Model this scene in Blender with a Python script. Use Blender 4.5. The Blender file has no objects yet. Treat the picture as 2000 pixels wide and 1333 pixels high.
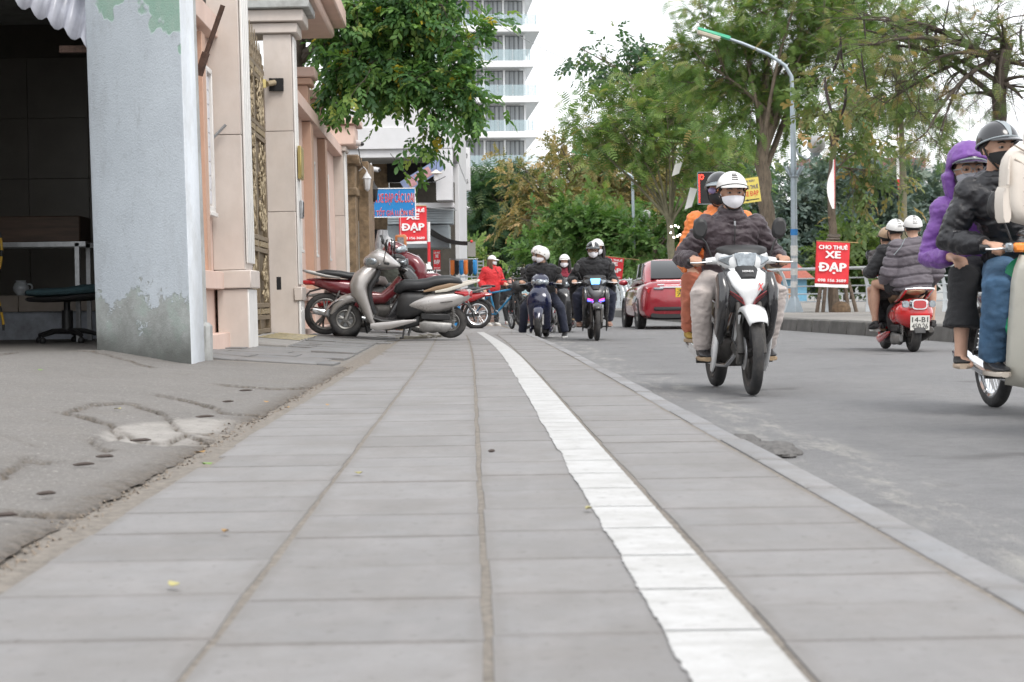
import bpy, bmesh, math, random
import numpy as np
from mathutils import Vector, Matrix, Euler, noise as mnoise
rnd = random.Random(7)
SC = bpy.context.scene
COL = SC.collection
PI = math.pi
# ------------------------------------------------------------------ camera, sky, sun, exposure
FPX = 3400.0                      # focal length in pixels of the 2000 px wide photograph
PITCH = math.atan(83.5 / FPX)
cam_data = bpy.data.cameras.new('camera')
cam_data.sensor_width = 36.0
cam_data.lens = 36.0 * FPX / 2000.0
cam_data.clip_start = 0.05
cam_data.clip_end = 3000
cam_data.dof.use_dof = True
cam_data.dof.focus_distance = 13.0
cam_data.dof.aperture_fstop = 8.0
camera = bpy.data.objects.new('camera', cam_data)
COL.objects.link(camera)
CAM_M = (Matrix.Rotation(PI / 2 - PITCH, 3, 'X') @ Matrix.Rotation(-0.013, 3, 'Z'))
camera.matrix_world = Matrix.Translation((0, 0, 0.5)) @ CAM_M.to_4x4()
SC.camera = camera
world = bpy.data.worlds.new('World')
SC.world = world
world.use_nodes = True
wn = world.node_tree.nodes; wl = world.node_tree.links
wn.clear()
w_out = wn.new('ShaderNodeOutputWorld'); w_bg = wn.new('ShaderNodeBackground')
w_sky = wn.new('ShaderNodeTexSky'); w_sky.sky_type = 'NISHITA'; w_sky.sun_disc = False
SUN_EL, SUN_AZ = 52.0, 152.0      # sun high behind the camera to the right, hidden by cloud
w_sky.sun_elevation = math.radians(SUN_EL); w_sky.sun_rotation = math.radians(SUN_AZ)
w_sky.air_density = 1.0; w_sky.dust_density = 4.0; w_sky.ozone_density = 1.0
w_mix = wn.new('ShaderNodeMix'); w_mix.data_type = 'RGBA'
w_mix.inputs[0].default_value = 0.86          # an even layer of cloud over the clear sky
w_mix.inputs[7].default_value = (9.6, 9.75, 10.0, 1)
wl.new(w_sky.outputs[0], w_mix.inputs[6]); wl.new(w_mix.outputs[2], w_bg.inputs[0])
w_bg.inputs[1].default_value = 0.1
wl.new(w_bg.outputs[0], w_out.inputs[0])
sun_d = bpy.data.lights.new('sun', 'SUN'); sun_d.energy = 1.2; sun_d.angle = math.radians(25); sun_d.color = (1.0, 0.97, 0.93)
sun = bpy.data.objects.new('sun', sun_d); COL.objects.link(sun)
_az = math.radians(SUN_AZ); _el = math.radians(SUN_EL)
_dir = Vector((math.sin(_az) * math.cos(_el), math.cos(_az) * math.cos(_el), math.sin(_el)))
sun.rotation_euler = _dir.to_track_quat('Z', 'Y').to_euler(); sun.location = (0, 0, 40)
SC.view_settings.view_transform = 'Standard'
SC.view_settings.look = 'None'
SC.view_settings.gamma = 1.0
SC.view_settings.exposure = 0.85
SC.view_settings.use_curve_mapping = False
SC.render.engine = 'CYCLES'
SC.cycles.use_denoising = True
try: SC.cycles.denoiser = 'OPENIMAGEDENOISE'
except Exception: pass
SC.cycles.max_bounces = 6; SC.cycles.transparent_max_bounces = 12
SC.cycles.volume_bounces = 0
SC.cycles.use_adaptive_sampling = True; SC.cycles.adaptive_threshold = 0.02

# ------------------------------------------------------------------ helpers: survey of the place
CAM0 = Vector((0, 0, 0.5))
def ray(px, py):
    return CAM_M @ Vector(((px - 1000) / FPX, -(py - 666.5) / FPX, -1.0))
def at(px, py, Y):
    d = ray(px, py); return CAM0 + d * (Y / d.y)
def gp(px, py, z=0.0):
    d = ray(px, py); return CAM0 + d * ((z - 0.5) / d.z)
def lerp(a, b, t): return a + (b - a) * t
def sstep(t):
    t = max(0.0, min(1.0, t)); return t * t * (3 - 2 * t)
def interp(tab, x):
    if x <= tab[0][0]:
        (a, b), (c, d) = tab[0], tab[1]; return b + (d - b) / (c - a) * (x - a)
    for (a, b), (c, d) in zip(tab, tab[1:]):
        if x <= c: return b + (d - b) * (x - a) / (c - a)
    (a, b), (c, d) = tab[-2], tab[-1]; return d + (d - b) / (c - a) * (x - c)
_XC = [(0, .0), (2.26, -.034), (3, -.051), (4.63, -.09), (6.5, -.135), (8.66, -.183), (11.5, -.25), (14.65, -.33), (18.5, -.44), (24, -.62), (31, -.87), (40, -1.27), (55, -2.1), (80, -3.9), (130, -9.0)]
def xc(y): return (interp(_XC, y - .5) + interp(_XC, y) * 2 + interp(_XC, y + .5)) / 4      # the sanded joint down the middle of the footway
def pz(y): return -0.10 * sstep((y - 20) / 18.0)                                           # the footway sinks towards road level further on
_FK = [(0, 6.6), (14, 6.2), (22.6, 5.52), (25.8, 5.31), (31.15, 4.77), (45, 3.85), (70.4, 2.3), (110, -1.6), (160, -10)]
def xfk(y): return (interp(_FK, y - 2) + interp(_FK, y) + interp(_FK, y + 2)) / 3            # foot of the far kerb
ROAD_Z = -0.13
FAR_Z = 0.07
def gz(x, y):
    u = (xc(y) - 0.86) - x
    if u < 0: return pz(y)
    z = 0.006 * sstep(u / .12) + 0.074 * sstep(u / 1.5)
    z += 0.075 * sstep((-2.3 - x) / 0.8) * sstep((16 - y) / 2.0)
    return z + pz(y)
# ------------------------------------------------------------------ helpers: mesh building
class G:
    def __init__(s): s.v = []; s.f = []
    def add(s, vs, fs):
        o = len(s.v); s.v += [tuple(p) for p in vs]; s.f += [tuple(i + o for i in f) for f in fs]; return s
    def box(s, c, d, rot=None):
        hx, hy, hz = d[0] / 2, d[1] / 2, d[2] / 2
        vs = [Vector((x, y, z)) for z in (-hz, hz) for y in (-hy, hy) for x in (-hx, hx)]
        if rot is not None:
            m = rot if isinstance(rot, Matrix) else (Euler(rot).to_matrix() if hasattr(rot, '__len__') else Matrix.Rotation(rot, 3, 'Z'))
            vs = [m @ p for p in vs]
        c = Vector(c)
        return s.add([p + c for p in vs], [(0, 2, 3, 1), (4, 5, 7, 6), (0, 1, 5, 4), (2, 6, 7, 3), (0, 4, 6, 2), (1, 3, 7, 5)])
    def box2(s, a, b):
        return s.box([(p + q) / 2 for p, q in zip(a, b)], [abs(q - p) for p, q in zip(a, b)])
    def hexa(s, lo, hi):           # two quads, joined
        return s.add(list(lo) + list(hi), [(3, 2, 1, 0), (4, 5, 6, 7), (0, 1, 5, 4), (1, 2, 6, 5), (2, 3, 7, 6), (3, 0, 4, 7)])
    def loft(s, secs, cap=True, closed=False):
        n = len(secs[0]); o = []; 
        for q in secs: o += [tuple(p) for p in q]
        f = []; m = len(secs)
        for i in range(m if closed else m - 1):
            a = i * n; b = ((i + 1) % m) * n
            for j in range(n):
                k = (j + 1) % n; f.append((a + j, a + k, b + k, b + j))
        if cap and not closed:
            f.append(tuple(range(n - 1, -1, -1))); f.append(tuple(range((m - 1) * n, m * n)))
        return s.add(o, f)
    def tube(s, pts, r, n=8, cap=True, flat=1.0, ref=None):
        pts = [Vector(p) for p in pts]; m = len(pts)
        rs = r if hasattr(r, '__len__') else [r] * m
        secs = []; up = None
        for i, p in enumerate(pts):
            t = (pts[min(i + 1, m - 1)] - pts[max(i - 1, 0)]).normalized()
            if up is None:
                a = Vector(ref) if ref is not None else (Vector((0, 0, 1)) if abs(t.z) < .9 else Vector((0, 1, 0)))
                up = (a - t * a.dot(t)).normalized()
            else:
                up = (up - t * up.dot(t))
                up = up.normalized() if up.length > 1e-6 else Vector((0, 0, 1))
            sd = t.cross(up)
            secs.append([p + (sd * math.cos(2 * PI * j / n) + up * math.sin(2 * PI * j / n) * flat) * rs[i] for j in range(n)])
        return s.loft(secs, cap)
    def ribbon(s, path, w, t, n=16, e=2.6, y0=0.0, cap=True):
        """body panel: path in the XZ plane, w = half widths across Y, t = half thickness along the path normal"""
        m = len(path); P = [Vector((p[0], y0, p[1])) for p in path]
        ws = w if hasattr(w, '__len__') else [w] * m; ts = t if hasattr(t, '__len__') else [t] * m
        secs = []
        for i, p in enumerate(P):
            d = (P[min(i + 1, m - 1)] - P[max(i - 1, 0)]).normalized(); nn = Vector((-d.z, 0, d.x))
            q = []
            for j in range(n):
                a = 2 * PI * j / n; c, sn = math.cos(a), math.sin(a)
                q.append(p + Vector((0, 1, 0)) * ws[i] * math.copysign(abs(c) ** (2 / e), c) + nn * ts[i] * math.copysign(abs(sn) ** (2 / e), sn))
            secs.append(q)
        return s.loft(secs, cap)
    def shell(s, st, n=16, e=2.5, cap=True):
        """stations along X: (x, zlo, zhi, halfwidth[, y0])"""
        secs = []
        for q in st:
            x, a, b, w = q[:4]; y0 = q[4] if len(q) > 4 else 0; zc, h = (a + b) / 2, (b - a) / 2
            secs.append([(x, y0 + w * math.copysign(abs(math.cos(2 * PI * j / n)) ** (2 / e), math.cos(2 * PI * j / n)),
                          zc + h * math.copysign(abs(math.sin(2 * PI * j / n)) ** (2 / e), math.sin(2 * PI * j / n))) for j in range(n)])
        return s.loft(secs, cap)
    def lathe(s, prof, c=(0, 0, 0), n=16, m=None, cap=False):
        """prof: (r, h) turned about local Z"""
        c = Vector(c); secs = []
        for r, h in prof:
            q = [Vector((r * math.cos(2 * PI * j / n), r * math.sin(2 * PI * j / n), h)) for j in range(n)]
            secs.append([c + ((m @ p) if m is not None else p) for p in q])
        return s.loft(secs, cap)
    def ell(s, c, r, n=12, k=8, m=None):
        prof = [(max(1e-4, math.sin(PI * i / k)), -math.cos(PI * i / k)) for i in range(k + 1)]
        c = Vector(c); secs = []
        for a, h in prof:
            q = [Vector((a * math.cos(2 * PI * j / n) * r[0], a * math.sin(2 * PI * j / n) * r[1], h * r[2])) for j in range(n)]
            secs.append([c + ((m @ p) if m is not None else p) for p in q])
        return s.loft(secs, True)
    def torus(s, c, R, r, n=32, k=10, m=None, e=1.0):
        c = Vector(c); secs = []
        for i in range(n):
            a = 2 * PI * i / n
            q = []
            for j in range(k):
                b = 2 * PI * j / k
                p = Vector(((R + r * math.cos(b)) * math.cos(a), (R + r * math.cos(b)) * math.sin(a), r * e * math.sin(b)))
                q.append(c + ((m @ p) if m is not None else p))
            secs.append(q)
        return s.loft(secs, closed=True)
    def prism(s, poly, f0, f1):
        """poly of 2D points; f0, f1 map (u, v) to a 3D point of either face"""
        n = len(poly); return s.add([f0(*p) for p in poly] + [f1(*p) for p in poly],
            [tuple(range(n - 1, -1, -1)), tuple(range(n, 2 * n))] + [(i, (i + 1) % n, n + (i + 1) % n, n + i) for i in range(n)])
    def plate(s, poly, y0, y1):    # poly in XZ, thickness across Y
        return s.prism(poly, lambda u, v: (u, y0, v), lambda u, v: (u, y1, v))
    def mirror_y(s):
        n = len(s.v); s.v += [(a, -b, c) for a, b, c in s.v]; s.f += [tuple(i + n for i in reversed(f)) for f in s.f]; return s
    def xf(s, m):
        s.v = [tuple(m @ Vector(p)) for p in s.v]; return s
    def mesh(s, name, bevel=0.0, seg=1, smooth=True, angle=38, weld=False):
        me = bpy.data.meshes.new(name); me.from_pydata(s.v, [], s.f)
        bm = bmesh.new(); bm.from_mesh(me)
        if weld: bmesh.ops.remove_doubles(bm, verts=bm.verts, dist=1e-5)
        bmesh.ops.recalc_face_normals(bm, faces=bm.faces)
        if bevel > 0:
            es = [e for e in bm.edges if len(e.link_faces) == 2 and e.calc_face_angle(0) > .6]
            bmesh.ops.bevel(bm, geom=es, offset=bevel, segments=seg, affect='EDGES', profile=.5, clamp_overlap=True)
        bm.to_mesh(me); bm.free()
        if smooth:
            me.polygons.foreach_set('use_smooth', [True] * len(me.polygons)); me.set_sharp_from_angle(angle=math.radians(angle))
        return me
    def obj(s, name, mat, parent=None, bevel=0.0, seg=1, smooth=True, angle=38, loc=None, weld=False):
        return link(name, s.mesh(name, bevel, seg, smooth, angle, weld), mat, parent, loc)
def link(name, me, mat=None, parent=None, loc=None):
    o = bpy.data.objects.new(name, me); COL.objects.link(o)
    if mat is not None:
        if len(me.materials) == 0: me.materials.append(mat)
    if parent is not None: o.parent = parent
    if loc is not None: o.location = loc
    return o
def np_mesh(name, V, Fq, attr=None):
    """V (n,3), Fq (m,3|4) quickly to a mesh"""
    V = np.asarray(V, dtype=np.float32); Fq = np.asarray(Fq, dtype=np.int32)
    me = bpy.data.meshes.new(name); k = Fq.shape[1]
    me.vertices.add(len(V)); me.vertices.foreach_set('co', V.ravel())
    me.loops.add(Fq.size); me.loops.foreach_set('vertex_index', Fq.ravel())
    me.polygons.add(len(Fq)); me.polygons.foreach_set('loop_start', np.arange(0, Fq.size, k, dtype=np.int32))
    try: me.polygons.foreach_set('loop_total', np.full(len(Fq), k, dtype=np.int32))
    except Exception: pass
    me.update(calc_edges=True)
    if attr:
        for an, arr in attr.items():
            a = me.attributes.new(an, 'FLOAT', 'POINT'); a.data.foreach_set('value', np.asarray(arr, dtype=np.float32))
    return me
def tag(o, label=None, cat=None, group=None, kind=None):
    if label: o['label'] = label
    if cat: o['category'] = cat
    if group: o['group'] = group
    if kind: o['kind'] = kind
    return o
def empty(name, loc=(0, 0, 0), rz=0.0, label=None, cat=None, group=None, parent=None):
    o = bpy.data.objects.new(name, None); COL.objects.link(o); o.empty_display_size = .1
    o.location = loc; o.rotation_euler = (0, 0, rz)
    if parent: o.parent = parent
    return tag(o, label, cat, group)
def copy_tree(o, parent=None):
    c = o.copy(); COL.objects.link(c); c.parent = parent
    for ch in o.children: copy_tree(ch, c)
    return c
# ------------------------------------------------------------------ helpers: materials
MATS = {}
def nd(nt, t, **kw):
    n = nt.nodes.new(t)
    for k, v in kw.items(): setattr(n, k, v)
    return n
def base_mat(name):
    m = bpy.data.materials.new(name); m.use_nodes = True; MATS[name] = m
    return m, m.node_tree, m.node_tree.nodes['Principled BSDF']
def noise_fac(nt, scale, detail=4, rough=.6, lo=.35, hi=.65, coord='Object', stretch=None, off=0.0):
    tc = nd(nt, 'ShaderNodeTexCoord'); src = tc.outputs[coord]
    if stretch or off:
        mp = nd(nt, 'ShaderNodeMapping'); nt.links.new(src, mp.inputs[0])
        if stretch: mp.inputs['Scale'].default_value = stretch
        mp.inputs['Location'].default_value = (off, off * .7, off * .3); src = mp.outputs[0]
    tn = nd(nt, 'ShaderNodeTexNoise'); tn.inputs['Scale'].default_value = scale; tn.inputs['Detail'].default_value = detail; tn.inputs['Roughness'].default_value = rough
    nt.links.new(src, tn.inputs['Vector'])
    mr = nd(nt, 'ShaderNodeMapRange'); mr.inputs[1].default_value = lo; mr.inputs[2].default_value = hi
    nt.links.new(tn.outputs[0], mr.inputs[0]); return mr.outputs[0]
def mixc(nt, fac, a, b, mode='MIX'):
    mx = nd(nt, 'ShaderNodeMix', data_type='RGBA', blend_type=mode)
    for v, i in ((fac, 0), (a, 6), (b, 7)):
        if hasattr(v, 'is_linked'): nt.links.new(v, mx.inputs[i])
        elif i == 0: mx.inputs[0].default_value = v
        else: mx.inputs[i].default_value = tuple(v[:3]) + (1,)
    return mx.outputs[2]
def mathn(nt, op, a, b=0.0, clamp=False):
    m = nd(nt, 'ShaderNodeMath', operation=op, use_clamp=clamp)
    for v, i in ((a, 0), (b, 1)):
        if hasattr(v, 'is_linked'): nt.links.new(v, m.inputs[i])
        else: m.inputs[i].default_value = v
    return m.outputs[0]
def bump(nt, bs, h, strength=.3, dist=.01):
    b = nd(nt, 'ShaderNodeBump'); b.inputs['Strength'].default_value = strength; b.inputs['Distance'].default_value = dist
    nt.links.new(h, b.inputs['Height']); nt.links.new(b.outputs[0], bs.inputs['Normal']); return b
def mat(name, col, rough=.6, metal=0.0, var=.12, vscale=6.0, coat=0.0, bmp=0.0, bscale=60.0, dirt=0.0, dcol=(.12, .1, .08), dscale=3.0, trans=0.0, spec=.5, stretch=None, sheen=0.0, bdist=.01, rvar=0.0):
    if name in MATS: return MATS[name]
    m, nt, bs = base_mat(name)
    c2 = [max(0, x * (1 - var)) for x in col]; c1 = [min(1, x * (1 + var * .6)) for x in col]
    c = mixc(nt, noise_fac(nt, vscale, 5, .65, .3, .7, stretch=stretch), c1, c2) if var > 0 else None
    if dirt > 0:
        f = mathn(nt, 'MULTIPLY', noise_fac(nt, dscale, 6, .7, .45, .75, off=3.1), dirt)
        c = mixc(nt, f, c if c is not None else tuple(col), dcol)
    if c is not None: nt.links.new(c, bs.inputs['Base Color'])
    else: bs.inputs['Base Color'].default_value = tuple(col) + (1,)
    bs.inputs['Roughness'].default_value = rough; bs.inputs['Metallic'].default_value = metal
    if rvar > 0:
        r = noise_fac(nt, vscale * 1.7, 4, .6, .3, .7, off=7.7)
        nt.links.new(mathn(nt, 'ADD', mathn(nt, 'MULTIPLY', r, rvar), rough - rvar / 2), bs.inputs['Roughness'])
    bs.inputs['Coat Weight'].default_value = coat; bs.inputs['Coat Roughness'].default_value = .06
    bs.inputs['Specular IOR Level'].default_value = spec
    if trans: bs.inputs['Transmission Weight'].default_value = trans
    if sheen: bs.inputs['Sheen Weight'].default_value = sheen
    if bmp > 0: bump(nt, bs, noise_fac(nt, bscale, 4, .6, .2, .8, stretch=stretch), bmp, bdist)
    return m
def emit_mat(name, col, s):
    m, nt, bs = base_mat(name)
    bs.inputs['Base Color'].default_value = tuple(col) + (1,); bs.inputs['Emission Color'].default_value = tuple(col) + (1,); bs.inputs['Emission Strength'].default_value = s
    return m
FONT_CACHE = {}
def text_mesh(s, size=1.0, bold=0.02, extrude=0.004, sx=1.0, align='CENTER', shear=0.0):
    cu = bpy.data.curves.new('lettering', 'FONT'); cu.body = s; cu.size = size; cu.offset = bold * size; cu.extrude = extrude
    cu.align_x = align; cu.align_y = 'CENTER'; cu.resolution_u = 3; cu.shear = shear
    o = bpy.data.objects.new('lettering', cu); COL.objects.link(o)
    dg = bpy.context.evaluated_depsgraph_get(); dg.update()
    me = bpy.data.meshes.new_from_object(o.evaluated_get(dg))
    bpy.data.objects.remove(o); bpy.data.curves.remove(cu)
    if sx != 1.0:
        for v in me.vertices: v.co.x *= sx
    me.materials.clear()
    return me
def fit_text(s, w, h, bold=.02, extrude=.003, shear=0.0):
    """lettering scaled to a width and cap height"""
    plain = s.replace('Đ', 'D'); me = text_mesh(plain, 1.0, 0.0, extrude, shear=shear, align='LEFT')
    def ext(q):
        if not q: return 0.0, 0.0
        t = text_mesh(q, 1.0, 0.0, 0.0, align='LEFT'); x = [v.co.x for v in t.vertices]; bpy.data.meshes.remove(t); return min(x), max(x)
    bars_ = []
    if 'Đ' in s:
        d0, d1 = ext('D'); yy = [v.co.y for v in text_mesh('D', 1.0, 0, 0, align='LEFT').vertices]; ym = (min(yy) + max(yy)) / 2; hh = max(yy) - min(yy)
        for i, ch in enumerate(s):
            if ch == 'Đ': r = ext(plain[:i + 1])[1]; l = r - (d1 - d0); bars_.append((l - .10 * (d1 - d0), l + .48 * (d1 - d0), ym, hh))
    bm = bmesh.new(); bm.from_mesh(me); e = extrude
    for l, r, ym, hh in bars_:
        vs = [bm.verts.new((x, ym + y, z)) for z in (e * 1.05, -e) for x, y in ((l, -hh * .065), (r, -hh * .065), (r, hh * .065), (l, hh * .065))]; bm.faces.new(vs[:4]); bm.faces.new(vs[7:3:-1])
        for k in range(4): bm.faces.new((vs[k], vs[4 + k], vs[4 + (k + 1) % 4], vs[(k + 1) % 4]))
    if bold > 0:
        src = list(bm.verts) + list(bm.edges) + list(bm.faces)
        for k, (dx, dy) in enumerate(((1, 0), (-1, 0), (0, .7), (0, -.7))):
            d = bmesh.ops.duplicate(bm, geom=src); bmesh.ops.translate(bm, verts=[v for v in d['geom'] if isinstance(v, bmesh.types.BMVert)], vec=(dx * bold, dy * bold, -.00025 * (k + 1)))
    bm.to_mesh(me); bm.free()
    co = np.empty(len(me.vertices) * 3, np.float32); me.vertices.foreach_get('co', co); co = co.reshape(-1, 3)
    a, b = co.min(0), co.max(0)
    co[:, 0] = (co[:, 0] - (a[0] + b[0]) / 2) * (w / (b[0] - a[0])); co[:, 1] = (co[:, 1] - (a[1] + b[1]) / 2) * (h / (b[1] - a[1]))
    me.vertices.foreach_set('co', co.ravel()); me.update(); return me
def put_text(parent, s, w, h, loc, mt, rot=(PI / 2, 0, 0), bold=.02, shear=0.0, name='lettering', extrude=.003):
    o = link(name, fit_text(s, w, h, bold, extrude, shear), mt, parent, loc); o.rotation_euler = rot; return o
# ================================================================== GROUND
def m_ground():
    m, nt, bs = base_mat('ground_soil')
    c = mixc(nt, noise_fac(nt, .3, 5, .6), (.10, .09, .07), (.06, .065, .045)); nt.links.new(c, bs.inputs['Base Color']); bs.inputs['Roughness'].default_value = .95
    return m
def m_slab(name, a, b, rough=.75):
    m, nt, bs = base_mat(name)
    oi = nd(nt, 'ShaderNodeObjectInfo')
    c = mixc(nt, oi.outputs['Random'], a, b)
    f = noise_fac(nt, 5, 6, .7, .35, .7, coord='Generated'); 
    geo = nd(nt, 'ShaderNodeNewGeometry')
    def wn_(scale, lo, hi, det=5, st=None):
        mp = nd(nt, 'ShaderNodeMapping'); nt.links.new(geo.outputs['Position'], mp.inputs[0])
        if st: mp.inputs['Scale'].default_value = st
        t = nd(nt, 'ShaderNodeTexNoise'); t.inputs['Scale'].default_value = scale; t.inputs['Detail'].default_value = det; t.inputs['Roughness'].default_value = .65
        nt.links.new(mp.outputs[0], t.inputs['Vector'])
        r = nd(nt, 'ShaderNodeMapRange'); r.inputs[1].default_value = lo; r.inputs[2].default_value = hi; nt.links.new(t.outputs[0], r.inputs[0]); return r.outputs[0]
    tcg = nd(nt, 'ShaderNodeTexCoord'); sg_ = nd(nt, 'ShaderNodeSeparateXYZ'); nt.links.new(tcg.outputs['Generated'], sg_.inputs[0])
    def edge_(o): return mathn(nt, 'MINIMUM', o, mathn(nt, 'SUBTRACT', 1.0, o))
    ed = mathn(nt, 'MINIMUM', edge_(sg_.outputs[0]), edge_(sg_.outputs[1]))
    ed = mathn(nt, 'SUBTRACT', 1.0, mathn(nt, 'MULTIPLY', mathn(nt, 'ADD', ed, mathn(nt, 'MULTIPLY', wn_(11, .3, .75, 5), -.06)), 24.0), True)
    c = mixc(nt, mathn(nt, 'MULTIPLY', ed, .32), c, (.13, .118, .105))                # grime along the joints
    vo = nd(nt, 'ShaderNodeTexVoronoi'); vo.inputs['Scale'].default_value = 5.0; nt.links.new(geo.outputs['Position'], vo.inputs['Vector'])
    gum = mathn(nt, 'MULTIPLY', mathn(nt, 'SUBTRACT', .075, vo.outputs['Distance']), 60.0, True)
    c = mixc(nt, mathn(nt, 'MULTIPLY', gum, mathn(nt, 'MULTIPLY', wn_(2.3, .55, .6, 1), .6)), c, (.11, .102, .095))   # old gum and drip spots
    st1 = wn_(3.2, .42, .72)
    c = mixc(nt, mathn(nt, 'MULTIPLY', st1, .5), c, (.165, .15, .135))            # trodden dirt
    c = mixc(nt, mathn(nt, 'MULTIPLY', wn_(9, .45, .8, 6, (1, .35, 1)), .4), c, (.29, .273, .268))   # pale scuffs and dust
    c = mixc(nt, mathn(nt, 'MULTIPLY', wn_(14, .4, .7, 8), .22), c, (.14, .132, .125))
    c = mixc(nt, mathn(nt, 'MULTIPLY', wn_(38, .62, .72, 2), .6), c, (.11, .10, .095))           # specks
    c = mixc(nt, mathn(nt, 'MULTIPLY', wn_(1.1, .48, .68, 5), .45), c, (.145, .136, .126))
    nt.links.new(c, bs.inputs['Base Color']); bs.inputs['Roughness'].default_value = rough
    bump(nt, bs, mathn(nt, 'ADD', wn_(150, .2, .8, 4), mathn(nt, 'MULTIPLY', wn_(22, .2, .8, 6), 1.5)), .3, .005)
    return m
def m_asphalt():
    m, nt, bs = base_mat('asphalt')
    uv = nd(nt, 'ShaderNodeUVMap'); sp = nd(nt, 'ShaderNodeSeparateXYZ'); nt.links.new(uv.outputs[0], sp.inputs[0])
    U = sp.outputs[0]
    base = mixc(nt, noise_fac(nt, .9, 6, .65, .3, .7), (.172, .171, .174), (.235, .233, .233))
    base = mixc(nt, mathn(nt, 'MULTIPLY', noise_fac(nt, 1.0, 5, .6, .45, .7, stretch=(1.6, .16, 1), off=2.0), .75), base, (.24, .235, .23))   # dusty wheel tracks
    base = mixc(nt, mathn(nt, 'MULTIPLY', noise_fac(nt, 11, 7, .75, .42, .68, off=13), .45), base, (.105, .104, .105)); base = mixc(nt, mathn(nt, 'MULTIPLY', noise_fac(nt, 45, 5, .8, .5, .7, off=17), .5), base, (.27, .265, .26))
    fine = noise_fac(nt, 230, 2, .5, .3, .7)
    base = mixc(nt, mathn(nt, 'MULTIPLY', fine, .55), base, (.10, .10, .102))
    base = mixc(nt, mathn(nt, 'MULTIPLY', noise_fac(nt, 320, 2, .5, .62, .74, off=5), .7), base, (.42, .41, .40))
    base = mixc(nt, mathn(nt, 'MULTIPLY', noise_fac(nt, 1.6, 3, .5, .64, .72, off=9), .6), base, (.08, .078, .076))   # oil spots
    # worn edge line: a band 0.22 to 0.5 m from the kerb, nearly gone
    def band(a, b, s):
        x = mathn(nt, 'SUBTRACT', U, a); y = mathn(nt, 'SUBTRACT', b, U)
        return mathn(nt, 'MULTIPLY', mathn(nt, 'MULTIPLY', x, s, True), mathn(nt, 'MULTIPLY', y, s, True))
    wear = noise_fac(nt, 2.4, 9, .8, .50, .62, stretch=(2.2, .5, 1), off=1.3)
    base = mixc(nt, mathn(nt, 'MULTIPLY', mathn(nt, 'MULTIPLY', band(.16, .60, 9), wear), .5), base, (.40, .385, .345))
    # grit swept against the kerb
    edge = mathn(nt, 'SUBTRACT', 1.0, mathn(nt, 'MULTIPLY', mathn(nt, 'ADD', U, mathn(nt, 'MULTIPLY', noise_fac(nt, 7, 6, .7, .2, .8), -.13)), 11.0), True)
    base = mixc(nt, mathn(nt, 'MAXIMUM', mathn(nt, 'MINIMUM', edge, 1.0), 0.0), base, mixc(nt, noise_fac(nt, 60, 4, .7), (.22, .19, .155), (.13, .105, .08)))
    nt.links.new(base, bs.inputs['Base Color']); bs.inputs['Roughness'].default_value = .8
    bump(nt, bs, mathn(nt, 'ADD', fine, mathn(nt, 'MULTIPLY', noise_fac(nt, 60, 4, .6), .6)), .6, .006)
    return m
def m_concrete(name, a, b, dirtc=(.05, .042, .035)):
    m, nt, bs = base_mat(name)
    at_ = nd(nt, 'ShaderNodeAttribute', attribute_name='dirt'); pa = nd(nt, 'ShaderNodeAttribute', attribute_name='patch')
    c = mixc(nt, noise_fac(nt, 1.3, 6, .7, .3, .7), a, b)
    c = mixc(nt, mathn(nt, 'MULTIPLY', noise_fac(nt, 14, 6, .75, .4, .7, off=11), .4), c, (.135, .125, .115))
    c = mixc(nt, mathn(nt, 'MULTIPLY', noise_fac(nt, 2.2, 6, .7, .5, .72, off=8), .55), c, (.16, .145, .128))
    c = mixc(nt, pa.outputs['Fac'], c, mixc(nt, noise_fac(nt, 6, 5, .7), (.34, .32, .295), (.27, .255, .235)))      # old cement filling
    c = mixc(nt, mathn(nt, 'MULTIPLY', noise_fac(nt, 42, 5, .8, .55, .68, off=4), .8), c, (.085, .08, .074))
    c = mixc(nt, mathn(nt, 'MULTIPLY', noise_fac(nt, 75, 2, .5, .62, .68), .6), c, (.36, .345, .32))                                             # pale aggregate
    c = mixc(nt, mathn(nt, 'MULTIPLY', noise_fac(nt, 160, 2, .5, .58, .66, off=2), .5), c, (.31, .295, .275))
    d2 = mathn(nt, 'MULTIPLY', at_.outputs['Fac'], mathn(nt, 'ADD', noise_fac(nt, 30, 5, .7, .3, .6), .5), True)
    c = mixc(nt, d2, c, mixc(nt, noise_fac(nt, 40, 4, .7), dirtc, (.15, .125, .10)))
    nt.links.new(c, bs.inputs['Base Color']); bs.inputs['Roughness'].default_value = .92
    bump(nt, bs, mathn(nt, 'ADD', noise_fac(nt, 75, 4, .7), mathn(nt, 'MULTIPLY', noise_fac(nt, 28, 6, .75), 1.0)), .5, .007)
    return m
ground = G().add([(-900, -60, -1.6), (900, -60, -1.6), (900, 1500, -1.6), (-900, 1500, -1.6)], [(0, 1, 2, 3)]).obj('ground', m_ground())
tag(ground, 'bare brown ground reaching under street and lake shore', kind='structure')
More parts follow.
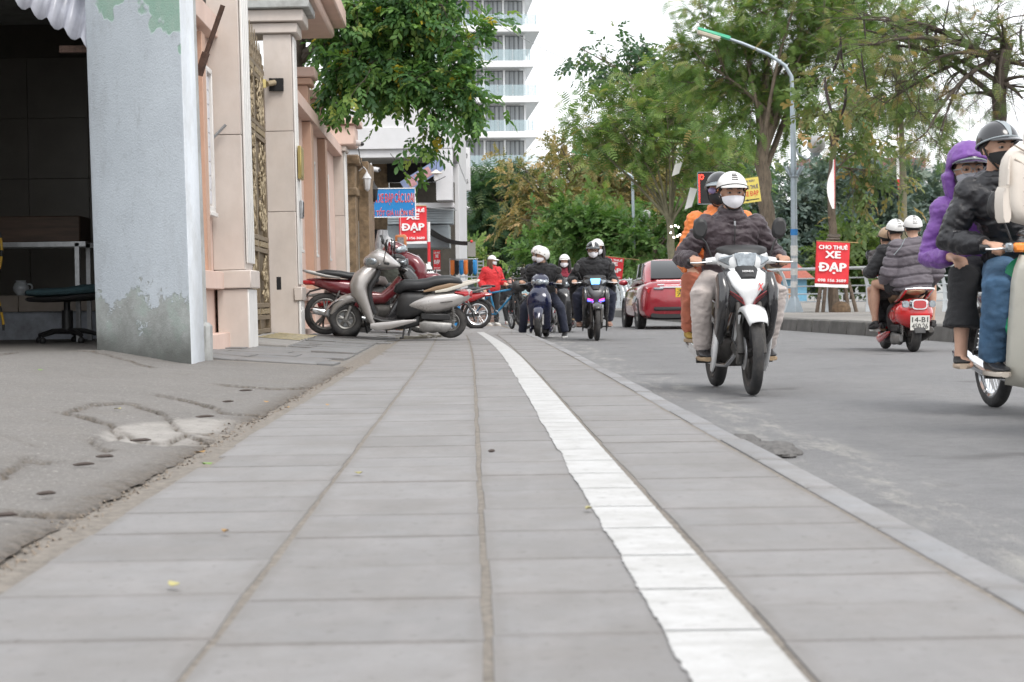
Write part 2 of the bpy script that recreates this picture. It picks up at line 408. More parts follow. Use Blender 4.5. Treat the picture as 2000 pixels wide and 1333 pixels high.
# ---- road: one sheet between the kerbs
M_ASPH = m_asphalt()
ys = [-2 + .5 * i for i in range(100)] + [48 + 2 * i for i in range(60)]
V = []; UVs = []; F = []
NU = 14
for y in ys:
    a = xc(y) + .93; b = xfk(y) + .06
    for j in range(NU + 1):
        t = (j / NU) ** 1.5; x = lerp(a, b, t)
        V.append((x, y, ROAD_Z + .012 * math.sin(PI * t))); UVs.append((x - (xc(y) + .98), y))
for i in range(len(ys) - 1):
    for j in range(NU):
        p = i * (NU + 1) + j; F.append((p, p + 1, p + NU + 2, p + NU + 1))
me = bpy.data.meshes.new('road'); me.from_pydata(V, [], F)
ul = me.uv_layers.new(name='UVMap')
for lp in me.loops: ul.data[lp.index].uv = UVs[lp.vertex_index]
me.polygons.foreach_set('use_smooth', [True] * len(me.polygons))
road = link('road', me, M_ASPH); tag(road, 'grey worn asphalt road curving along the lake', kind='structure')
# ---- footway bed (sand and dirt that shows in the joints) and its slabs
M_SAND = mat('joint_sand', (.20, .178, .152), .95, var=.4, vscale=40, bmp=.4, bscale=150)
V = []; F = []
ys = [1.0 + .5 * i for i in range(170)]
for y in ys:
    for o in (-1.02, -.6, 0, .5, .842): V.append((xc(y) + o, y, pz(y) - .004 - (.0 if o > -.9 else .004)))
for i in range(len(ys) - 1):
    for j in range(4):
        p = i * 5 + j; F.append((p, p + 1, p + 6, p + 5))
me = bpy.data.meshes.new('footway'); me.from_pydata(V, [], F)
footway = link('footway', me, M_SAND); tag(footway, 'grey stone slab footway with sanded joints', kind='structure')
M_SLAB = m_slab('grey_slab_stone', (.195, .19, .188), (.225, .219, .217))
def slab_mesh(seed):
    g = G(); r = random.Random(seed)
    n = 4
    lo = [(-.5, -.5, -.04), (.5, -.5, -.04), (.5, .5, -.04), (-.5, .5, -.04)]
    hi = [(x + r.uniform(-.008, .008), y + r.uniform(-.008, .008), 0 + r.uniform(-.0004, .0002)) for x, y, z in lo]
    g.hexa(lo, hi); return g.mesh('paving_slab', bevel=.004, smooth=False)
SLABS = [slab_mesh(i) for i in range(6)]
for s in SLABS: s.materials.append(M_SLAB)
JOINTS = []
cols = [(-.85, -.414), (-.402, -.007), (.007, .416), (.428, .828)]
for ci, (a, b) in enumerate(cols):
    y = 1.75 + rnd.uniform(0, .08); row = 0
    while y < 25.2:
        if ci == 2: JOINTS.append(y)
        h = rnd.choice([.40, .40, .39, .41, .37, .43, .30])
        yc = y + h / 2; xa, xb = xc(yc) + a, xc(yc) + b
        if ci == 0: xa += rnd.choice([0, 0, .004, -.004, .006, .0, .0, .03]) 
        o = bpy.data.objects.new('paving_slab', rnd.choice(SLABS)); COL.objects.link(o); o.parent = footway
        o.location = ((xa + xb) / 2, yc, pz(yc) + rnd.uniform(-.0025, .0003))
        o.scale = (xb - xa, h - rnd.uniform(.003, .006), 1)
        ang = math.atan2(xc(y) - xc(y + h), h)
        o.rotation_euler = (rnd.uniform(-.002, .002), rnd.uniform(-.0015, .0015), ang + rnd.uniform(-.003, .003))
        y += h; row += 1
# further off the slabs can no longer be told apart
def m_farpave():
    m, nt, bs = base_mat('far_paving')
    tc = nd(nt, 'ShaderNodeTexCoord'); bt = nd(nt, 'ShaderNodeTexBrick'); nt.links.new(tc.outputs['Object'], bt.inputs['Vector'])
    bt.inputs['Scale'].default_value = 1.0; bt.inputs['Brick Width'].default_value = .41; bt.inputs['Row Height'].default_value = .4; bt.inputs['Mortar Size'].default_value = .008
    bt.inputs['Color1'].default_value = (.21, .205, .204, 1); bt.inputs['Color2'].default_value = (.235, .23, .228, 1); bt.inputs['Mortar'].default_value = (.15, .13, .11, 1)
    c = mixc(nt, mathn(nt, 'MULTIPLY', noise_fac(nt, 2, 5, .7), .35), bt.outputs[0], (.22, .20, .18)); nt.links.new(c, bs.inputs['Base Color']); bs.inputs['Roughness'].default_value = .85
    return m
M_FARP = m_farpave()
V = []; F = []
ys = [24.9 + .8 * i for i in range(80)]
for y in ys: V += [(xc(y) - .87, y, pz(y) + .001), (xc(y) + .84, y, pz(y) + .001)]
for i in range(len(ys) - 1): F.append((2 * i, 2 * i + 1, 2 * i + 3, 2 * i + 2))
me = bpy.data.meshes.new('paving'); me.from_pydata(V, [], F); link('paving', me, M_FARP, footway)['kind'] = 'stuff'
# ---- kerb stones of this side
M_KERB = m_slab('kerb_stone', (.215, .218, .225), (.265, .268, .275), .8)
kerb = G().add([(xc(y) + o, y, ROAD_Z - .02) for y in (1.0, 60) for o in (.84, .94)], [(0, 1, 3, 2)]).obj('kerb', M_SAND); tag(kerb, 'low flush kerb of pale grey stones beside the footway', kind='structure')
y = 1.4
while y < 50:
    L = .78 if y < 26 else 1.5
    c = Vector((xc(y + L / 2) + .892, y + L / 2, 0)); z = pz(c.y)
    g = G(); hw = .048; r = rnd.uniform(-.003, .003)
    g.hexa([(-hw, -L / 2 + .006, -.2), (hw, -L / 2 + .006, -.2), (hw, L / 2 - .006, -.2), (-hw, L / 2 - .006, -.2)],
           [(-hw, -L / 2 + .006, r), (hw, -L / 2 + .006, r - .004), (hw, L / 2 - .006, r - .004), (-hw, L / 2 - .006, r)])
    o = g.obj('kerb_stone', M_KERB, kerb, bevel=.012, seg=2, smooth=True, loc=(c.x, c.y, z)); o.rotation_euler = (0, 0, math.atan2(xc(y) - xc(y + L), L)); y += L
# ---- white painted line: hand painted, ragged on its outer side
def m_line():
    m, nt, bs = base_mat('road_paint')
    c = mixc(nt, noise_fac(nt, 6, 8, .75, .38, .68), (.46, .458, .452), (.34, .335, .32))
    c = mixc(nt, mathn(nt, 'MULTIPLY', noise_fac(nt, 5, 7, .75, .56, .7, stretch=(.25, 1.6, 1), off=3), .6), c, (.26, .25, .235))
    c = mixc(nt, mathn(nt, 'MULTIPLY', noise_fac(nt, 26, 7, .8, .57, .66, off=6), .75), c, (.19, .18, .172))
    nt.links.new(c, bs.inputs['Base Color']); bs.inputs['Roughness'].default_value = .6; bump(nt, bs, noise_fac(nt, 120, 4, .6), .2, .004)
    return m
V = []; F = []; y = 1.6; i = 0
drift = 0; P_l = []; P_r = []
while y < 28.6:
    t = sstep((y - 14) / 12)
    lo = lerp(.262, .205, t) + .010 * mnoise.noise((0, y * 1.9, 3)) + .005 * mnoise.noise((0, y * 6, 5)) + .003 * mnoise.noise((0, y * 23, 8)) + .004 * mnoise.noise((0, y * 60, 8)) + .003 * mnoise.noise((0, y * 150, 8))
    hi = lerp(.411, .315, t) + .003 * mnoise.noise((5, y * 20, 1))
    P_l.append((xc(y) + lo, y)); P_r.append((xc(y) + hi, y)); y += .006 + .0012 * y
for (a, b) in zip(P_l, P_r):
    V += [(a[0], a[1], pz(a[1]) + .0045), (b[0], b[1], pz(b[1]) + .0045)]
V = []; F = []
def lx(P, y):
    lo_, hi_ = 0, len(P) - 1
    while hi_ - lo_ > 1:
        m_ = (lo_ + hi_) // 2
        if P[m_][1] <= y: lo_ = m_
        else: hi_ = m_
    a, b = P[lo_], P[hi_]; return a[0] + (b[0] - a[0]) * (y - a[1]) / (b[1] - a[1])
cuts = [1.62] + [j for j in JOINTS if 1.7 < j < 28] + [28.4]      # the paint stops at every open joint
for ya, yb in zip(cuts, cuts[1:]):
    yy = [ya + .0045] + [p[1] for p in P_l if ya + .01 < p[1] < yb - .01] + [yb - .0035]; o_ = len(V)
    for q_ in yy: V += [(lx(P_l, q_), q_, pz(q_) + .0016), (lx(P_r, q_), q_, pz(q_) + .0016)]
    for i in range(len(yy) - 1): F.append((o_ + 2 * i, o_ + 2 * i + 1, o_ + 2 * i + 3, o_ + 2 * i + 2))
me = bpy.data.meshes.new('painted_line'); me.from_pydata(V, [], F); white_line = link('painted_line', me, m_line(), footway)
# ---- far footway with its high kerb
M_FARC = mat('kerb_concrete', (.125, .12, .112), .9, var=.35, vscale=3, bmp=.3, bscale=40, dirt=.6, dcol=(.08, .075, .065))
V = []; F = []
ys = [6 + 2.0 * i for i in range(75)]
for y in ys:
    w = lerp(3.2, 8.5, sstep((60 - y) / 40))
    V += [(xfk(y) + .3, y, FAR_Z), (xfk(y) + 2, y, FAR_Z + .02), (xfk(y) + 30, y, FAR_Z + .03)]
for i in range(len(ys) - 1):
    for j in range(2): p = i * 3 + j; F.append((p, p + 1, p + 4, p + 3))
me = bpy.data.meshes.new('lakeside_footway'); me.from_pydata(V, [], F)
M_FARW = mat('lakeside_paving', (.235, .222, .205), .9, var=.2, vscale=1.2, bmp=.2, bscale=20, dirt=.4, dcol=(.15, .135, .11), dscale=.8)
lakeside = link('lakeside_footway', me, M_FARW); tag(lakeside, 'pale lakeside footway behind a high kerb', kind='structure')
far_kerb = G().add([(xfk(y) + .02, y, ROAD_Z - .03) for y in (6, 7)] + [(xfk(6) + .3, 6, ROAD_Z - .03)], [(0, 1, 2)]).obj('far_kerb', M_FARC); tag(far_kerb, 'high concrete kerb along the lakeside footway', kind='structure')
y = 12.0
while y < 120:
    L = 1.0 if y < 50 else 3.0
    a = Vector((xfk(y), y, 0)); b = Vector((xfk(y + L), y + L, 0)); d = (b - a).normalized(); n = Vector((d.y, -d.x, 0)) * 1
    a += d * .006; b -= d * .006; w = n * .32
    j = rnd.uniform(-.004, .004)
    lo = [a, a + w, b + w, b]; top = [a + n * .03, a + w, b + w, b + n * .03]
    g = G().hexa([p + Vector((0, 0, ROAD_Z - .02)) for p in lo], [p + Vector((0, 0, FAR_Z + .012 + j)) for p in top]); g.obj('kerb_stone', M_FARC, far_kerb, bevel=.02); y += L
# ---- lake
def m_water():
    m, nt, bs = base_mat('lake_water'); bs.inputs['Base Color'].default_value = (.06, .085, .075, 1); bs.inputs['Roughness'].default_value = .08
    bump(nt, bs, noise_fac(nt, 2.2, 3, .5, .2, .8, stretch=(1, 2.5, 1)), .35, .05); return m
lake = G().add([(5, 30, -1.25), (260, 30, -1.25), (260, 330, -1.25), (-10, 330, -1.25)], [(0, 1, 2, 3)]).obj('lake_water', m_water()); tag(lake, 'still grey-green lake behind the railing', kind='structure')
# ---- broken concrete apron on the building side
M_APRON = m_concrete('apron_concrete', (.185, .174, .162), (.15, .141, .131))
cracks_px = [[(0, 913), (42, 884), (60, 878), (109, 889)], [(0, 968), (140, 968), (265, 967), (307, 923), (364, 895), (430, 872)],
    [(130, 806), (218, 817), (291, 840), (322, 842), (364, 822), (440, 820), (520, 822)], [(312, 767), (395, 778), (442, 790), (551, 791), (598, 765)],
    [(0, 723), (40, 714), (109, 710), (200, 716), (301, 726)], [(0, 1118), (99, 1056), (182, 1014), (265, 967)], [(130, 806), (180, 790), (250, 782), (312, 795), (364, 822)],
    [(172, 843), (215, 860), (160, 875), (109, 889)], [(218, 817), (240, 835), (210, 845)], [(430, 745), (520, 748), (600, 742)], [(364, 822), (420, 845), (500, 838), (520, 822)], [(60, 860), (10, 850)]]
cr = []
for pl in cracks_px:
    q = [gp(px, py, .05) for px, py in pl]
    for a, b in zip(q, q[1:]): cr.append((a.x, a.y, b.x, b.y, rnd.uniform(.6, 1.0)))
cr = np.array(cr)
hole = [gp(px, py, .04) for px, py in ((230, 822), (360, 812), (500, 815), (520, 824), (430, 840), (300, 846))]
gy = np.concatenate([np.arange(1.8, 12.9, .022)]); nx = 230
XX = np.zeros((len(gy), nx)); YY = np.repeat(gy[:, None], nx, 1)
for i, y in enumerate(gy):
    e = xc(y) - .945 + .035 * mnoise.noise((0, y * 2.3, 0)) + .02 * mnoise.noise((3, y * 9, 0)) + .01 * mnoise.noise((3, y * 31, 0))
    wall = -4.6 if y < 14 else -2.6
    XX[i] = e + (wall - e) * (np.arange(nx) / (nx - 1)) ** 1.25
pts = np.stack([XX.ravel(), YY.ravel()], 1)
wob = np.array([(mnoise.noise((p[0] * 9, p[1] * 5, 1)) * .022 + mnoise.noise((p[0] * 40, p[1] * 26, 1)) * .012, mnoise.noise((p[0] * 9, p[1] * 5, 7)) * .04 + mnoise.noise((p[0] * 40, p[1] * 26, 5)) * .018) for p in pts])
pw = pts + wob
D = np.full(len(pts), 9.0); SG = np.zeros(len(pts))
for x0, y0, x1, y1, s in cr:
    # along the street the survey is foreshortened, so distance across it counts more
    A = np.array([x0, y0]); B = np.array([x1, y1]); ab = B - A
    t = np.clip(((pw - A) @ ab) / max(1e-9, ab @ ab), 0, 1); q = A + t[:, None] * ab
    d_ = np.sqrt(((pw - q) ** 2 @ np.array([1.0, .45]))) / s; cl_ = d_ < D; SG = np.where(cl_, np.sign((pw[:, 0] - A[0]) * ab[1] - (pw[:, 1] - A[1]) * ab[0]), SG); D = np.minimum(D, d_)
crack = np.exp(-(D / .0075) ** 2); br = np.clip(np.array([mnoise.noise((p[0] * 5, p[1] * 3.1, 40)) + .6 * mnoise.noise((p[0] * 17, p[1] * 11, 40)) for p in pts]) * 2.2 + .45, .05, 1); crack = crack * br; near = np.exp(-(D / .04) ** 2); step = np.where(SG > 0, -.011, .004) * np.exp(-(D / .09))
Z = np.array([gz(a, b) for a, b in pts])
blk = np.array([mnoise.cell((p[0] * 1.7, p[1] * .8, 2)) for p in pw]) if hasattr(mnoise, 'cell') else np.zeros(len(pts))
nz = np.array([mnoise.noise((p[0] * 2.2, p[1] * 1.3, 4)) * .007 + mnoise.noise((p[0] * 7, p[1] * 5, 9)) * .004 + mnoise.noise((p[0] * 22, p[1] * 16, 9)) * .0022 for p in pts])
hc = np.array([sum(h.x for h in hole) / len(hole), sum(h.y for h in hole) / len(hole)])
hx = max(h.x for h in hole) - min(h.x for h in hole); hy = max(h.y for h in hole) - min(h.y for h in hole)
inh = np.clip(1.25 - np.sqrt(((pw[:, 0] - hc[0]) / (hx * .5)) ** 2 + ((pw[:, 1] - hc[1]) / (hy * .62)) ** 2), 0, .25) * 4
side = np.array([mnoise.noise((p[0] * 3.1, p[1] * 1.1, 20)) for p in pw]); Z = Z + nz - crack * .020 - inh * .012 + near * side * .006 + step
edge = np.tile(np.clip(1 - (np.arange(nx) / 16.0), 0, 1), len(gy))
Z -= edge ** 4 * .010
Fq = [(i * nx + j, i * nx + j + 1, (i + 1) * nx + j + 1, (i + 1) * nx + j) for i in range(len(gy) - 1) for j in range(nx - 1)]
me = np_mesh('driveway_apron', np.column_stack([pts, Z]), Fq, {'dirt': np.clip(crack * 1.5 + near * .12 + edge * .8 + np.where(SG > 0, .4, 0) * np.exp(-(D / .016)), 0, 1), 'patch': np.clip(inh * 1.6 - .25 - crack, 0, 1)})
me.polygons.foreach_set('use_smooth', [True] * len(me.polygons))
apron = link('driveway_apron', me, M_APRON); tag(apron, 'cracked and broken concrete driveway beside the stone footway', kind='structure')
bm = bmesh.new(); bm.from_mesh(me); bmesh.ops.recalc_face_normals(bm, faces=bm.faces)
if sum(f.normal.z for f in bm.faces) < 0: bmesh.ops.reverse_faces(bm, faces=bm.faces)
bm.to_mesh(me); bm.free()
# dark grey slabs before the gate
M_SLAB2 = m_slab('blue_grey_slab_stone', (.155, .162, .168), (.185, .19, .193), .7)
V = []; F = []
ys = [12.6 + .4 * i for i in range(60)]
for y in ys:
    for o in np.linspace(0, 1, 9):
        x = lerp(xc(y) - .90, -3.4, o); V.append((x, y, gz(x, y) - (.012 if o > 0 else .03)))
for i in range(len(ys) - 1):
    for j in range(8): p = i * 9 + j; F.append((p, p + 1, p + 10, p + 9))
me = bpy.data.meshes.new('forecourt'); me.from_pydata(V, [], F)
fore = link('forecourt', me, mat('forecourt_bed', (.20, .185, .165), .95, var=.3, vscale=9, bmp=.4, bscale=60)); tag(fore, 'slab forecourt before the bronze gate', kind='structure')
bm = bmesh.new(); bm.from_mesh(me); bmesh.ops.recalc_face_normals(bm, faces=bm.faces)
if sum(f.normal.z for f in bm.faces) < 0: bmesh.ops.reverse_faces(bm, faces=bm.faces)
bm.to_mesh(me); bm.free()
y = 13.4
while y < 34:
    hgt = .6; left = -3.05 if y < 22 else -2.75
    x = left + .0
    x1 = xc(y) - 1.08 if y < 20 else xc(y) - .9
    k = 0
    while x < x1 - .12:
        w = min(.62 if k else rnd.choice([.3, .45, .6]), x1 - x)
        cx, cy = x + w / 2, y + hgt / 2
        if w > .12:
            zz = [gz(a, b) + rnd.uniform(-.004, .006) for a, b in ((x, y), (x + w, y), (x + w, y + hgt), (x, y + hgt))]
            q = [(x + .004, y + .004), (x + w - .004, y + .004), (x + w - .004, y + hgt - .004), (x + .004, y + hgt - .004)]
            tl = rnd.uniform(-.012, .012) if rnd.random() < .3 else 0
            g = G().hexa([(a, b, z - .05) for (a, b), z in zip(q, zz)], [(a, b, z + (tl if i in (0, 1) else 0)) for i, ((a, b), z) in enumerate(zip(q, zz))])
            if -.9 < (cx - (-2.6)) or y > 13: g.obj('paving_slab', M_SLAB2, fore, bevel=.003, smooth=False)
        x += w; k += 1
    y += hgt
# ================================================================== BUILDINGS ON THE LEFT
def m_plaster_peel():
    m, nt, bs = base_mat('peeling_blue_plaster')
    tc = nd(nt, 'ShaderNodeTexCoord'); sp = nd(nt, 'ShaderNodeSeparateXYZ'); nt.links.new(tc.outputs['Object'], sp.inputs[0]); Zc = sp.outputs[2]; Xc = sp.outputs[0]
    c = mixc(nt, noise_fac(nt, 2.0, 6, .7, .3, .7), (.42, .46, .495), (.37, .405, .44))
    c = mixc(nt, mathn(nt, 'MULTIPLY', noise_fac(nt, 3, 7, .75, .52, .75, stretch=(1, 1, .35), off=2), .6), c, (.27, .285, .30))
    c = mixc(nt, mathn(nt, 'MULTIPLY', noise_fac(nt, 9, 8, .8, .55, .72, stretch=(1, 1, .6), off=21), .55), c, (.22, .23, .24))
    c = mixc(nt, mathn(nt, 'MULTIPLY', noise_fac(nt, 1.4, 4, .6, .5, .7, off=31), .4), c, (.46, .50, .54))
    c = mixc(nt, mathn(nt, 'MULTIPLY', noise_fac(nt, 30, 5, .7, .62, .72, off=6), .6), c, (.25, .26, .27))
    big = noise_fac(nt, 3.1, 7, .72, 0, 1, off=4.4)
    low = mathn(nt, 'SUBTRACT', mathn(nt, 'ADD', big, mathn(nt, 'MULTIPLY', Zc, -.62)), .17)      # damp has peeled the foot of the wall
    peel = mathn(nt, 'MULTIPLY', low, 34.0, True)
    bare = mixc(nt, noise_fac(nt, 7, 6, .7, .35, .65), (.33, .35, .34), (.24, .25, .24))
    bare = mixc(nt, mathn(nt, 'MULTIPLY', noise_fac(nt, 4, 5, .7, .5, .6, off=8), .45), bare, (.27, .335, .30))
    damp = mathn(nt, 'MULTIPLY', mathn(nt, 'SUBTRACT', mathn(nt, 'ADD', .22, mathn(nt, 'MULTIPLY', noise_fac(nt, 4, 5, .6, 0, 1, off=5), .35)), Zc), 4.0, True)
    bare = mixc(nt, mathn(nt, 'MULTIPLY', damp, .8), bare, (.075, .078, .07))
    c = mixc(nt, peel, c, bare)
    tz = mathn(nt, 'SUBTRACT', mathn(nt, 'ADD', mathn(nt, 'ADD', noise_fac(nt, 2.6, 3, .5, 0, 1, off=1.7), mathn(nt, 'MULTIPLY', Zc, .55)), mathn(nt, 'MULTIPLY', Xc, .55)), 1.72)
    gp_ = mathn(nt, 'MULTIPLY', tz, 40.0, True)
    c = mixc(nt, gp_, c, mixc(nt, noise_fac(nt, 12, 4, .6), (.22, .345, .28), (.26, .36, .305)))
    nt.links.new(c, bs.inputs['Base Color']); bs.inputs['Roughness'].default_value = .85
    h = mathn(nt, 'ADD', mathn(nt, 'MULTIPLY', noise_fac(nt, 70, 5, .6), .35), mathn(nt, 'MULTIPLY', mathn(nt, 'MAXIMUM', peel, gp_), -1.0)); bump(nt, bs, h, .6, .006)
    return m
M_PEEL = m_plaster_peel()
M_WHITEP = mat('white_limewash', (.68, .72, .76), .8, var=.08, vscale=4, bmp=.3, bscale=50, dirt=.55, dcol=(.42, .42, .40), dscale=2.2, stretch=(1, 1, .4))
M_GREYP = mat('grey_render', (.40, .41, .40), .9, var=.2, vscale=5, bmp=.3, bscale=60, dirt=.5)
M_PINK = mat('salmon_paint', (.62, .465, .395), .8, var=.10, vscale=2.5, bmp=.12, bscale=60, dirt=.3, dcol=(.5, .31, .235), dscale=2, stretch=(1, 1, .5))
M_PINKD = mat('terracotta_paint', (.47, .305, .225), .8, var=.10, vscale=2.5, bmp=.12, bscale=60, dirt=.2, dcol=(.5, .3, .2))
M_MARB = mat('beige_marble', (.53, .47, .425), .45, var=.12, vscale=3, bmp=.05, bscale=20, dirt=.35, dcol=(.42, .33, .26), dscale=1.6, stretch=(1, 1, .6))
M_MARBW = mat('white_marble', (.68, .665, .64), .45, var=.08, vscale=5, dirt=.4, dcol=(.55, .53, .5), dscale=3)
M_BRONZE = mat('bronze_gate_paint', (.20, .155, .10), .5, .3, var=.3, vscale=30, dirt=.5, dcol=(.12, .09, .06), dscale=9)
M_BRONZEL = mat('worn_bronze', (.33, .265, .17), .5, .3, var=.3, vscale=40)
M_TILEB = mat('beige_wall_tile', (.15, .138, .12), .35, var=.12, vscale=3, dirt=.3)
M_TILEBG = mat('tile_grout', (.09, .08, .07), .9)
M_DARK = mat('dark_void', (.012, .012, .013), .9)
M_STEEL = mat('galvanised_steel', (.42, .43, .44), .4, .85, var=.2, vscale=20)
M_RUST = mat('rusty_iron', (.10, .06, .045), .8, .3, var=.5, vscale=18, bmp=.3)
M_BLACKP = mat('black_plastic', (.018, .018, .019), .5, var=.2, vscale=12, dirt=.25, dcol=(.06, .055, .05), dscale=8)
M_WOODD = mat('dark_wood', (.075, .045, .03), .6, var=.4, vscale=9, stretch=(.3, 3, 3))
# ---- garage building: wing wall, roof, tiled back wall
garage = empty('garage_building', (-2.25, 12.2, 0), label='old garage with peeling blue-grey wall end and dark open bay', cat='building')
PL = [(0, 0), (-.025, .55), (-.9, 1.5), (-.83, .72)]          # plan of the wall end
def ring(z, sh): return [(x - sh * z, y, z) for x, y in PL]
g = G(); g.loft([ring(z, .016) for z in (-.1, .35, .8, 1.4, 2.0, 2.6, 3.3)]); g.obj('wall_end', M_PEEL, garage, bevel=.012, seg=2)
g = G(); g.hexa([(.004, .012, -.1), (.004, .53, -.1), (-.02, .55, -.1), (-.02, .02, -.1)], [(.004 - .053, .012, 3.3), (.004 - .053, .53, 3.3), (-.02 - .053, .55, 3.3), (-.02 - .053, .02, 3.3)])
g.obj('limewashed_edge', M_WHITEP, garage, bevel=.004)
G().hexa([(-.03, .55, -.1), (.0, .60, -.1), (.0, .72, -.1), (-.05, .72, -.1)], [(-.09, .55, 3.0), (-.06, .6, 3.0), (-.06, .72, 3.0), (-.1, .72, 3.0)]).obj('render_strip', M_GREYP, garage, bevel=.006)
G().box((-.02, .66, .16), (.1, .16, .38)).obj('broken_footing', M_GREYP, garage, bevel=.025)
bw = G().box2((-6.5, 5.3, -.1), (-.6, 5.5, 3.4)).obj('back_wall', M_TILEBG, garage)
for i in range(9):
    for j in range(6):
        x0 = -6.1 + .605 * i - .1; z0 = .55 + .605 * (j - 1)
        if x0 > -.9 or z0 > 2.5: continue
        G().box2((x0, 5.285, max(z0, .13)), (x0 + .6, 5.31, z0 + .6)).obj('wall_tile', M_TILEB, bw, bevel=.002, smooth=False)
G().box2((-6.6, .9, -.1), (-6.4, 5.5, 3.4)).obj('side_wall', M_GREYP, garage)
G().box2((-.95, 1.45, -.1), (-.75, 5.5, 3.3)).obj('side_wall', M_GREYP, garage)
g = G(); g.box2((-6.6, 1.2, 3.3), (-.6, 5.6, 3.4)); g.obj('roof_slab', M_GREYP, garage)
g = G(); g.box2((-6.6, 1.0, 2.9), (-.86, 1.3, 3.5)); g.obj('lintel', M_GREYP, garage, bevel=.01)
G().box2((-6.6, .75, -.1), (-2.5, .95, 3.4)).obj('added_front_wall', M_GREYP, garage)  # unseen wall, added to keep daylight out of the bay
G().add([(-6.5, .6, .14), (-.8, .6, .14), (-.8, 5.4, .16), (-6.5, 5.4, .16)], [(0, 1, 2, 3)]).obj('bay_floor', M_APRON, garage)
# corrugated sheet sagging under the lintel
V = []; F = []; n = 60
for i in range(n + 1):
    t = i / n; x = lerp(-2.1, -.84, t); zb = lerp(3.18, 2.40, t) + .026 * math.sin(t * 62) ; yy = lerp(.92, .74, t) + .03 * math.cos(t * 62)
    V += [(x, yy, zb), (x + .02, yy + .22, zb + .30), (x + .02, yy + .4, zb + .62)]
for i in range(n): F += [(3 * i, 3 * i + 3, 3 * i + 4, 3 * i + 1), (3 * i + 1, 3 * i + 4, 3 * i + 5, 3 * i + 2)]
sh = empty('corrugated_awning', (-2.25, 12.2, 0), label='wavy translucent corrugated awning sheet over the dark garage bay', cat='awning')
me = bpy.data.meshes.new('sheet'); me.from_pydata(V, [], F); me.polygons.foreach_set('use_smooth', [True] * len(F))
o = link('sheet', me, mat('corrugated_plastic', (.36, .37, .42), .35, var=.3, vscale=3, dirt=.4, dcol=(.2, .18, .2)), sh); md = o.modifiers.new('t', 'SOLIDIFY'); md.thickness = .006
G().box((-.98, .98, 2.42), (.3, .05, .05)).obj('bracket', M_RUST, sh)
# things in the bay
t = empty('workbench', (-6.05, 16.0, .15), label='dark wooden chest on a steel frame stand in the garage', cat='workbench')
G().box((1.0, .2, 1.04), (2.2, .42, .24)).obj('chest', M_WOODD, t, bevel=.01)
fr = G(); fr.box((1.05, 0, .9), (2.2, .04, .045)).box((1.05, .42, .9), (2.2, .04, .045)); fr.obj('rail', M_STEEL, t)
for x in (0.05, 2.07):
    for y in (0, .42): G().box((x, y, .45), (.04, .04, .92)).obj('leg', M_STEEL, t)
t = empty('tiled_ledge', (-6.0, 17.0, .14), label='low tiled ledge on a whitewashed base at the garage back wall', cat='ledge')
G().box((.6, .15, .14), (3.6, .3, .30)).obj('base', mat('old_whitewash', (.42, .45, .50), .9, var=.3, vscale=4, dirt=.7, dcol=(.1, .09, .08)), t)
for i in range(6): G().box((-.9 + i * .6, .13, .37), (.595, .36, .16)).obj('tile', mat('ledge_tile', (.33, .28, .235), .4, var=.15), t, bevel=.004)
t = empty('porcelain_pot', (-4.78, 16.98, .59), label='small white porcelain pot on the tiled garage ledge', cat='pot')
G().lathe([(.001, 0), (.04, 0), (.045, .01), (.075, .045), (.08, .075), (.06, .12), (.045, .13), (.052, .145), (.042, .14), (.001, .13)], n=20).obj('bowl', mat('porcelain', (.62, .66, .68), .15, var=.1, coat=.5), t)
G().torus((.08, 0, .08), .03, .009, 14, 6, Matrix.Rotation(PI / 2, 3, 'X')).obj('handle', MATS['porcelain'], t)
M_TEAL = mat('teal_upholstery', (.05, .10, .115), .85, var=.3, vscale=14, bmp=.5, bscale=180)
t = empty('office_chair', (-4.02, 15.75, .145), .15, label='worn teal swivel office chair on castors in the garage bay', cat='chair')
st = [(-.36, .445, .475, .08), (-.33, .43, .49, .2), (-.2, .42, .50, .27), (.0, .425, .505, .29), (.15, .43, .53, .27), (.28, .44, .535, .2), (.34, .46, .52, .08)]
G().shell(st, 18, 3).obj('seat', M_TEAL, t)
G().shell([(a, b - .05, c - .07, w * .98) for a, b, c, w in st], 18, 3).obj('seat_pan', M_BLACKP, t)
g = G(); g.tube([(0, 0, .42), (0, 0, .30)], .03, 10).tube([(0, 0, .30), (0, 0, .1)], .05, 12); g.obj('gas_lift', M_BLACKP, t)
for k in range(5):
    a = k * 2 * PI / 5 + .2; c, s_ = math.cos(a), math.sin(a)
    lg = G().tube([(0, 0, .11), (.15 * c, .15 * s_, .11), (.29 * c, .29 * s_, .075)], [.035, .03, .022], 8, flat=.8).obj('leg', M_BLACKP, t)
    G().ell((.29 * c, .29 * s_, .03), (.032, .032, .032), 10, 8).obj('castor', M_BLACKP, lg)
bk = G().shell([(.02, -.2, .22, .03), (.0, -.25, .25, .22), (-.035, -.22, .22, .2)], 18, 3).xf(Matrix.Translation((.43, .05, .80)) @ Matrix.Rotation(.4, 4, 'Y')); bk.obj('backrest', M_TEAL, t)
G().tube([(.2, 0, .40), (.40, .03, .43), (.47, .04, .62)], .02, 8).obj('back_bar', M_BLACKP, t)
t = empty('air_hose', (-4.55, 15.5, .3), label='yellow and black striped hose hanging in the garage bay', cat='hose')
pts = [Vector((.02 * math.sin(i * .5), .02 * math.cos(i * .4), .85 - .055 * i)) for i in range(17)]
for i in range(16):
    G().tube([pts[i], pts[i + 1]], .012, 8).obj('band', mat('hose_yellow', (.62, .36, .02), .45) if i % 3 else M_BLACKP, t)
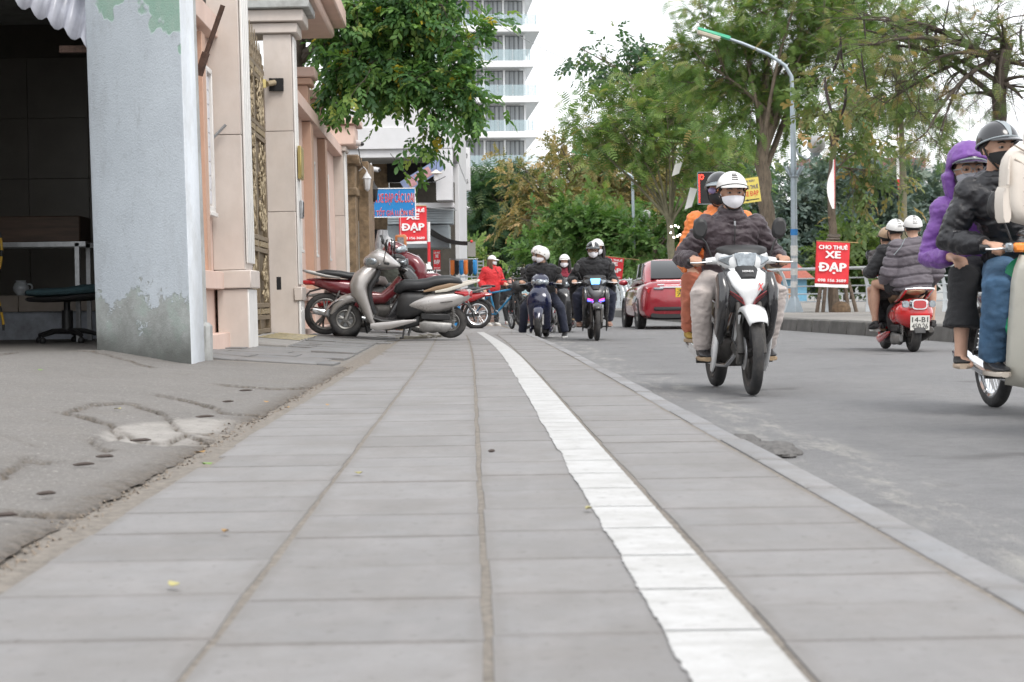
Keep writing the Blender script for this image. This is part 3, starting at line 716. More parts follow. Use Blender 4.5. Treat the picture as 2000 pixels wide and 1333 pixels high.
o = G().tube([(0, 0, 2.5), (0, -.02, 1.3), (.05, -.04, 1.28)], .03, 8).obj('hanging_clamp', M_RUST, None, loc=(-5.0, 15.6, .2)); tag(o, 'dark iron clamp bar hanging by the garage tile wall', 'clamp')
# ---- salmon boundary wall with marble gate pillars
WALL_A = .03
wall = empty('boundary_wall', (-2.455, 16.2, 0), WALL_A, label='salmon pink boundary wall with pilasters, lattice slots and coping', cat='wall')
wall.rotation_euler = (0, -.012, WALL_A)
def wb(a, b, name, m, parent=wall, bevel=.006): return G().box2(a, b).obj(name, m, parent, bevel=bevel)
wb((-.62, -3.3, -.1), (-.30, .12, 3.2), 'wall_panel', M_PINK)
wb((-.32, -3.2, .62), (-.20, .06, .78), 'dado', M_PINK)
wb((-.34, -3.2, -.1), (-.16, .06, .22), 'plinth', M_PINK)
wb((-.34, -3.2, 2.95), (-.2, .06, 3.15), 'coping', M_PINK)
wb((-.31, -.75, .62), (-.24, -.55, 2.9), 'corner_strip', M_PINKD)
def lattice(x, s0, z0, z1, w=.34):
    f = empty('lattice_slot', (x, s0, 0), parent=wall)
    fr = G(); fr.box((0.02, 0, z0), (.06, w, .05)).box((0.02, 0, z1), (.06, w, .05))
    for sg in (-1, 1): fr.box((0.02, sg * (w / 2 - .02), (z0 + z1) / 2), (.06, .05, z1 - z0))
    fr.box((.025, 0, z0 - .045), (.085, w + .05, .04))
    fr.obj('frame', M_MARBW, f, bevel=.005)
    n = int((z1 - z0) / .14)
    for k in range(n):
        for sg in (-1, 1):
            G().box((.012 - .0, sg * .065, z0 + .05 + (k + .5) * (z1 - z0 - .1) / n), (.03, .115, (z1 - z0 - .1) / n - .012)).obj('block', M_LATT, f, smooth=False)
M_LATT = mat('lattice_block', (.60, .60, .63), .5, var=.2, vscale=20)
lattice(-.30, -.28, 1.35, 2.62, .40)
# pillar by the garage
g = empty('pillar', (0, 0, 0), parent=wall)
wb((-.30, .0, .80), (-.01, .62, 2.05), 'shaft', M_MARB, g, .004); wb((-.30, .0, 2.056), (-.01, .62, 3.6), 'shaft', M_MARB, g, .004)
wb((-.27, -.02, -.1), (.015, .64, .62), 'pedestal', M_MARB, g); wb((-.29, -.05, .625), (.05, .67, .795), 'band', M_MARB, g, .01)
for i in range(4): wb((-.005, .07 + i * .14, .86), (.018, .17 + i * .14, 3.6), 'flute', M_MARBW, g, .006)
wb((.0, -.02, -.1), (.022, .64, .615), 'facing', M_MARBW, g)
# gate pillar with capital
g = empty('pillar', (0.03, 4.87, 0), parent=wall)
wb((-.34, 0, -.1), (-.004, .5, 1.58), 'shaft', M_MARB, g, .004); wb((-.34, 0, 1.586), (-.004, .5, 2.55), 'shaft', M_MARB, g, .004); wb((-.34, 0, 2.556), (-.004, .5, 3.72), 'shaft', M_MARB, g, .004)
for i in range(3): wb((-.0, .05 + i * .14, .7), (.022, .15 + i * .14, 3.7), 'flute', M_MARBW, g, .006)
wb((0, -.01, -.1), (.028, .51, .50), 'facing', M_MARBW, g); wb((-.05, -.03, .505), (.05, .53, .67), 'band', M_MARB, g, .01)
wb((-.95, -.06, 3.725), (.08, .56, 3.85), 'capital', M_MARB, g, .012); wb((-1.0, -.12, 3.855), (.16, .62, 4.0), 'capital', M_MARB, g, .012); wb((-1.05, -.2, 4.005), (.24, .70, 4.10), 'capital', M_GREYP, g, .012)
wb((-1.1, -.2, 4.105), (.32, 3.0, 4.25), 'cornice', M_PINK, g, .03); wb((-1.2, -.25, 4.255), (.48, 3.1, 4.5), 'cornice', M_PINK, g, .02)
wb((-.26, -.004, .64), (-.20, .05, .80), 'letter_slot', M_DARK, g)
# wall beyond the gate
S0, S1 = 5.37, 13.7
wb((-.42, S0, -.1), (-.12, S1, 3.0), 'wall_panel', M_PINK)
wb((-.40, S0, 2.97), (.03, S1, 3.14), 'coping', M_PINK); wb((-.40, S0, .50), (.0, S1, .66), 'dado', M_PINK); wb((-.40, S0, -.1), (.0, S1, .14), 'plinth', M_PINK)
for s in (7.75, 10.3):
    p = empty('pilaster', (0, s, 0), parent=wall)
    wb((-.41, 0, -.095), (-.005, .42, .495), 'foot', M_PINK, p); wb((-.41, .0, .665), (-.0, .4, 2.96), 'shaft', M_PINKD, p); wb((-.41, .02, 3.145), (-.03, .38, 3.46), 'shaft', M_PINKD, p)
    wb((-.44, -.04, 3.465), (.03, .44, 3.56), 'cap', M_PINKD, p, .015); wb((-.48, -.08, 3.565), (.08, .48, 3.70), 'cap', M_PINK, p, .015)
for s in (6.6, 9.0, 11.6): lattice(-.12, s, 1.2, 2.5, .5)
# end column with the large pink cap
p = empty('pillar', (.05, 13.7, 0), parent=wall)
wb((-.26, 0, -.1), (-.004, .55, 1.95), 'shaft', M_MARB, p, .004); wb((-.26, 0, 1.956), (-.004, .55, 3.05), 'shaft', M_MARB, p, .004)
for i in range(2): wb((0, .04 + i * .3, -.1), (.03, .22 + i * .3, 3.05), 'flute', M_MARBW, p)
wb((-.32, -.05, 3.055), (.06, .6, 3.14), 'cap', M_MARB, p, .012); wb((-.46, -.1, 3.145), (.22, .75, 3.5), 'cap', M_PINK, p, .03); wb((-.56, -.18, 3.505), (.30, .85, 3.62), 'cap', M_PINK, p, .012)
# plate, bell and iron bars fixed to the wall are things of their own
def on_wall(name, label, cat, loc): return empty(name, wall_M @ Vector(loc), WALL_A, label=label, cat=cat)
wall_M = Matrix.Translation(wall.location) @ wall.rotation_euler.to_matrix().to_4x4()
t = on_wall('brass_plaque', 'polished brass nameplate on the gate pillar', 'plaque', (.06, 5.1, 1.98)); G().box((.02, 0, .2), (.04, .36, .40)).obj('plate', mat('brass', (.50, .40, .16), .3, .8, var=.15), t, bevel=.006); G().box((.042, 0, .2), (.006, .30, .34)).obj('engraved_field', mat('brass_dull', (.40, .33, .15), .45, .7), t)
t = on_wall('door_intercom', 'slim dark intercom with white edge on the gate pillar', 'intercom', (.055, 5.15, 1.52)); G().box((.02, 0, .1), (.04, .12, .22)).obj('housing', M_STEEL, t, bevel=.008); G().box((.042, 0, .1), (.006, .09, .18)).obj('face', M_BLACKP, t)
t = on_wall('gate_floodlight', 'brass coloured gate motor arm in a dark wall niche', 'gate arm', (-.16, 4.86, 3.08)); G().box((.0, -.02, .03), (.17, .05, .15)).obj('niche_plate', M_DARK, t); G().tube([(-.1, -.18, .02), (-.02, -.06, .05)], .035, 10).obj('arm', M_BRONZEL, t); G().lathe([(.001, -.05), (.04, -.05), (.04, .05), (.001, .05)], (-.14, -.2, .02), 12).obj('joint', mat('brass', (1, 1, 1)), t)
t = on_wall('iron_bracket', 'rusty iron bar bracket jutting from the salmon wall', 'bracket', (-.2, -1.2, 2.48)); G().tube([(0, 0, 0), (.22, -.1, .55)], .022, 6).obj('bar', M_RUST, t); G().tube([(-.01, .0, -.03), (.06, -.03, .16)], .035, 6).obj('sleeve', M_RUST, t)
t = on_wall('lamp_tube', 'thin grey tube lamp tilted on the marble pillar', 'lamp', (-.33, -.06, 1.95)); G().tube([(0, 0, 0), (.19, -.02, .19)], .014, 8).obj('tube', M_STEEL, t)
# ---- bronze gate
gate = empty('bronze_gate', tuple(wall_M @ Vector((-.34, .62, .1))), WALL_A, label='tall ornate bronze gate with scrollwork panels between marble pillars', cat='gate')
gate.rotation_euler = (0, -.012, WALL_A)
def scroll(rx, sz, n, seed, r=.012):
    g = G(); q = random.Random(seed)
    for i in range(n):
        cy, cz = q.uniform(-rx, rx), q.uniform(-sz, sz); R = q.uniform(.04, .10); a0 = q.uniform(0, 2 * PI); dr = q.choice([-1, 1])
        p = []
        for k in range(9):
            t = k / 8; a = a0 + dr * t * 4.6; rr = R * (1 - .75 * t); p.append((.012 * math.sin(t * 3), cy + rr * math.cos(a), cz + rr * math.sin(a)))
        g.tube(p, [r * (1.2 - .5 * k / 8) for k in range(9)], 5)
    return g.mesh('scrollwork')
SCR = {}
for li, s0 in enumerate((0.0, 2.12)):
    lf = empty('leaf', (0, s0, 0), parent=gate); Wd = 2.08
    fr = G()
    for y in (.05, Wd - .05, Wd / 2): fr.box((0, y, 1.62), (.07, .09, 3.24))
    for z in (.06, .22, .36, 1.0, 1.14, 2.32, 2.46, 3.02, 3.14): fr.box((0.002, Wd / 2, z), (.075, Wd, .055))
    fr.obj('frame', M_BRONZE, lf, bevel=.006)
    G().box((-.02, Wd / 2, 1.6), (.012, Wd - .05, 3.1)).obj('backing', M_BRONZE, lf)
    for h in range(2):
        yc = Wd * (.25 + .5 * h)
        for (zc, hz, n) in ((.68, .26, 26), (1.73, .52, 60), (2.74, .24, 36)):
            key = (round(hz, 2), h)
            if key not in SCR: SCR[key] = scroll(.34 if zc > 1 else .2, hz, n, hash(key) % 99); SCR[key].materials.append(M_BRONZEL)
            link('scrollwork', SCR[key], None, lf, (.03, yc, zc))
        for z in (.29, 1.07, 2.39, 3.08):
            g = G()
            for k in range(16): g.box((.03, yc - .4 + k * .053, z), (.03, .03, .06))
            g.obj('bead_row', M_BRONZEL, lf)
    g = G()
    for k in range(9):
        y = .12 + k * .23; hh = .30 + .12 * math.sin(k * PI / 8)
        g.tube([(0, y, 3.2), (0, y, 3.2 + hh)], [.022, .006], 6); g.torus((0, y + .1, 3.3), .07, .014, 14, 6, Matrix.Rotation(PI / 2, 3, 'Y'))
    g.obj('crest', M_BRONZE, lf)
t = tag(G().hexa([tuple(wall_M @ Vector(p)) for p in ((-.30, .64, -.05), (.30, .64, -.06), (.22, 4.86, -.06), (-.30, 4.86, -.05))], [tuple(wall_M @ Vector(p)) for p in ((-.30, .64, .13), (.30, .64, .075), (.22, 4.86, .075), (-.30, 4.86, .13))]).obj('gate_ramp', m_slab('ramp_stone', (.26, .25, .24), (.29, .28, .26)), None, bevel=.01), 'grey stone ramp with yellow stripes at the gate foot', 'ramp')
for k in range(6):
    y = 2.3 + k * .42
    G().hexa([tuple(wall_M @ Vector((x, yy, lerp(.076, .131, (.3 - x) / .6) + .002))) for x, yy in ((.27, y), (.27, y + .13), (-.2, y + .33), (-.2, y + .2))], [tuple(wall_M @ Vector((x, yy, lerp(.076, .131, (.3 - x) / .6) + .006))) for x, yy in ((.27, y), (.27, y + .13), (-.2, y + .33), (-.2, y + .2))]).obj('stripe', mat('worn_yellow_paint', (.50, .42, .24), .8, var=.4, vscale=15), t)
# ================================================================== SHOP HOUSE AND ITS STREET SIGNS
M_STONE = mat('brown_stone_cladding', (.22, .15, .085), .6, var=.6, vscale=7, bmp=.6, bscale=12, dirt=.6, dcol=(.10, .065, .03), dscale=5)
M_WHITEW = mat('white_wall_paint', (.62, .62, .63), .7, var=.08, vscale=2, dirt=.25, dcol=(.45, .43, .4))
M_GREYM = mat('grey_metal_panel', (.30, .34, .36), .5, .2, var=.15, vscale=4, dirt=.3)
def B(name, a, b, m, parent, bevel=.008): return G().box2(a, b).obj(name, m, parent, bevel=bevel)
t = empty('stone_pier', (-2.9, 30.9, -.1), label='rough brown stone clad pier beyond the salmon wall', cat='pier')
B('shaft', (-.15, 0, 0), (.16, .5, 3.0), M_STONE, t); B('band', (-.18, -.04, 2.45), (.20, .54, 2.6), M_STONE, t, .02); B('cap', (-.2, -.06, 3.0), (.24, .56, 3.18), M_STONE, t, .03); B('wall_return', (.165, .55, 0), (.35, 1.8, 3.1), M_STONE, t)
shop = empty('shop_house', (-1.25, 38, -.1), label='white shop house with overhanging upper floor and grey roller boxes', cat='house')
B('upper_floor', (-6.0, 0, 3.95), (0, 12, 5.3), M_WHITEW, shop); B('fascia', (-6.0, -.06, 3.88), (.0, -.005, 4.35), M_WHITEW, shop)
B('soffit_band', (-6.0, .02, 3.7), (-.4, .3, 3.94), M_WHITEW, shop)
B('corner_pier', (-.36, -.05, 2.75), (0.0, .5, 3.87), M_WHITEW, shop); 
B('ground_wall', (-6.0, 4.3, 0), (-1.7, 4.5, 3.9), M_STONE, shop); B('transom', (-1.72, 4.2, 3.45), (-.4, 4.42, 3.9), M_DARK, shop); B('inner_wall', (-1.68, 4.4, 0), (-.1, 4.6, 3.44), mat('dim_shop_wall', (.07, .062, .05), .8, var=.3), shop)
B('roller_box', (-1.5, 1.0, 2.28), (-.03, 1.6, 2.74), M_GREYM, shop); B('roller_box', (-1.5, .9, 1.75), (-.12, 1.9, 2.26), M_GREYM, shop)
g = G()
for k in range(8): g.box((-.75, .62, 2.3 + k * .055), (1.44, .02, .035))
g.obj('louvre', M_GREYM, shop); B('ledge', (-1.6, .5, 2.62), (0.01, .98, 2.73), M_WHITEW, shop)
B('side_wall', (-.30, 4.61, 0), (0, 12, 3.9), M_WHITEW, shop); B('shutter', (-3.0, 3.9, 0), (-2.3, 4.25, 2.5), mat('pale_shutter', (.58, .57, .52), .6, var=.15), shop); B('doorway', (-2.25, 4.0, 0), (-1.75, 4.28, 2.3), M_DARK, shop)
B('door_frame', (-3.5, 3.95, 0), (-3.1, 4.28, 2.7), mat('old_red_frame', (.28, .12, .09), .7, var=.3), shop)
def sign(name, label, cat, px0, py0, px1, py1, Y, m, thick=.02, tilt=0.0, yaw=0.0):
    a, b = at(px0, py1, Y), at(px1, py0, Y); w, h = b.x - a.x, b.z - a.z
    r = empty(name, ((a.x + b.x) / 2, Y, a.z), label=label, cat=cat); r.rotation_euler = (0, tilt, yaw)
    return r, w, h
M_SBLUE = mat('blue_sign_board', (.015, .20, .50), .4, var=.08, vscale=4, dirt=.2, dcol=(.1, .2, .3))
M_SRED = mat('red_banner_cloth', (.70, .035, .045), .7, var=.12, vscale=5, bmp=.3, bscale=9)
M_TW = mat('white_lettering', (.82, .81, .80), .6, var=.04); M_TR = mat('red_lettering', (.62, .03, .03), .5, var=.05); M_TN = mat('navy_lettering', (.03, .03, .16), .6, var=.05)
s, w, h = sign('bicycle_sale_sign', 'blue board reading BÁN XE ĐẠP CÁC LOẠI over the parked scooters', 'sign', 719, 368, 811, 425, 34.0, None)
G().box((0, 0, h / 2), (w, .03, h)).obj('board', M_SBLUE, s, bevel=.004); fr = G()
for z in (0, h): fr.box((0, -.003, z), (w + .03, .045, .016))
for x in (-w / 2, w / 2): fr.box((x, -.003, h / 2), (.016, .045, h))
fr.obj('frame', M_TW, s)
for txt, zz, hh, ww in (('BÁN XE ĐẠP CÁC LOẠI', .66, .50, .96), ('XE TỐT GIÁ LUÔN RẺ', .19, .30, .94)):
    put_text(s, txt, w * ww, h * hh, (0, -.018, h * zz), M_TW, bold=.022, extrude=.001, name='lettering_outline'); put_text(s, txt, w * ww * .985, h * hh * .97, (0, -.024, h * zz), M_TR, bold=.010, extrude=.001)
def cloth(w, h, seed, amp=.012, nx=14, nz=18, white_edge=True):
    V = []; F = []
    for j in range(nz + 1):
        for i in range(nx + 1):
            x = (i / nx - .5) * w; z = j / nz * h
            V.append((x + .004 * mnoise.noise((j * .3, seed, 0)), amp * (1.2 - j / nz) * (math.sin(i / nx * 7 + seed) + .7 * mnoise.noise((i * .3, j * .25, seed))), z))
    for j in range(nz):
        for i in range(nx): p = j * (nx + 1) + i; F.append((p, p + 1, p + nx + 2, p + nx + 1))
    me = bpy.data.meshes.new('cloth'); me.from_pydata(V, [], F); me.polygons.foreach_set('use_smooth', [True] * len(F)); return me
def rental_banner(name, label, box, Y, yaw=0.0, pole=None, seed=1, tilt=0.0):
    s, w, h = sign(name, label, 'banner', *box, Y, None, yaw=yaw, tilt=tilt)
    c = link('cloth', cloth(w, h * .93, seed), M_SRED, s, (0, 0, h * .07)); md = c.modifiers.new('t', 'SOLIDIFY'); md.thickness = .003
    G().box((0, .002, h * .035), (w * .99, .006, h * .07)).obj('white_hem', M_TW, s)
    for txt, zz, hh, ww in (('CHO THUÊ', .885, .115, .86), ('XE', .715, .16, .48), ('ĐẠP', .42, .26, .84), ('098 156 3689', .15, .065, .84)):
        o = put_text(s, txt, w * ww, h * hh, (0, -.026, h * zz), M_TW, bold=.045 if hh > .1 else .03, extrude=.001)
    if pole: G().tube([(-w / 2 - pole[0], 0, h + .004), (w / 2 + pole[1], 0, h - .004)], .011, 6).obj('rod', mat('bamboo', (.45, .30, .13), .7, var=.3), s)
    return s
rental_banner('rental_banner', 'red CHO THUÊ XE ĐẠP banner hanging beneath the shop roller boxes', (780, 402, 833, 477), 36.0, pole=(.05, .0), seed=2)
rental_banner('rental_banner', 'small red rental banner low beside the striped awning pole', (847, 489, 860, 530), 37.5, seed=4)
o = G().tube([at(812, 404, 36.2), at(891, 411, 38.2)], .012, 8).obj('sign_pole', M_STEEL); tag(o, 'thin steel pole jutting out over the shop front', 'pole')
t = empty('faded_signboard', at(825, 343, 37.6), label='faded pink and blue signboard slung diagonally under the overhang', cat='sign'); t.rotation_euler = (0, -.55, .15)
G().box((0, 0, 0), (.98, .06, .27)).obj('board', mat('faded_blue_board', (.20, .25, .40), .7, var=.3), t); 
for k in range(3): G().box((-.28 + k * .2, -.033, 0), (.17, .006, .2)).obj('panel', mat('faded_pink_board', (.45, .24, .25), .7, var=.3, vscale=20), t)
t = empty('hat_lamp', at(852, 355, 37.4), label='white bulb lamp under a small conical hat', cat='lamp'); G().lathe([(.001, .26), (.14, .17), (.135, .165), (.001, .2)], n=18).obj('shade', mat('cream_shade', (.6, .55, .48), .7), t); G().lathe([(.001, 0), (.03, .0), (.05, .05), (.05, .16), (.001, .18)], n=14).obj('bulb', M_TW, t); G().tube([(0, 0, .24), (.02, 0, .42)], .006, 6).obj('cord', M_BLACKP, t)
for (px, py, Y, lab) in ((717, 372, 31.3, 'white scrolled wall lantern on the brown stone pier'), (731, 393, 32.5, 'dark wall lantern hanging before the blue sale sign')):
    t = empty('wall_lantern', at(px, py, Y), label=lab, cat='lantern'); m = M_WHITEW if px < 720 else M_BLACKP
    G().lathe([(.012, -.02), (.03, 0), (.05, .02), (.07, .2), (.085, .21), (.05, .27), (.02, .31), (.008, .35)], n=6).obj('cage', m, t); G().lathe([(.03, .02), (.055, .19)], n=6).obj('glass', mat('frosted_glass', (.5, .48, .42), .3), t); G().tube([(0, 0, .35), (-.06, .02, .42), (-.15, .06, .35)], .01, 6).obj('bracket', m, t)
for (px, py, Y, lab) in ((700, 282, 30.1, 'white bullet security camera under the pink column cap'), (735, 333, 37.8, 'dome security camera under the white shop soffit')):
    t = empty('security_camera', at(px, py, Y), label=lab, cat='camera'); G().tube([(-.12, 0, .04), (.06, -.06, .0)], [.05, .05], 12).obj('housing', M_WHITEW, t); G().ell((.07, -.07, -.005), (.035, .035, .035)).obj('lens', M_BLACKP, t); G().tube([(-.1, .02, .04), (-.12, .05, .16)], .015, 6).obj('mount', M_WHITEW, t)
t = empty('hotel_nameplate', at(899, 374, 52), label='white upright sign with black lettering behind the shop house corner', cat='sign'); G().box((0, 0, .65), (.62, .08, 1.3)).obj('board', M_WHITEW, t, bevel=.05, seg=3)
for txt, z, w_, h_ in (('Minh', 1.08, .5, .2), ('TE', .68, .34, .2), ('ƯỢNG', .28, .52, .17)): put_text(t, txt, w_, h_, (-.02, -.045, z), mat('black_lettering', (.02, .02, .02), .6), bold=.0, shear=.2 if z > 1 else 0)
# black cloth awning on a striped pole
t = empty('cloth_awning', at(838, 500, 36.5), label='black cloth awning stretched from a red and white pole', cat='awning'); o0 = at(838, 500, 36.5)
a, b, c, d = at(842, 447, 36.8) - o0, at(921, 472, 35.5) - o0, at(918, 480, 38.5) - o0, at(838, 462, 39.5) - o0
V = []; F = []; n = 12
for i in range(n + 1):
    for j in range(7):
        u, v = i / n, j / 6; p = (a * (1 - u) + b * u) * (1 - v) + (d * (1 - u) + c * u) * v; p = p - Vector((0, 0, .10 * math.sin(PI * u) * (1 - .4 * v))); V.append(tuple(p))
for i in range(n):
    for j in range(6): p = i * 7 + j; F.append((p, p + 1, p + 8, p + 7))
me = bpy.data.meshes.new('canopy'); me.from_pydata(V, [], F); me.polygons.foreach_set('use_smooth', [True] * len(F)); o = link('canopy', me, mat('black_awning', (.03, .03, .033), .8, var=.2), t); md = o.modifiers.new('t', 'SOLIDIFY'); md.thickness = .008
bz = b; G().box((bz.x, bz.y, bz.z - .16), (.16, .02, .3)).obj('valance', mat('grey_cloth', (.25, .24, .22), .9), t); G().ell((bz.x, bz.y, bz.z), (.03, .03, .03)).obj('end_cap', M_TR, t)
for k in range(3): G().tube([(0, 0, -.55 + k * .42), (0, 0, -.13 + k * .42)], .032, 10).obj('pole_band', M_SRED if k == 1 else M_TW, t)
# goods at the shop front
t = empty('wrapped_goods', at(783, 482, 27.5), label='orange pack in clear plastic hanging by the shop', cat='package'); G().shell([(-.09, 0, .17, .02), (-.07, -.01, .185, .035), (.06, -.01, .19, .035), (.09, .01, .17, .02)], 12, 3).obj('pack', mat('orange_pack', (.65, .25, .10), .4, var=.2, vscale=20), t); G().box((0.0, -.04, .09), (.10, .006, .11)).obj('printed_panel', mat('grey_print', (.35, .36, .38), .4, var=.6, vscale=40), t); G().tube([(0, 0, .18), (.0, .02, .6)], .004, 5).obj('string', M_TW, t)
t = empty('rain_cape', at(748, 500, 28.5), label='translucent grey rain cape hung in folds over the parked bikes', cat='rain cape')
M_CLEAR = mat('cloudy_plastic', (.50, .51, .53), .15, var=.35, vscale=14, trans=.35)
g = G(); 
for k in range(7):
    a = k * .9; g.tube([(.05 * math.sin(a), .05 * math.cos(a), .42), (.07 * math.sin(a + .4), .07 * math.cos(a), .2), (.10 * math.sin(a + .2), .08 * math.cos(a), -.05)], [.03, .06, .03], 8)
g.obj('folds', M_CLEAR, t); G().add([(-.05, 0, .42), (.30, -.1, .18), (.28, .1, .14), (-.02, .1, .3), (.05, -.12, .2)], [(0, 1, 2, 3), (0, 4, 1)]).obj('hood_peak', M_CLEAR, t)
t = empty('blue_crate_stack', (-1.2, 36.4, -.1), label='bright blue plastic barrel shape stacked with a brown box', cat='barrel'); G().lathe([(.001, 0), (.12, 0), (.13, .5), (.13, .7), (.10, .8), (.001, .82)], n=14).obj('barrel', mat('blue_plastic', (.02, .22, .52), .35, var=.15), t); G().box((-.2, 0, .7), (.22, .3, .26)).obj('box', mat('brown_box', (.22, .10, .06), .8), t)
t = empty('grey_crate', at(922, 545, 42), label='grey plastic lattice crate beside the blue barrel', cat='crate')
for k in range(5): G().box((0, 0, .05 + k * .09), (.58, .4, .03)).obj('slat', mat('grey_crate_plastic', (.30, .33, .36), .5), t)
for x in (-.28, -.14, 0, .14, .28): G().box((x, -.2, .22), (.025, .03, .46)).obj('rib', MATS['grey_crate_plastic'], t)
t = empty('brick_planter', (-.95, 44.5, -.12), label='low brown brick planter wall past the shop', cat='planter')
for j in range(6):
    for i in range(5): G().box((-.45 + i * .22 + (j % 2) * .1, 0, .05 + j * .075), (.21, .12, .066)).obj('brick', mat('brown_brick', (.25, .16, .13), .85, var=.3), t, smooth=False)
# ---- beige house closing the street and glass hotel tower
t = empty('beige_house', (-6.0, 118, -.2), label='beige low building with white columns seen behind the awning', cat='building')
B('wall', (-6, 0, 0), (9, 8, 5.8), mat('beige_wall', (.55, .46, .28), .8, var=.1), t); B('cornice', (-6.2, -.5, 5.5), (9.2, 0, 6.0), M_WHITEW, t, .03); B('terrace', (-4, -1.6, 2.3), (12.0, -.05, 2.75), M_WHITEW, t, .02)
for k in range(8): G().lathe([(.22, 0), (.20, .2), (.16, 1.6), (.22, 2.3), (.16, 2.8), (.14, 5.0), (.25, 5.5)], (-3.5 + k * 1.9, -.9, 0), 12).obj('column', M_WHITEW, t)
for k in range(6): B('window', (-3 + k * 1.9, -.02, 3.1), (-1.9 + k * 1.9, .05, 5.1), mat('street_glass', (.22, .27, .28), .1, var=.2, vscale=2), t); B('shopfront', (-3 + k * 1.9, -.03, .3), (-1.6 + k * 1.9, .05, 2.2), MATS['street_glass'], t)
tower = empty('hotel_tower', (2.2, 150, 0), .06, label='tall white hotel tower with glass balconies on every floor', cat='tower')
def m_curtain():
    m, nt, bs = base_mat('curtained_glass')
    f = noise_fac(nt, 3.0, 3, .5, .3, .7, stretch=(3, 1, .05)); c = mixc(nt, f, (.17, .19, .205), (.42, .44, .45)); nt.links.new(c, bs.inputs['Base Color']); bs.inputs['Roughness'].default_value = .15; bs.inputs['Specular IOR Level'].default_value = .5; return m
M_CURT = m_curtain(); M_MULL = mat('grey_mullion', (.10, .11, .12), .5); M_WTOW = mat('white_cladding', (.78, .79, .80), .5, var=.05, vscale=.5)
def m_balu():
    m, nt, bs = base_mat('balustrade_glass'); bs.inputs['Base Color'].default_value = (.45, .58, .62, 1); bs.inputs['Roughness'].default_value = .05; bs.inputs['Alpha'].default_value = .38; return m
M_BALU = m_balu()
FH = 3.0; W_ = 18.0
B('core', (-W_, .6, 0), (-1.2, 14, 36), M_WTOW, tower)
WIN_M = {}
for fl in range(12):
    z = 2.1 + fl * FH
    dx = [.0, .5, .1, .6, .2, .45, 0, .55, .15, .5, .1, .3][fl]
    B('floor_slab', (-W_, -.9, z + .12), (dx - .1, 14, z + .66), M_WTOW, tower, .02)
    for k in range(5):
        xa = -.9 - k * 1.75 - (.02 if fl % 2 else .0); w = 1.55
        wn_ = empty('window', (xa - w, .55, z + .62), parent=tower)
        if 'g' not in WIN_M:
            WIN_M['g'] = G().box((w / 2, 0, 1.18), (w, .06, 2.36)).mesh('pane', smooth=False); WIN_M['g'].materials.append(M_CURT)
            q = G()
            for i in range(5): q.box((w * i / 4, -.04, 1.18), (.07, .08, 2.37))
            q.box((w / 2, -.04, 2.33), (w, .08, .07)); WIN_M['f'] = q.mesh('frame', smooth=False); WIN_M['f'].materials.append(M_MULL)
        link('pane', WIN_M['g'], None, wn_); link('frame', WIN_M['f'], None, wn_)
        B('fin', (xa, .2, z + .62), (xa + .18, .6, z + FH), M_WTOW, tower, .0)
    B('balustrade', (-W_, -.82, z + .70), (dx - .35, -.78, z + 1.62), M_BALU, tower, 0); B('balustrade', (dx - .39, -.76, z + .70), (dx - .35, .5, z + 1.62), M_BALU, tower, 0)
    g = G(); 
    for k in range(12): g.box((-.6 - k * 1.3, -.84, z + 1.15), (.035, .035, 1.05))
    g.obj('baluster', mat('steel_post', (.5, .53, .54), .4, .5), tower)
# ================================================================== TREES
def leaf_mat(name, cols, trans=.4):
    m, nt, bs = base_mat(name)
    a = nd(nt, 'ShaderNodeAttribute', attribute_name='tint'); cr_ = nd(nt, 'ShaderNodeValToRGB'); nt.links.new(a.outputs['Fac'], cr_.inputs[0])
    els = cr_.color_ramp.elements
    for i, (p, c) in enumerate(cols):
        e = els[i] if i < 2 else els.new(p); e.position = p; e.color = tuple(c) + (1,)
    nt.links.new(cr_.outputs[0], bs.inputs['Base Color']); bs.inputs['Roughness'].default_value = .55; bs.inputs['Specular IOR Level'].default_value = .35
    tr = nd(nt, 'ShaderNodeBsdfTranslucent'); nt.links.new(mixc(nt, 1.0, cr_.outputs[0], (1.2, 1.25, .7), 'MULTIPLY'), tr.inputs[0])
    mx = nd(nt, 'ShaderNodeMixShader'); mx.inputs[0].default_value = trans; out = nt.nodes['Material Output']
    nt.links.new(bs.outputs[0], mx.inputs[1]); nt.links.new(tr.outputs[0], mx.inputs[2]); nt.links.new(mx.outputs[0], out.inputs[0])
    return m
L_FICUS = leaf_mat('glossy_broad_leaf', [(0, (.055, .125, .05)), (.45, (.085, .19, .055)), (.8, (.15, .28, .07)), (.95, (.23, .33, .09)), (.985, (.50, .40, .05))])
L_FERN = leaf_mat('feathery_leaf', [(0, (.085, .155, .05)), (.45, (.135, .23, .065)), (.8, (.21, .30, .085)), (.95, (.29, .30, .115)), (1, (.35, .27, .12))])
L_OLIVE = leaf_mat('dry_olive_leaf', [(0, (0.121, 0.149, 0.061)), (.4, (0.216, 0.209, 0.088)), (.75, (0.324, 0.257, 0.115)), (1, (0.459, 0.324, 0.162))])
L_DARK = leaf_mat('dark_evergreen_leaf', [(0, (.05, .105, .06)), (.6, (.075, .145, .075)), (.9, (.12, .19, .09)), (1, (.20, .24, .10))])
L_BRIGHT = leaf_mat('fresh_green_leaf', [(0, (.06, .13, .035)), (.5, (.095, .19, .05)), (.9, (.14, .235, .07)), (1, (.20, .25, .09))])
L_FAR = leaf_mat('haze_tinted_leaf', [(0, (.10, .145, .13)), (.6, (.13, .185, .16)), (1, (.18, .22, .175))], .25)  # haze over the lake is put into this paler, bluer leaf colour
L_MIX = leaf_mat('thinning_leaf', [(0, (.075, .125, .045)), (.55, (.13, .19, .065)), (.8, (.20, .215, .085)), (.93, (.30, .225, .10)), (1, (.38, .25, .11))])
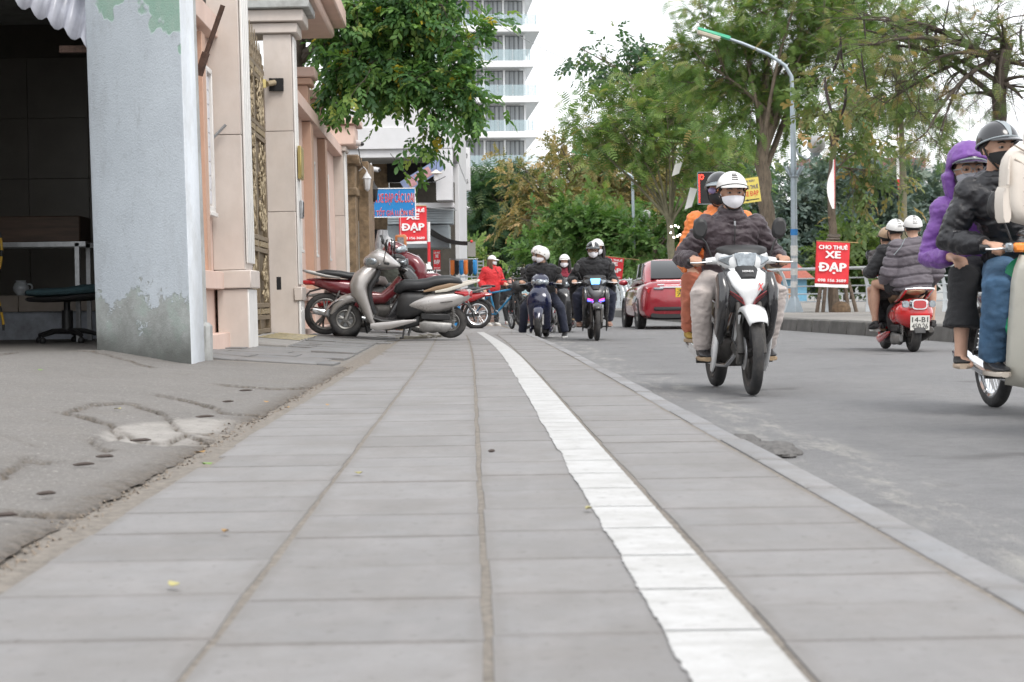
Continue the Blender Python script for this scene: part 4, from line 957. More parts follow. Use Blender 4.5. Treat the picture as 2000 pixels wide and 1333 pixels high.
M_BARK = mat('grey_brown_bark', (.17, .135, .10), .95, var=.45, vscale=7, bmp=.8, bscale=22, bdist=.03, stretch=(2.5, 2.5, .6))
M_BARKD = mat('dark_bark', (.085, .068, .055), .95, var=.4, vscale=9, bmp=.6, bscale=30)
M_BARKG = mat('greenish_bark', (.20, .185, .12), .9, var=.35, vscale=5, bmp=.5, bscale=30)
def tmpl_frond(n=10, L=.42, w=.12, t=.024):
    V = []; F = []
    for i in range(n):
        u = (i + .7) / n; x = L * u; ww = w * math.sin(PI * (.12 + .85 * u)) ; z = -.22 * L * u * u
        for sg in (-1, 1):
            a = len(V); V += [(x - t * .5, 0, z), (x + t * .35, 0, z), (x + t * .75, sg * ww, z - .25 * ww), (x + t * .15, sg * ww, z - .25 * ww)]; F.append((a, a + 1, a + 2, a + 3))
    return np.array(V), np.array(F)
def tmpl_leaf(L=.11, w=.026):
    V = [(0, 0, 0), (L * .3, w, -.006), (L * .7, w * .85, -.012), (L, 0, -.03), (L * .7, -w * .85, -.012), (L * .3, -w, -.006), (L * .5, 0, .008)]
    return np.array(V), np.array([(0, 6, 2, 1), (6, 3, 2, 2), (0, 5, 4, 6), (6, 4, 3, 3)][0:1] + [(6, 3, 3, 2)][0:0] + [(0, 5, 4, 6), (6, 4, 3, 2)])
def tmpl_quad(L=.1, w=.035):
    return np.array([(0, 0, 0), (L * .5, w, -.01), (L, 0, -.02), (L * .5, -w, .01)]), np.array([(0, 1, 2, 3)])
def tmpl_spray(n=7, L=.30, l=.10, w=.03):
    V = []; F = []
    q = random.Random(3)
    for i in range(n):
        u = (i + 1) / n; sg = 1 if i % 2 else -1; a = sg * q.uniform(.5, 1.0) if i < n - 1 else 0; b = q.uniform(-.5, .2)
        R = Matrix.Rotation(a, 3, 'Z') @ Matrix.Rotation(-b, 3, 'Y') @ Matrix.Rotation(q.uniform(-.6, .6), 3, 'X')
        vv, ff = tmpl_leaf(l, w); o = len(V)
        for p in vv: V.append(tuple(R @ Vector(p) + Vector((L * u, 0, -.12 * L * u * u))))
        F += [tuple(k + o for k in f) for f in ff]
    return np.array(V), np.array(F)
def scatter(T, P, Dn, rng, scale=(.7, 1.25), roll=1.2, tint=None):
    """copies of leaf template T at points P, pointing along Dn"""
    V0, F0 = T; N = len(P); P = np.asarray(P, float); X = np.asarray(Dn, float); X /= np.linalg.norm(X, axis=1)[:, None] + 1e-9
    up = np.tile([0, 0, 1.0], (N, 1)) + rng.normal(0, .35 * roll, (N, 3)); Y = np.cross(up, X); Y /= np.linalg.norm(Y, axis=1)[:, None] + 1e-9; Zv = np.cross(X, Y)
    s = rng.uniform(*scale, N)
    R = np.stack([X, Y, Zv], 2) * s[:, None, None]
    V = np.einsum('nij,kj->nki', R, V0) + P[:, None, :]
    F = (F0[None] + (np.arange(N) * len(V0))[:, None, None]).reshape(-1, F0.shape[1])
    tn = np.repeat(rng.uniform(0, 1, N) if tint is None else tint, len(V0))
    return V.reshape(-1, 3), F, tn
def bez(a, b, c, n):
    return [a * (1 - t) ** 2 + b * 2 * t * (1 - t) + c * t * t for t in [i / n for i in range(n + 1)]]
def tree(name, label, trunk, r0, crowns, limbs, subs, tw, T, nleaf, lm, bark=M_BARK, group=None, seed=1, droop=.35, tw_len=.6, cat='tree', scale=(.7, 1.3), per=None, clump=1.0, rtip=.55):
    """trunk: world points; crowns: (centre, (rx, ry, rz), weight); limbs reach for points inside the crowns, leaves sit on the twigs"""
    rng = np.random.default_rng(seed); q = random.Random(seed)
    base = Vector(trunk[0]); root = empty(name, base, label=label, cat=cat, group=group)
    tp = [Vector(p) - base for p in trunk]
    g = G()
    # smooth trunk
    fine = []
    for i in range(len(tp) - 1):
        for k in range(4):
            t = k / 4; p = tp[i].lerp(tp[i + 1], t); fine.append(p + Vector((q.uniform(-1, 1), q.uniform(-1, 1), 0)) * r0 * .18)
    fine.append(tp[-1]); n = len(fine)
    rad = [r0 * (1.0 - (1 - rtip) * i / (n - 1)) * (1.35 if i == 0 else 1.12 if i == 1 else 1) for i in range(n)]
    g.tube(fine, rad, 12)
    wts = [c[2] for c in crowns]
    def target():
        c, r, w = q.choices(crowns, wts)[0]
        while True:
            v = Vector((q.uniform(-1, 1), q.uniform(-1, 1), q.uniform(-1, 1)))
            if .25 < v.length < 1: break
        return Vector(c) - base + Vector((v.x * r[0], v.y * r[1], v.z * r[2]))
    LP = []; LD = []
    nodes = []
    for i in range(limbs):
        k = q.randint(int(n * .62), n - 1); a = fine[k]; t = target(); d = t - a
        mid = a + d * .5 + Vector((q.uniform(-.1, .1) * d.length, q.uniform(-.1, .1) * d.length, abs(d.length) * .16))
        p = bez(a, mid, t, 7); rr = rad[k] * q.uniform(.35, .55)
        g.tube(p, [rr * (1 - .75 * j / 7) for j in range(8)], 7); nodes += [(p[j], (p[j] - p[j - 1]).normalized(), rr * (1 - .75 * j / 7)) for j in range(2, 8)]
    ends = list(nodes)
    for i in range(subs):
        t = target(); a, da, ra = min(q.sample(nodes, min(14, len(nodes))), key=lambda z: (z[0] - t).length)
        d = t - a; mid = a + d * .45 + Vector((0, 0, d.length * q.uniform(-.05, .2))) + da * d.length * .15
        p = bez(a, mid, t, 5); rr = max(.006, min(ra * .6, .012 * d.length + .008))
        g.tube(p, [rr * (1 - .7 * j / 5) for j in range(6)], 5); ends += [(p[j], (p[j] - p[j - 1]).normalized(), rr) for j in range(2, 6)]
        LP += p[2:]; LD += [(p[j] - p[j - 1]) for j in range(2, 6)]
    for i in range(tw):
        a, da, ra = q.choice(ends); v = (da + Vector((q.uniform(-1, 1), q.uniform(-1, 1), q.uniform(-.8, .7)))).normalized(); L = tw_len * q.uniform(.5, 1.3)
        p = bez(a, a + v * L * .6 + Vector((0, 0, .05 * L)), a + v * L - Vector((0, 0, droop * .4 * L)), 3)
        g.tube(p, [max(.004, ra * .35), .005, .004, .003], 4, cap=False); LP += p[1:]; LD += [v] * 3
    g.obj('trunk', bark, root, angle=60)
    idx = rng.integers(0, len(LP), nleaf)
    P = np.array([tuple(LP[i]) for i in idx]) + rng.normal(0, .06 * clump, (nleaf, 3)); Dn = np.array([tuple(Vector(LD[i]).normalized()) for i in idx])
    Dn = Dn + rng.normal(0, .75, (nleaf, 3)); Dn[:, 2] -= droop
    V, F, tn = scatter(T, P, Dn, rng, scale)
    me = np_mesh('crown', V, F, {'tint': np.clip(tn, 0, 1)}); link('crown', me, lm, root)
    return root
def el(px, py, rx, rz, Y, w=1.0, ry=None):
    c = at(px, py, Y); k = Y / FPX; return (c, (rx * k, (ry if ry else rx) * k, rz * k), w)
def gnd(px, Y, z=FAR_Z): p = at(px, 583, Y); return Vector((p.x, Y, z))
FROND = tmpl_frond(8, .30, .085, .026); FRONDF = tmpl_frond(6, .40, .125, .045); FROND2 = tmpl_frond(10, .34, .10, .02); LEAF = tmpl_leaf(.12, .03); SPRAY = tmpl_spray(); SPRAYB = tmpl_spray(6, .42, .17, .045); QUAD = tmpl_quad(.2, .06)
# tree over the salmon wall
tree('overhanging_tree', 'glossy broad-leaved tree leaning over the salmon wall with hanging sprays', [(-4.3, 26.5, 0), (-4.25, 26.3, 2.2), at(575, 130, 26), at(600, 20, 26)], .17,
     [el(690, 60, 105, 90, 25.5, 3.0), el(815, 30, 85, 80, 25, 2.2), el(750, 150, 105, 60, 25, 2.6), el(865, 150, 55, 45, 24.6, 1.1), el(835, 250, 26, 36, 24.5, .5), el(742, 245, 26, 28, 24.5, .4), el(915, 185, 34, 16, 24.5, .35), el(635, 170, 45, 40, 25, .8), el(925, 70, 22, 30, 24.6, .2)],
     11, 90, 430, tmpl_spray(6, .24, .105, .026), 2500, L_FICUS, M_BARKD, seed=11, droop=.55, tw_len=.38, scale=(.75, 1.25))
G_ST = 'trees along the lakeside footway'
tree('lakeside_tree', 'tall feathery-leaved tree with thick bark trunk holding the yellow rental sign', [gnd(1514, 47), at(1506, 500, 47), at(1492, 380, 47), at(1488, 300, 47), at(1500, 220, 47)], .26,
     [el(1480, 20, 190, 110, 48, 2.6), el(1400, 140, 110, 80, 48, 1.2), el(1570, 130, 90, 120, 49, 1.3), el(1490, 220, 110, 80, 48, 1.0), el(1640, 20, 100, 70, 49, .7)], 16, 150, 620, FROND, 6600, L_FERN, group=G_ST, seed=21, tw_len=.8, scale=(.8, 1.5))
tree('lakeside_tree', 'slender tree tied to wooden stakes behind the red banner', [gnd(1630, 39.5), at(1626, 480, 39.5), at(1622, 350, 39.5), at(1630, 270, 39.5)], .115,
     [el(1640, 150, 90, 120, 39.5, 1.4), el(1600, 230, 60, 60, 39, .8), el(1700, 380, 70, 70, 39.5, 1.1), el(1680, 280, 80, 50, 39.5, .9)], 7, 40, 120, SPRAYB, 330, L_MIX, M_BARK, group=G_ST, seed=22, tw_len=.6, droop=.8, scale=(.7, 1.1))
tree('lakeside_tree', 'thin greenish-trunked tree behind the two white helmets', [gnd(1772, 46), at(1766, 480, 46), at(1762, 330, 46), at(1752, 150, 46), at(1745, 60, 46)], .14,
     [el(1730, 120, 110, 110, 46, 1.6), el(1690, 30, 100, 60, 46, 1), el(1770, 230, 90, 60, 45, .9), el(1660, 220, 60, 60, 45.5, .6)], 10, 70, 320, FROND, 2300, L_FERN, M_BARKG, group=G_ST, seed=23, tw_len=.8, scale=(.8, 1.4))
tree('pod_tree', 'half-bare tree with crooked limbs and long dark seed pods', [gnd(1948, 31), at(1950, 400, 31), at(1950, 260, 31), at(1956, 130, 31), at(1966, 85, 31)], .145,
     [el(1850, 60, 130, 60, 31, 1.2), el(1740, 90, 160, 60, 30.5, 1.5), el(1820, 180, 150, 70, 31, 1.5), el(1960, 40, 110, 90, 31, 1.2), el(1800, 270, 60, 40, 30, .5), el(2050, 150, 100, 120, 31, 1), el(1700, 40, 120, 60, 31, .7)], 17, 120, 420, FROND2, 1300, L_MIX, M_BARKD, seed=24, tw_len=.75, scale=(.6, 1.0), rtip=.8)
tree('lakeside_tree', 'forked feathery tree standing behind the red car', [gnd(1318, 60), at(1314, 520, 60), at(1308, 440, 60), at(1300, 400, 60)], .17,
     [el(1210, 270, 130, 70, 60, 1.6), el(1330, 230, 120, 90, 60, 1.8), el(1260, 180, 120, 60, 61, 1), el(1400, 300, 90, 70, 59, 1)], 13, 120, 380, FRONDF, 3000, L_FERN, M_BARKG, group=G_ST, seed=25, tw_len=1.0, scale=(.8, 1.4))
tree('lakeside_tree', 'leaning tree with drooping broad leaf sprays above the car', [gnd(1392, 66), at(1385, 480, 66), at(1400, 380, 66), at(1370, 280, 66)], .2,
     [el(1180, 110, 75, 50, 64, .55), el(1250, 140, 80, 60, 64, .9), el(1350, 190, 90, 80, 65, 1), el(1430, 330, 70, 60, 66, .7)], 9, 60, 170, SPRAYB, 900, L_DARK, M_BARK, group=G_ST, seed=26, tw_len=.9, droop=.8, scale=(.9, 1.5))
G_FT = 'trees further along the street'
tree('street_tree', 'low fresh green tree behind the black-jacketed pair', [gnd(1205, 80), at(1208, 540, 80), at(1200, 490, 80)], .16, [el(1165, 470, 115, 62, 80, 2), el(1120, 440, 60, 40, 79, .7), el(1230, 500, 70, 40, 80, .8)], 12, 90, 240, tmpl_spray(7, .5, .17, .055), 2000, L_BRIGHT, M_BARK, group=G_FT, seed=31, tw_len=.8)
tree('street_tree', 'light green tree beside the grey lamp post', [gnd(1272, 78), at(1270, 540, 78), at(1280, 480, 78)], .15, [el(1300, 450, 90, 60, 78, 1.6), el(1370, 430, 60, 70, 78, 1), el(1290, 510, 70, 30, 77, .7)], 11, 80, 220, tmpl_spray(7, .5, .17, .055), 1500, L_BRIGHT, M_BARK, group=G_FT, seed=32, tw_len=.8)
tree('street_tree', 'large dry olive-brown tree over the bend of the street', [gnd(1150, 96), at(1150, 520, 96), at(1140, 450, 96)], .26, [el(1110, 350, 130, 75, 96, 2), el(1200, 330, 120, 80, 97, 2), el(1060, 410, 90, 70, 95, 1.3), el(1180, 420, 120, 60, 95, 1.2)], 15, 150, 420, tmpl_spray(8, .62, .19, .05), 3600, L_OLIVE, M_BARKD, group=G_FT, seed=33, tw_len=1.2)
tree('street_tree', 'brownish thin-leaved tree rising over the lamp heads', [gnd(1300, 100), at(1290, 500, 100), at(1290, 420, 100)], .24, [el(1290, 330, 120, 90, 100, 2), el(1360, 360, 90, 80, 101, 1.2), el(1250, 390, 90, 70, 99, 1)], 13, 110, 330, tmpl_spray(8, .62, .19, .05), 2300, L_OLIVE, M_BARKD, group=G_FT, seed=34, tw_len=1.2)
tree('street_tree', 'dense dark green tree below the hotel tower', [gnd(985, 104, ROAD_Z), at(985, 540, 104), at(975, 470, 104)], .26, [el(965, 420, 65, 95, 104, 2), el(1000, 380, 60, 60, 105, 1.2), el(940, 480, 45, 45, 103, .8), el(1030, 470, 70, 60, 104, 1.3)], 13, 130, 360, tmpl_frond(6, .75, .26, .085), 3600, L_DARK, M_BARKD, group=G_FT, seed=35, tw_len=1.1)
tree('street_tree', 'small green tree behind the red-jacketed woman', [gnd(1075, 88), at(1075, 550, 88), at(1070, 500, 88)], .14, [el(1060, 500, 70, 45, 88, 1.5), el(1100, 470, 50, 50, 89, 1)], 9, 70, 180, tmpl_spray(7, .5, .17, .055), 1200, L_BRIGHT, M_BARK, group=G_FT, seed=36, tw_len=.8)
tree('street_tree', 'dusty green sapling beside the blue barrel', [gnd(905, 56, -.1), at(905, 540, 56), at(903, 500, 56)], .05, [el(905, 500, 40, 45, 56, 1), el(930, 515, 28, 22, 56, .5)], 6, 40, 120, tmpl_spray(7, .3, .12, .035), 420, L_FERN, M_BARK, seed=37, tw_len=.4)
rr_ = random.Random(50)
G_LT = 'trees across the lake'
LTREES = [(1395, 470, 75, 110), (1465, 440, 70, 130), (1535, 430, 75, 135), (1600, 400, 70, 140), (1665, 395, 80, 140), (1725, 400, 70, 140), (1790, 410, 75, 135), (1850, 400, 70, 140), (1905, 420, 75, 130), (1970, 420, 80, 130), (2040, 410, 80, 130), (1335, 500, 70, 90)]
LAB_L = ['blue-green wooded crown across the lake, behind the far trunks', 'dark wooded crown across the lake behind the bark trunk', 'dusky crown across the lake behind the lamp post', 'tall dusky crown across the lake behind the flag', 'dusky crown across the lake above the round bush', 'dark crown across the lake behind the thin green trunk', 'dark crown across the lake behind the white helmets', 'dusky crown across the lake beside the purple hood', 'dark crown across the lake behind the purple raincoat', 'dark crown across the lake behind the black jacket', 'dark crown across the lake behind the cream backpack', 'low wooded crown across the lake behind the red car']
for i, (px, py, rx, rz) in enumerate(LTREES):
    Y = 165 + (i * 37) % 30
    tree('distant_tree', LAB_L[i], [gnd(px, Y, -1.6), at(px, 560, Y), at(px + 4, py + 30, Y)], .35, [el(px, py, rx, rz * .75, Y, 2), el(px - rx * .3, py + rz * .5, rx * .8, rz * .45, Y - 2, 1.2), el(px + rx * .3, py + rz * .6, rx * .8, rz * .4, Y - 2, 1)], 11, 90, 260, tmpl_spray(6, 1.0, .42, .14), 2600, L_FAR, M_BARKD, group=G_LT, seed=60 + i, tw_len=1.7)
tree('lakeside_bush', 'rounded yellow-green bush across the railing behind the banner', [gnd(1650, 100, -1.3), at(1650, 560, 100), at(1650, 530, 100)], .12, [el(1655, 490, 58, 48, 100, 2), el(1620, 520, 40, 34, 100, 1), el(1700, 520, 36, 36, 100, 1)], 12, 100, 250, tmpl_spray(7, .55, .2, .06), 2400, leaf_mat('yellow_green_leaf', [(0, (.06, .11, .03)), (.6, (.11, .175, .05)), (1, (.17, .22, .07))]), M_BARK, seed=80, tw_len=.9, cat='bush')
for i, (px, Y, h, lab) in enumerate(((1182, 84, 120, 'straight grey trunk of a street tree behind the black jackets'), (1430, 74, 230, 'pale slanting trunk behind the helmeted couple'))):
    tree('street_tree', lab, [gnd(px, Y), at(px + 3, 560 - h * .3, Y), at(px - 12, 583 - h, Y)], .17, [el(px - 15, 540 - h, 70, 50, Y, 1)], 7, 40, 140, FRONDF, 900, L_FERN, M_BARK, group=G_FT, seed=90 + i, tw_len=.9)
# seed pods: each one hangs on its own
pod = G(); pod.tube([(0, 0, 0), (.012, 0, -.06), (.02, 0, -.2), (.012, .01, -.36), (-.02, .01, -.5), (-.035, .01, -.56)], [.006, .022, .03, .03, .024, .006], 8, flat=.45); POD = pod.mesh('seed_pod'); POD.materials.append(mat('dry_pod', (.035, .025, .022), .7, var=.4, vscale=20))
for (px, py, s, a) in ((1612, 150, 1.1, .1), (1642, 70, 1.0, -.2), (1682, 100, 1.2, .1), (1688, 20, .9, 0), (1640, 85, .9, .2), (1812, 30, 1.0, .05), (1822, 33, .9, -.15), (1855, -5, 1.2, .2), (1940, 38, 1.0, -.5), (1995, 50, .9, 0), (1652, 170, .9, .3), (1895, 118, .7, .1), (1935, 100, .6, .2)):
    o = link('seed_pod', POD, None, None, at(px, py, 30.6)); o.scale = (s, s, s * 1.05); o.rotation_euler = (a, a * .7, px); tag(o, 'long dark seed pod hanging from the half-bare tree', 'seed pod', 'seed pods hanging from the half-bare tree')
# ================================================================== STREET FURNITURE
M_GALV = mat('lamp_post_paint', (.36, .42, .46), .45, .4, var=.12, vscale=3, dirt=.3, dcol=(.25, .25, .24))
M_GREENL = mat('lamp_green', (.03, .36, .20), .4, var=.1); M_LENS = mat('lamp_lens', (.55, .50, .40), .3, var=.1)
M_GLOBE = mat('milky_globe', (.60, .60, .60), .25, var=.12, vscale=3, trans=.3)
def lamp_head(t, p, d, k=1.0):
    d = d.normalized(); sd = Vector((0, 1, 0)); up = d.cross(sd) * -1
    if up.z < 0: up = -up
    def q(a, w, h): return p + d * a * k + sd * w * k + up * h * k
    h = G().hexa([q(0, -.10, -.03), q(0, .10, -.03), q(.95, .13, -.02), q(.95, -.13, -.02)], [q(0, -.07, .08), q(0, .07, .08), q(.98, .10, .07), q(.98, -.10, .07)]).obj('head', M_GREENL, t, bevel=.02)
    G().hexa([q(.3, -.10, -.13), q(.3, .10, -.13), q(.93, .11, -.12), q(.93, -.11, -.12)], [q(.26, -.12, -.025), q(.26, .12, -.025), q(.96, .13, -.022), q(.96, -.13, -.022)]).obj('lens', M_LENS, t, bevel=.015)
Y = 40.5
base = gnd(1551, Y); t = empty('street_lamp', base, label='tall grey street lamp with green head and globe side lamp', cat='street lamp')
def L(px, py, YY=Y): return at(px, py, YY) - base
p0 = L(1551, 600); col = [Vector((0, 0, 0)), L(1551, 450), L(1550, 330), L(1548, 200), L(1546, 150), L(1533, 128), L(1500, 106), L(1450, 85), L(1412, 72)]
G().tube(col[:4], [.085, .075, .07, .06], 12).obj('pole', M_GALV, t); G().tube(col[3:], [.05, .045, .042, .04, .035, .03], 10).obj('arm', M_GALV, t)
lamp_head(t, L(1426, 77), L(1368, 60) - L(1426, 77), .82)
G().lathe([(.22, 0), (.21, .06), (.13, .3), (.10, .38), (.085, .4)], n=4).obj('base_plinth', M_GALV, t, bevel=.01)
cr0 = L(1551, 345)
for k in range(8):
    a = k * PI / 4; d = Vector((math.cos(a), math.sin(a), 0)); G().tube([cr0 + d * .07, cr0 + d * .12 + Vector((0, 0, .05)), cr0 + d * .24 + Vector((0, 0, .24))], [.02, .028, .016], 6).obj('crown_leaf', M_GALV, t)
G().lathe([(.1, -.03), (.12, 0), (.1, .03)], cr0, 14).obj('collar', M_GALV, t)
G().tube([L(1553, 270), L(1558, 300), L(1575, 312), L(1594, 303)], .022, 8).obj('globe_arm', M_GALV, t); gc = L(1594, 283); G().ell(gc, (.215, .215, .215), 20, 14).obj('globe', M_GLOBE, t); G().lathe([(.001, -.27), (.07, -.26), (.1, -.2), (.09, -.17)], gc, 14).obj('globe_holder', M_GALV, t)
for (py0, py1, m) in ((448, 460, 'blue_sticker'), (480, 500, 'notice_paper'), (505, 512, 'notice_paper'), (525, 538, 'notice_paper'), (550, 562, 'notice_paper')):
    a, b = L(1551, py1), L(1551, py0); G().tube([a, b], .083, 12, cap=False).obj('sticker', mat(m, (.03, .2, .5) if m[0] == 'b' else (.62, .62, .6), .7, var=.2, vscale=30), t)
for (pxp, Y, top, hx, hy, gl, lab) in ((1241, 78, 345, 1158, 308, True, 'grey street lamp among the light green trees'), (1135, 112, 415, 1085, 398, False, 'far street lamp with green head in the brown foliage')):
    base = gnd(pxp, Y); t = empty('street_lamp', base, label=lab, cat='street lamp')
    a = at(pxp - 6, top, Y) - base; b = at(hx, hy, Y) - base
    G().tube([(0, 0, 0), a], [.085, .06], 10).obj('pole', M_GALV, t); G().tube([a, a * .35 + b * .65 + Vector((0, 0, .15)), b], [.05, .04, .035], 8).obj('arm', M_GALV, t); lamp_head(t, b, Vector((-1, 0, .25)), 1.0 if Y < 90 else 1.2)
    if gl: G().ell(at(1262, 420, Y) - base, (.22, .22, .22), 16, 10).obj('globe', M_GLOBE, t); G().tube([at(1243, 425, Y) - base, at(1255, 433, Y) - base, at(1262, 428, Y) - base], .02, 6).obj('globe_arm', M_GALV, t)
# railing: every post and rail its own part
M_RAIL = mat('white_railing_paint', (.62, .66, .68), .45, var=.1, vscale=2, dirt=.35, dcol=(.4, .42, .42))
RP = [(2.6, 80), (3.9, 66), (5.0, 53), (5.9, 45), (6.5, 41.2), (8.1, 39.6), (9.4, 37.8), (11.5, 34.5), (13.5, 31)]
rail = empty('lake_railing', (6.5, 41.2, FAR_Z), label='white curved-post metal railing along the lake edge', cat='railing')
ro = Vector((6.5, 41.2, FAR_Z)); path = []
for (a, b) in zip(RP, RP[1:]):
    A = Vector((*a, FAR_Z)); Bv = Vector((*b, FAR_Z)); n = max(1, round((Bv - A).length / 1.0))
    for k in range(n): path.append(A.lerp(Bv, k / n))
path.append(Vector((*RP[-1], FAR_Z)))
for i, p in enumerate(path):
    d = (path[min(i + 1, len(path) - 1)] - path[max(i - 1, 0)]).normalized(); nn = Vector((-d.y, d.x, 0)); nn = nn if nn.y < 0 else -nn
    q = p - ro; pr = [q + nn * o + Vector((0, 0, z)) for o, z in ((0, 0), (-.02, .3), (.0, .6), (.08, .85), (.17, 1.0))]
    G().tube(pr, [.075, .06, .055, .05, .045], 4, ref=tuple(d)).obj('post', M_RAIL, rail)
    if i < len(path) - 1:
        e = path[i + 1] - ro
        for o, z, r in ((.17, 1.02, .04), (.06, .80, .018), (.01, .62, .018), (-.01, .44, .018), (-.015, .26, .018)):
            G().tube([q + nn * o + Vector((0, 0, z)), e + nn * o + Vector((0, 0, z))], r, 6).obj('rail', M_RAIL, rail)
o = G().box2((0, 0, 0), (1, 1, 1)); V = []; F = []
for i, p in enumerate(path): V += [(p.x + .25, p.y + .25, -1.5), (p.x + .25, p.y + .25, FAR_Z - .02), (p.x + .6, p.y + .5, FAR_Z - .02)]
# lake edge wall with yellow and teal boats seen through the rails
wall_l = empty('pedal_boat_hut', at(1540, 560, 95), label='blue lakeside hut with red roof behind the railing', cat='hut'); wall_l.location.z = -1.25
B('wall', (-1.2, 0, 0), (1.0, 2, 2.6), mat('hut_blue', (.16, .36, .50), .7, var=.15), wall_l); G().hexa([(-1.5, -.4, 2.6), (1.4, -.4, 2.6), (1.4, 2.4, 2.6), (-1.5, 2.4, 2.6)], [(-.6, .9, 3.6), (.5, .9, 3.6), (.5, 1.1, 3.6), (-.6, 1.1, 3.6)]).obj('roof', mat('hut_red_roof', (.32, .10, .07), .8, var=.2), wall_l); B('window', (-.6, -.02, 1.2), (.4, .02, 2.1), mat('hut_orange_panel', (.42, .23, .13), .7), wall_l)
t = empty('far_pavilion', at(1700, 328, 240), label='long far building with maroon roof above the lake trees', cat='building'); t.location.z = -1.3
zt = at(1700, 310, 240).z + 1.3; B('block', (-9, 0, 0), (7, 10, zt - 1.5), mat('far_grey_wall', (.42, .43, .43), .8), t); B('roof', (-9.5, -.5, zt - 1.5), (7.5, 10.5, zt), mat('far_maroon', (.28, .13, .13), .8), t)
t = empty('far_house', at(1790, 330, 260), label='pale far house with red gable beside the maroon roof', cat='house'); t.location.z = -1.3
zt = at(1800, 322, 260).z + 1.3; B('block', (0, 0, 0), (18, 10, zt), mat('far_pale_wall', (.58, .58, .57), .8), t); G().hexa([(-3, -1, zt - 1), (1, -1, zt - 1), (1, 9, zt - 1), (-3, 9, zt - 1)], [(-2, 3, zt + .6), (-1, 3, zt + .6), (-1, 5, zt + .6), (-2, 5, zt + .6)]).obj('gable', mat('far_red_roof', (.45, .17, .14), .8), t)
# banners, stakes, flags and the yellow sign
rental_banner('rental_banner', 'large red CHO THUÊ XE ĐẠP 098 156 3689 banner tied to staked tree', (1591, 472, 1656, 562), 38.6, pole=(.0, .18), seed=7, tilt=.05)
rental_banner('rental_banner', 'red rental banner half hidden behind the black-jacketed riders', (1172, 502, 1214, 548), 52.0, pole=(.0, .45), seed=9, tilt=.12)
M_STK = mat('weathered_stake', (.16, .125, .095), .9, var=.4, vscale=14, bmp=.4, bscale=40)
for (pa, pb, lab) in (((1595, 617), (1612, 482), 'short wooden stake under the banner edge'), ((1607, 617), (1618, 478), 'pale wooden stake leaning behind the banner'), ((1658, 613), (1638, 470), 'dark wooden stake propping the thin tree'), ((1674, 614), (1640, 490), 'long slanting wooden stake beside the banner')):
    a = at(*pa, 39.3); a.z = FAR_Z - .03; b = at(*pb, 39.4); tag(G().tube([a, (a + b) / 2 + Vector((.01, 0, 0)), b], [.045, .04, .036], 7).obj('tree_stake', M_STK), lab, 'stake')
tag(G().ell(at(1643, 606, 39.0), (.22, .2, .2), 12, 8).obj('root_ball', mat('coconut_husk', (.15, .10, .06), .95, var=.5, vscale=12, bmp=.9, bscale=20)), 'brown husk clump lying at the staked tree foot', 'husk')
c0 = at(1627, 468, 39.3)
tag(G().torus(c0, .13, .035, 16, 6).torus(c0 + Vector((.02, 0, .08)), .125, .03, 16, 6, Matrix.Rotation(.2, 3, 'X')).obj('binding_rope', mat('old_rope', (.13, .11, .09), .95, var=.4, vscale=30)), 'grey rope binding the stakes to the thin tree', 'rope')
for (px, p0, p1, Y, lab, red) in ((1629, 312, 408, 38.8, 'white and red flag hanging edge-on by the staked tree', True), (1756, 250, 370, 44.5, 'narrow white streamer with red tip on the green trunk', False)):
    a, b = at(px, p1, Y), at(px, p0, Y); t = empty('hanging_flag', a, label=lab, cat='flag'); h = (b - a).length
    G().hexa([(-.0, 0, 0), (.0, .02, 0), (.02, .3, .05), (.02, .28, .05)], [(.04, 0, h), (.04, .02, h), (.05, .2, h), (.05, .18, h)])
    V = []; F = []
    for j in range(13):
        u = j / 12; z = u * h; w = (.14 if red else .05) * math.sin(PI * min(1, u * 1.1 + .05)) + .015
        V += [(-w, .0, z), (-w * .3, .03, z), (.01, .0, z), (.035 if red else .015, .02, z)]
    for j in range(12):
        for i in range(3): p = j * 4 + i; F.append((p, p + 1, p + 5, p + 4))
    me = bpy.data.meshes.new('flag_cloth'); me.from_pydata(V, [], F); me.polygons.foreach_set('use_smooth', [True] * len(F)); me.materials.append(M_TW); me.materials.append(M_SRED)
    for p in me.polygons:
        if (p.index % 3 == 2) or (not red and p.index < 5): p.material_index = 1
    link('flag_cloth', me, None, t)
    G().tube([(.03, 0, -.02), (.045, 0, h + .05)], .008, 6).obj('staff', M_STK, t)
for (px, py, lab) in ((1337, 410, 'pale paper strip flag on the forked tree'), (1312, 345, 'torn white pennant in the foliage behind the car')):
    a = at(px, py, 59); tag(G().hexa([a, a + Vector((.25, .05, .1)), a + Vector((.45, .1, .7)), a + Vector((.2, 0, .75))], [p + Vector((0, .01, 0)) for p in (a, a + Vector((.25, .05, .1)), a + Vector((.45, .1, .7)), a + Vector((.2, 0, .75)))]).obj('paper_flag', M_TW), lab, 'flag')
Y = 44.2; a = at(1466, 372, Y); t = empty('rental_sign', a, label='yellow board reading TẠI ĐÂY CHO THUÊ XE ĐẠP on the bark trunk', cat='sign'); t.rotation_euler = (0, -.13, 0)
w, h = 36 * Y / FPX, 48 * Y / FPX
G().box((0, 0, 0), (w, .02, h)).obj('board', mat('yellow_sign_board', (.68, .56, .12), .55, var=.1, vscale=6, dirt=.25, dcol=(.5, .42, .2)), t, bevel=.004)
for txt, z, ww, hh, m in (('TẠI ĐÂY', .37, .6, .12, M_TN), ('CHO THUÊ', .14, .86, .2, M_TN), ('XE ĐẠP', -.16, .82, .26, M_TR)): put_text(t, txt, w * ww, h * hh, (0, -.014, h * z), m, bold=.02, extrude=.001)
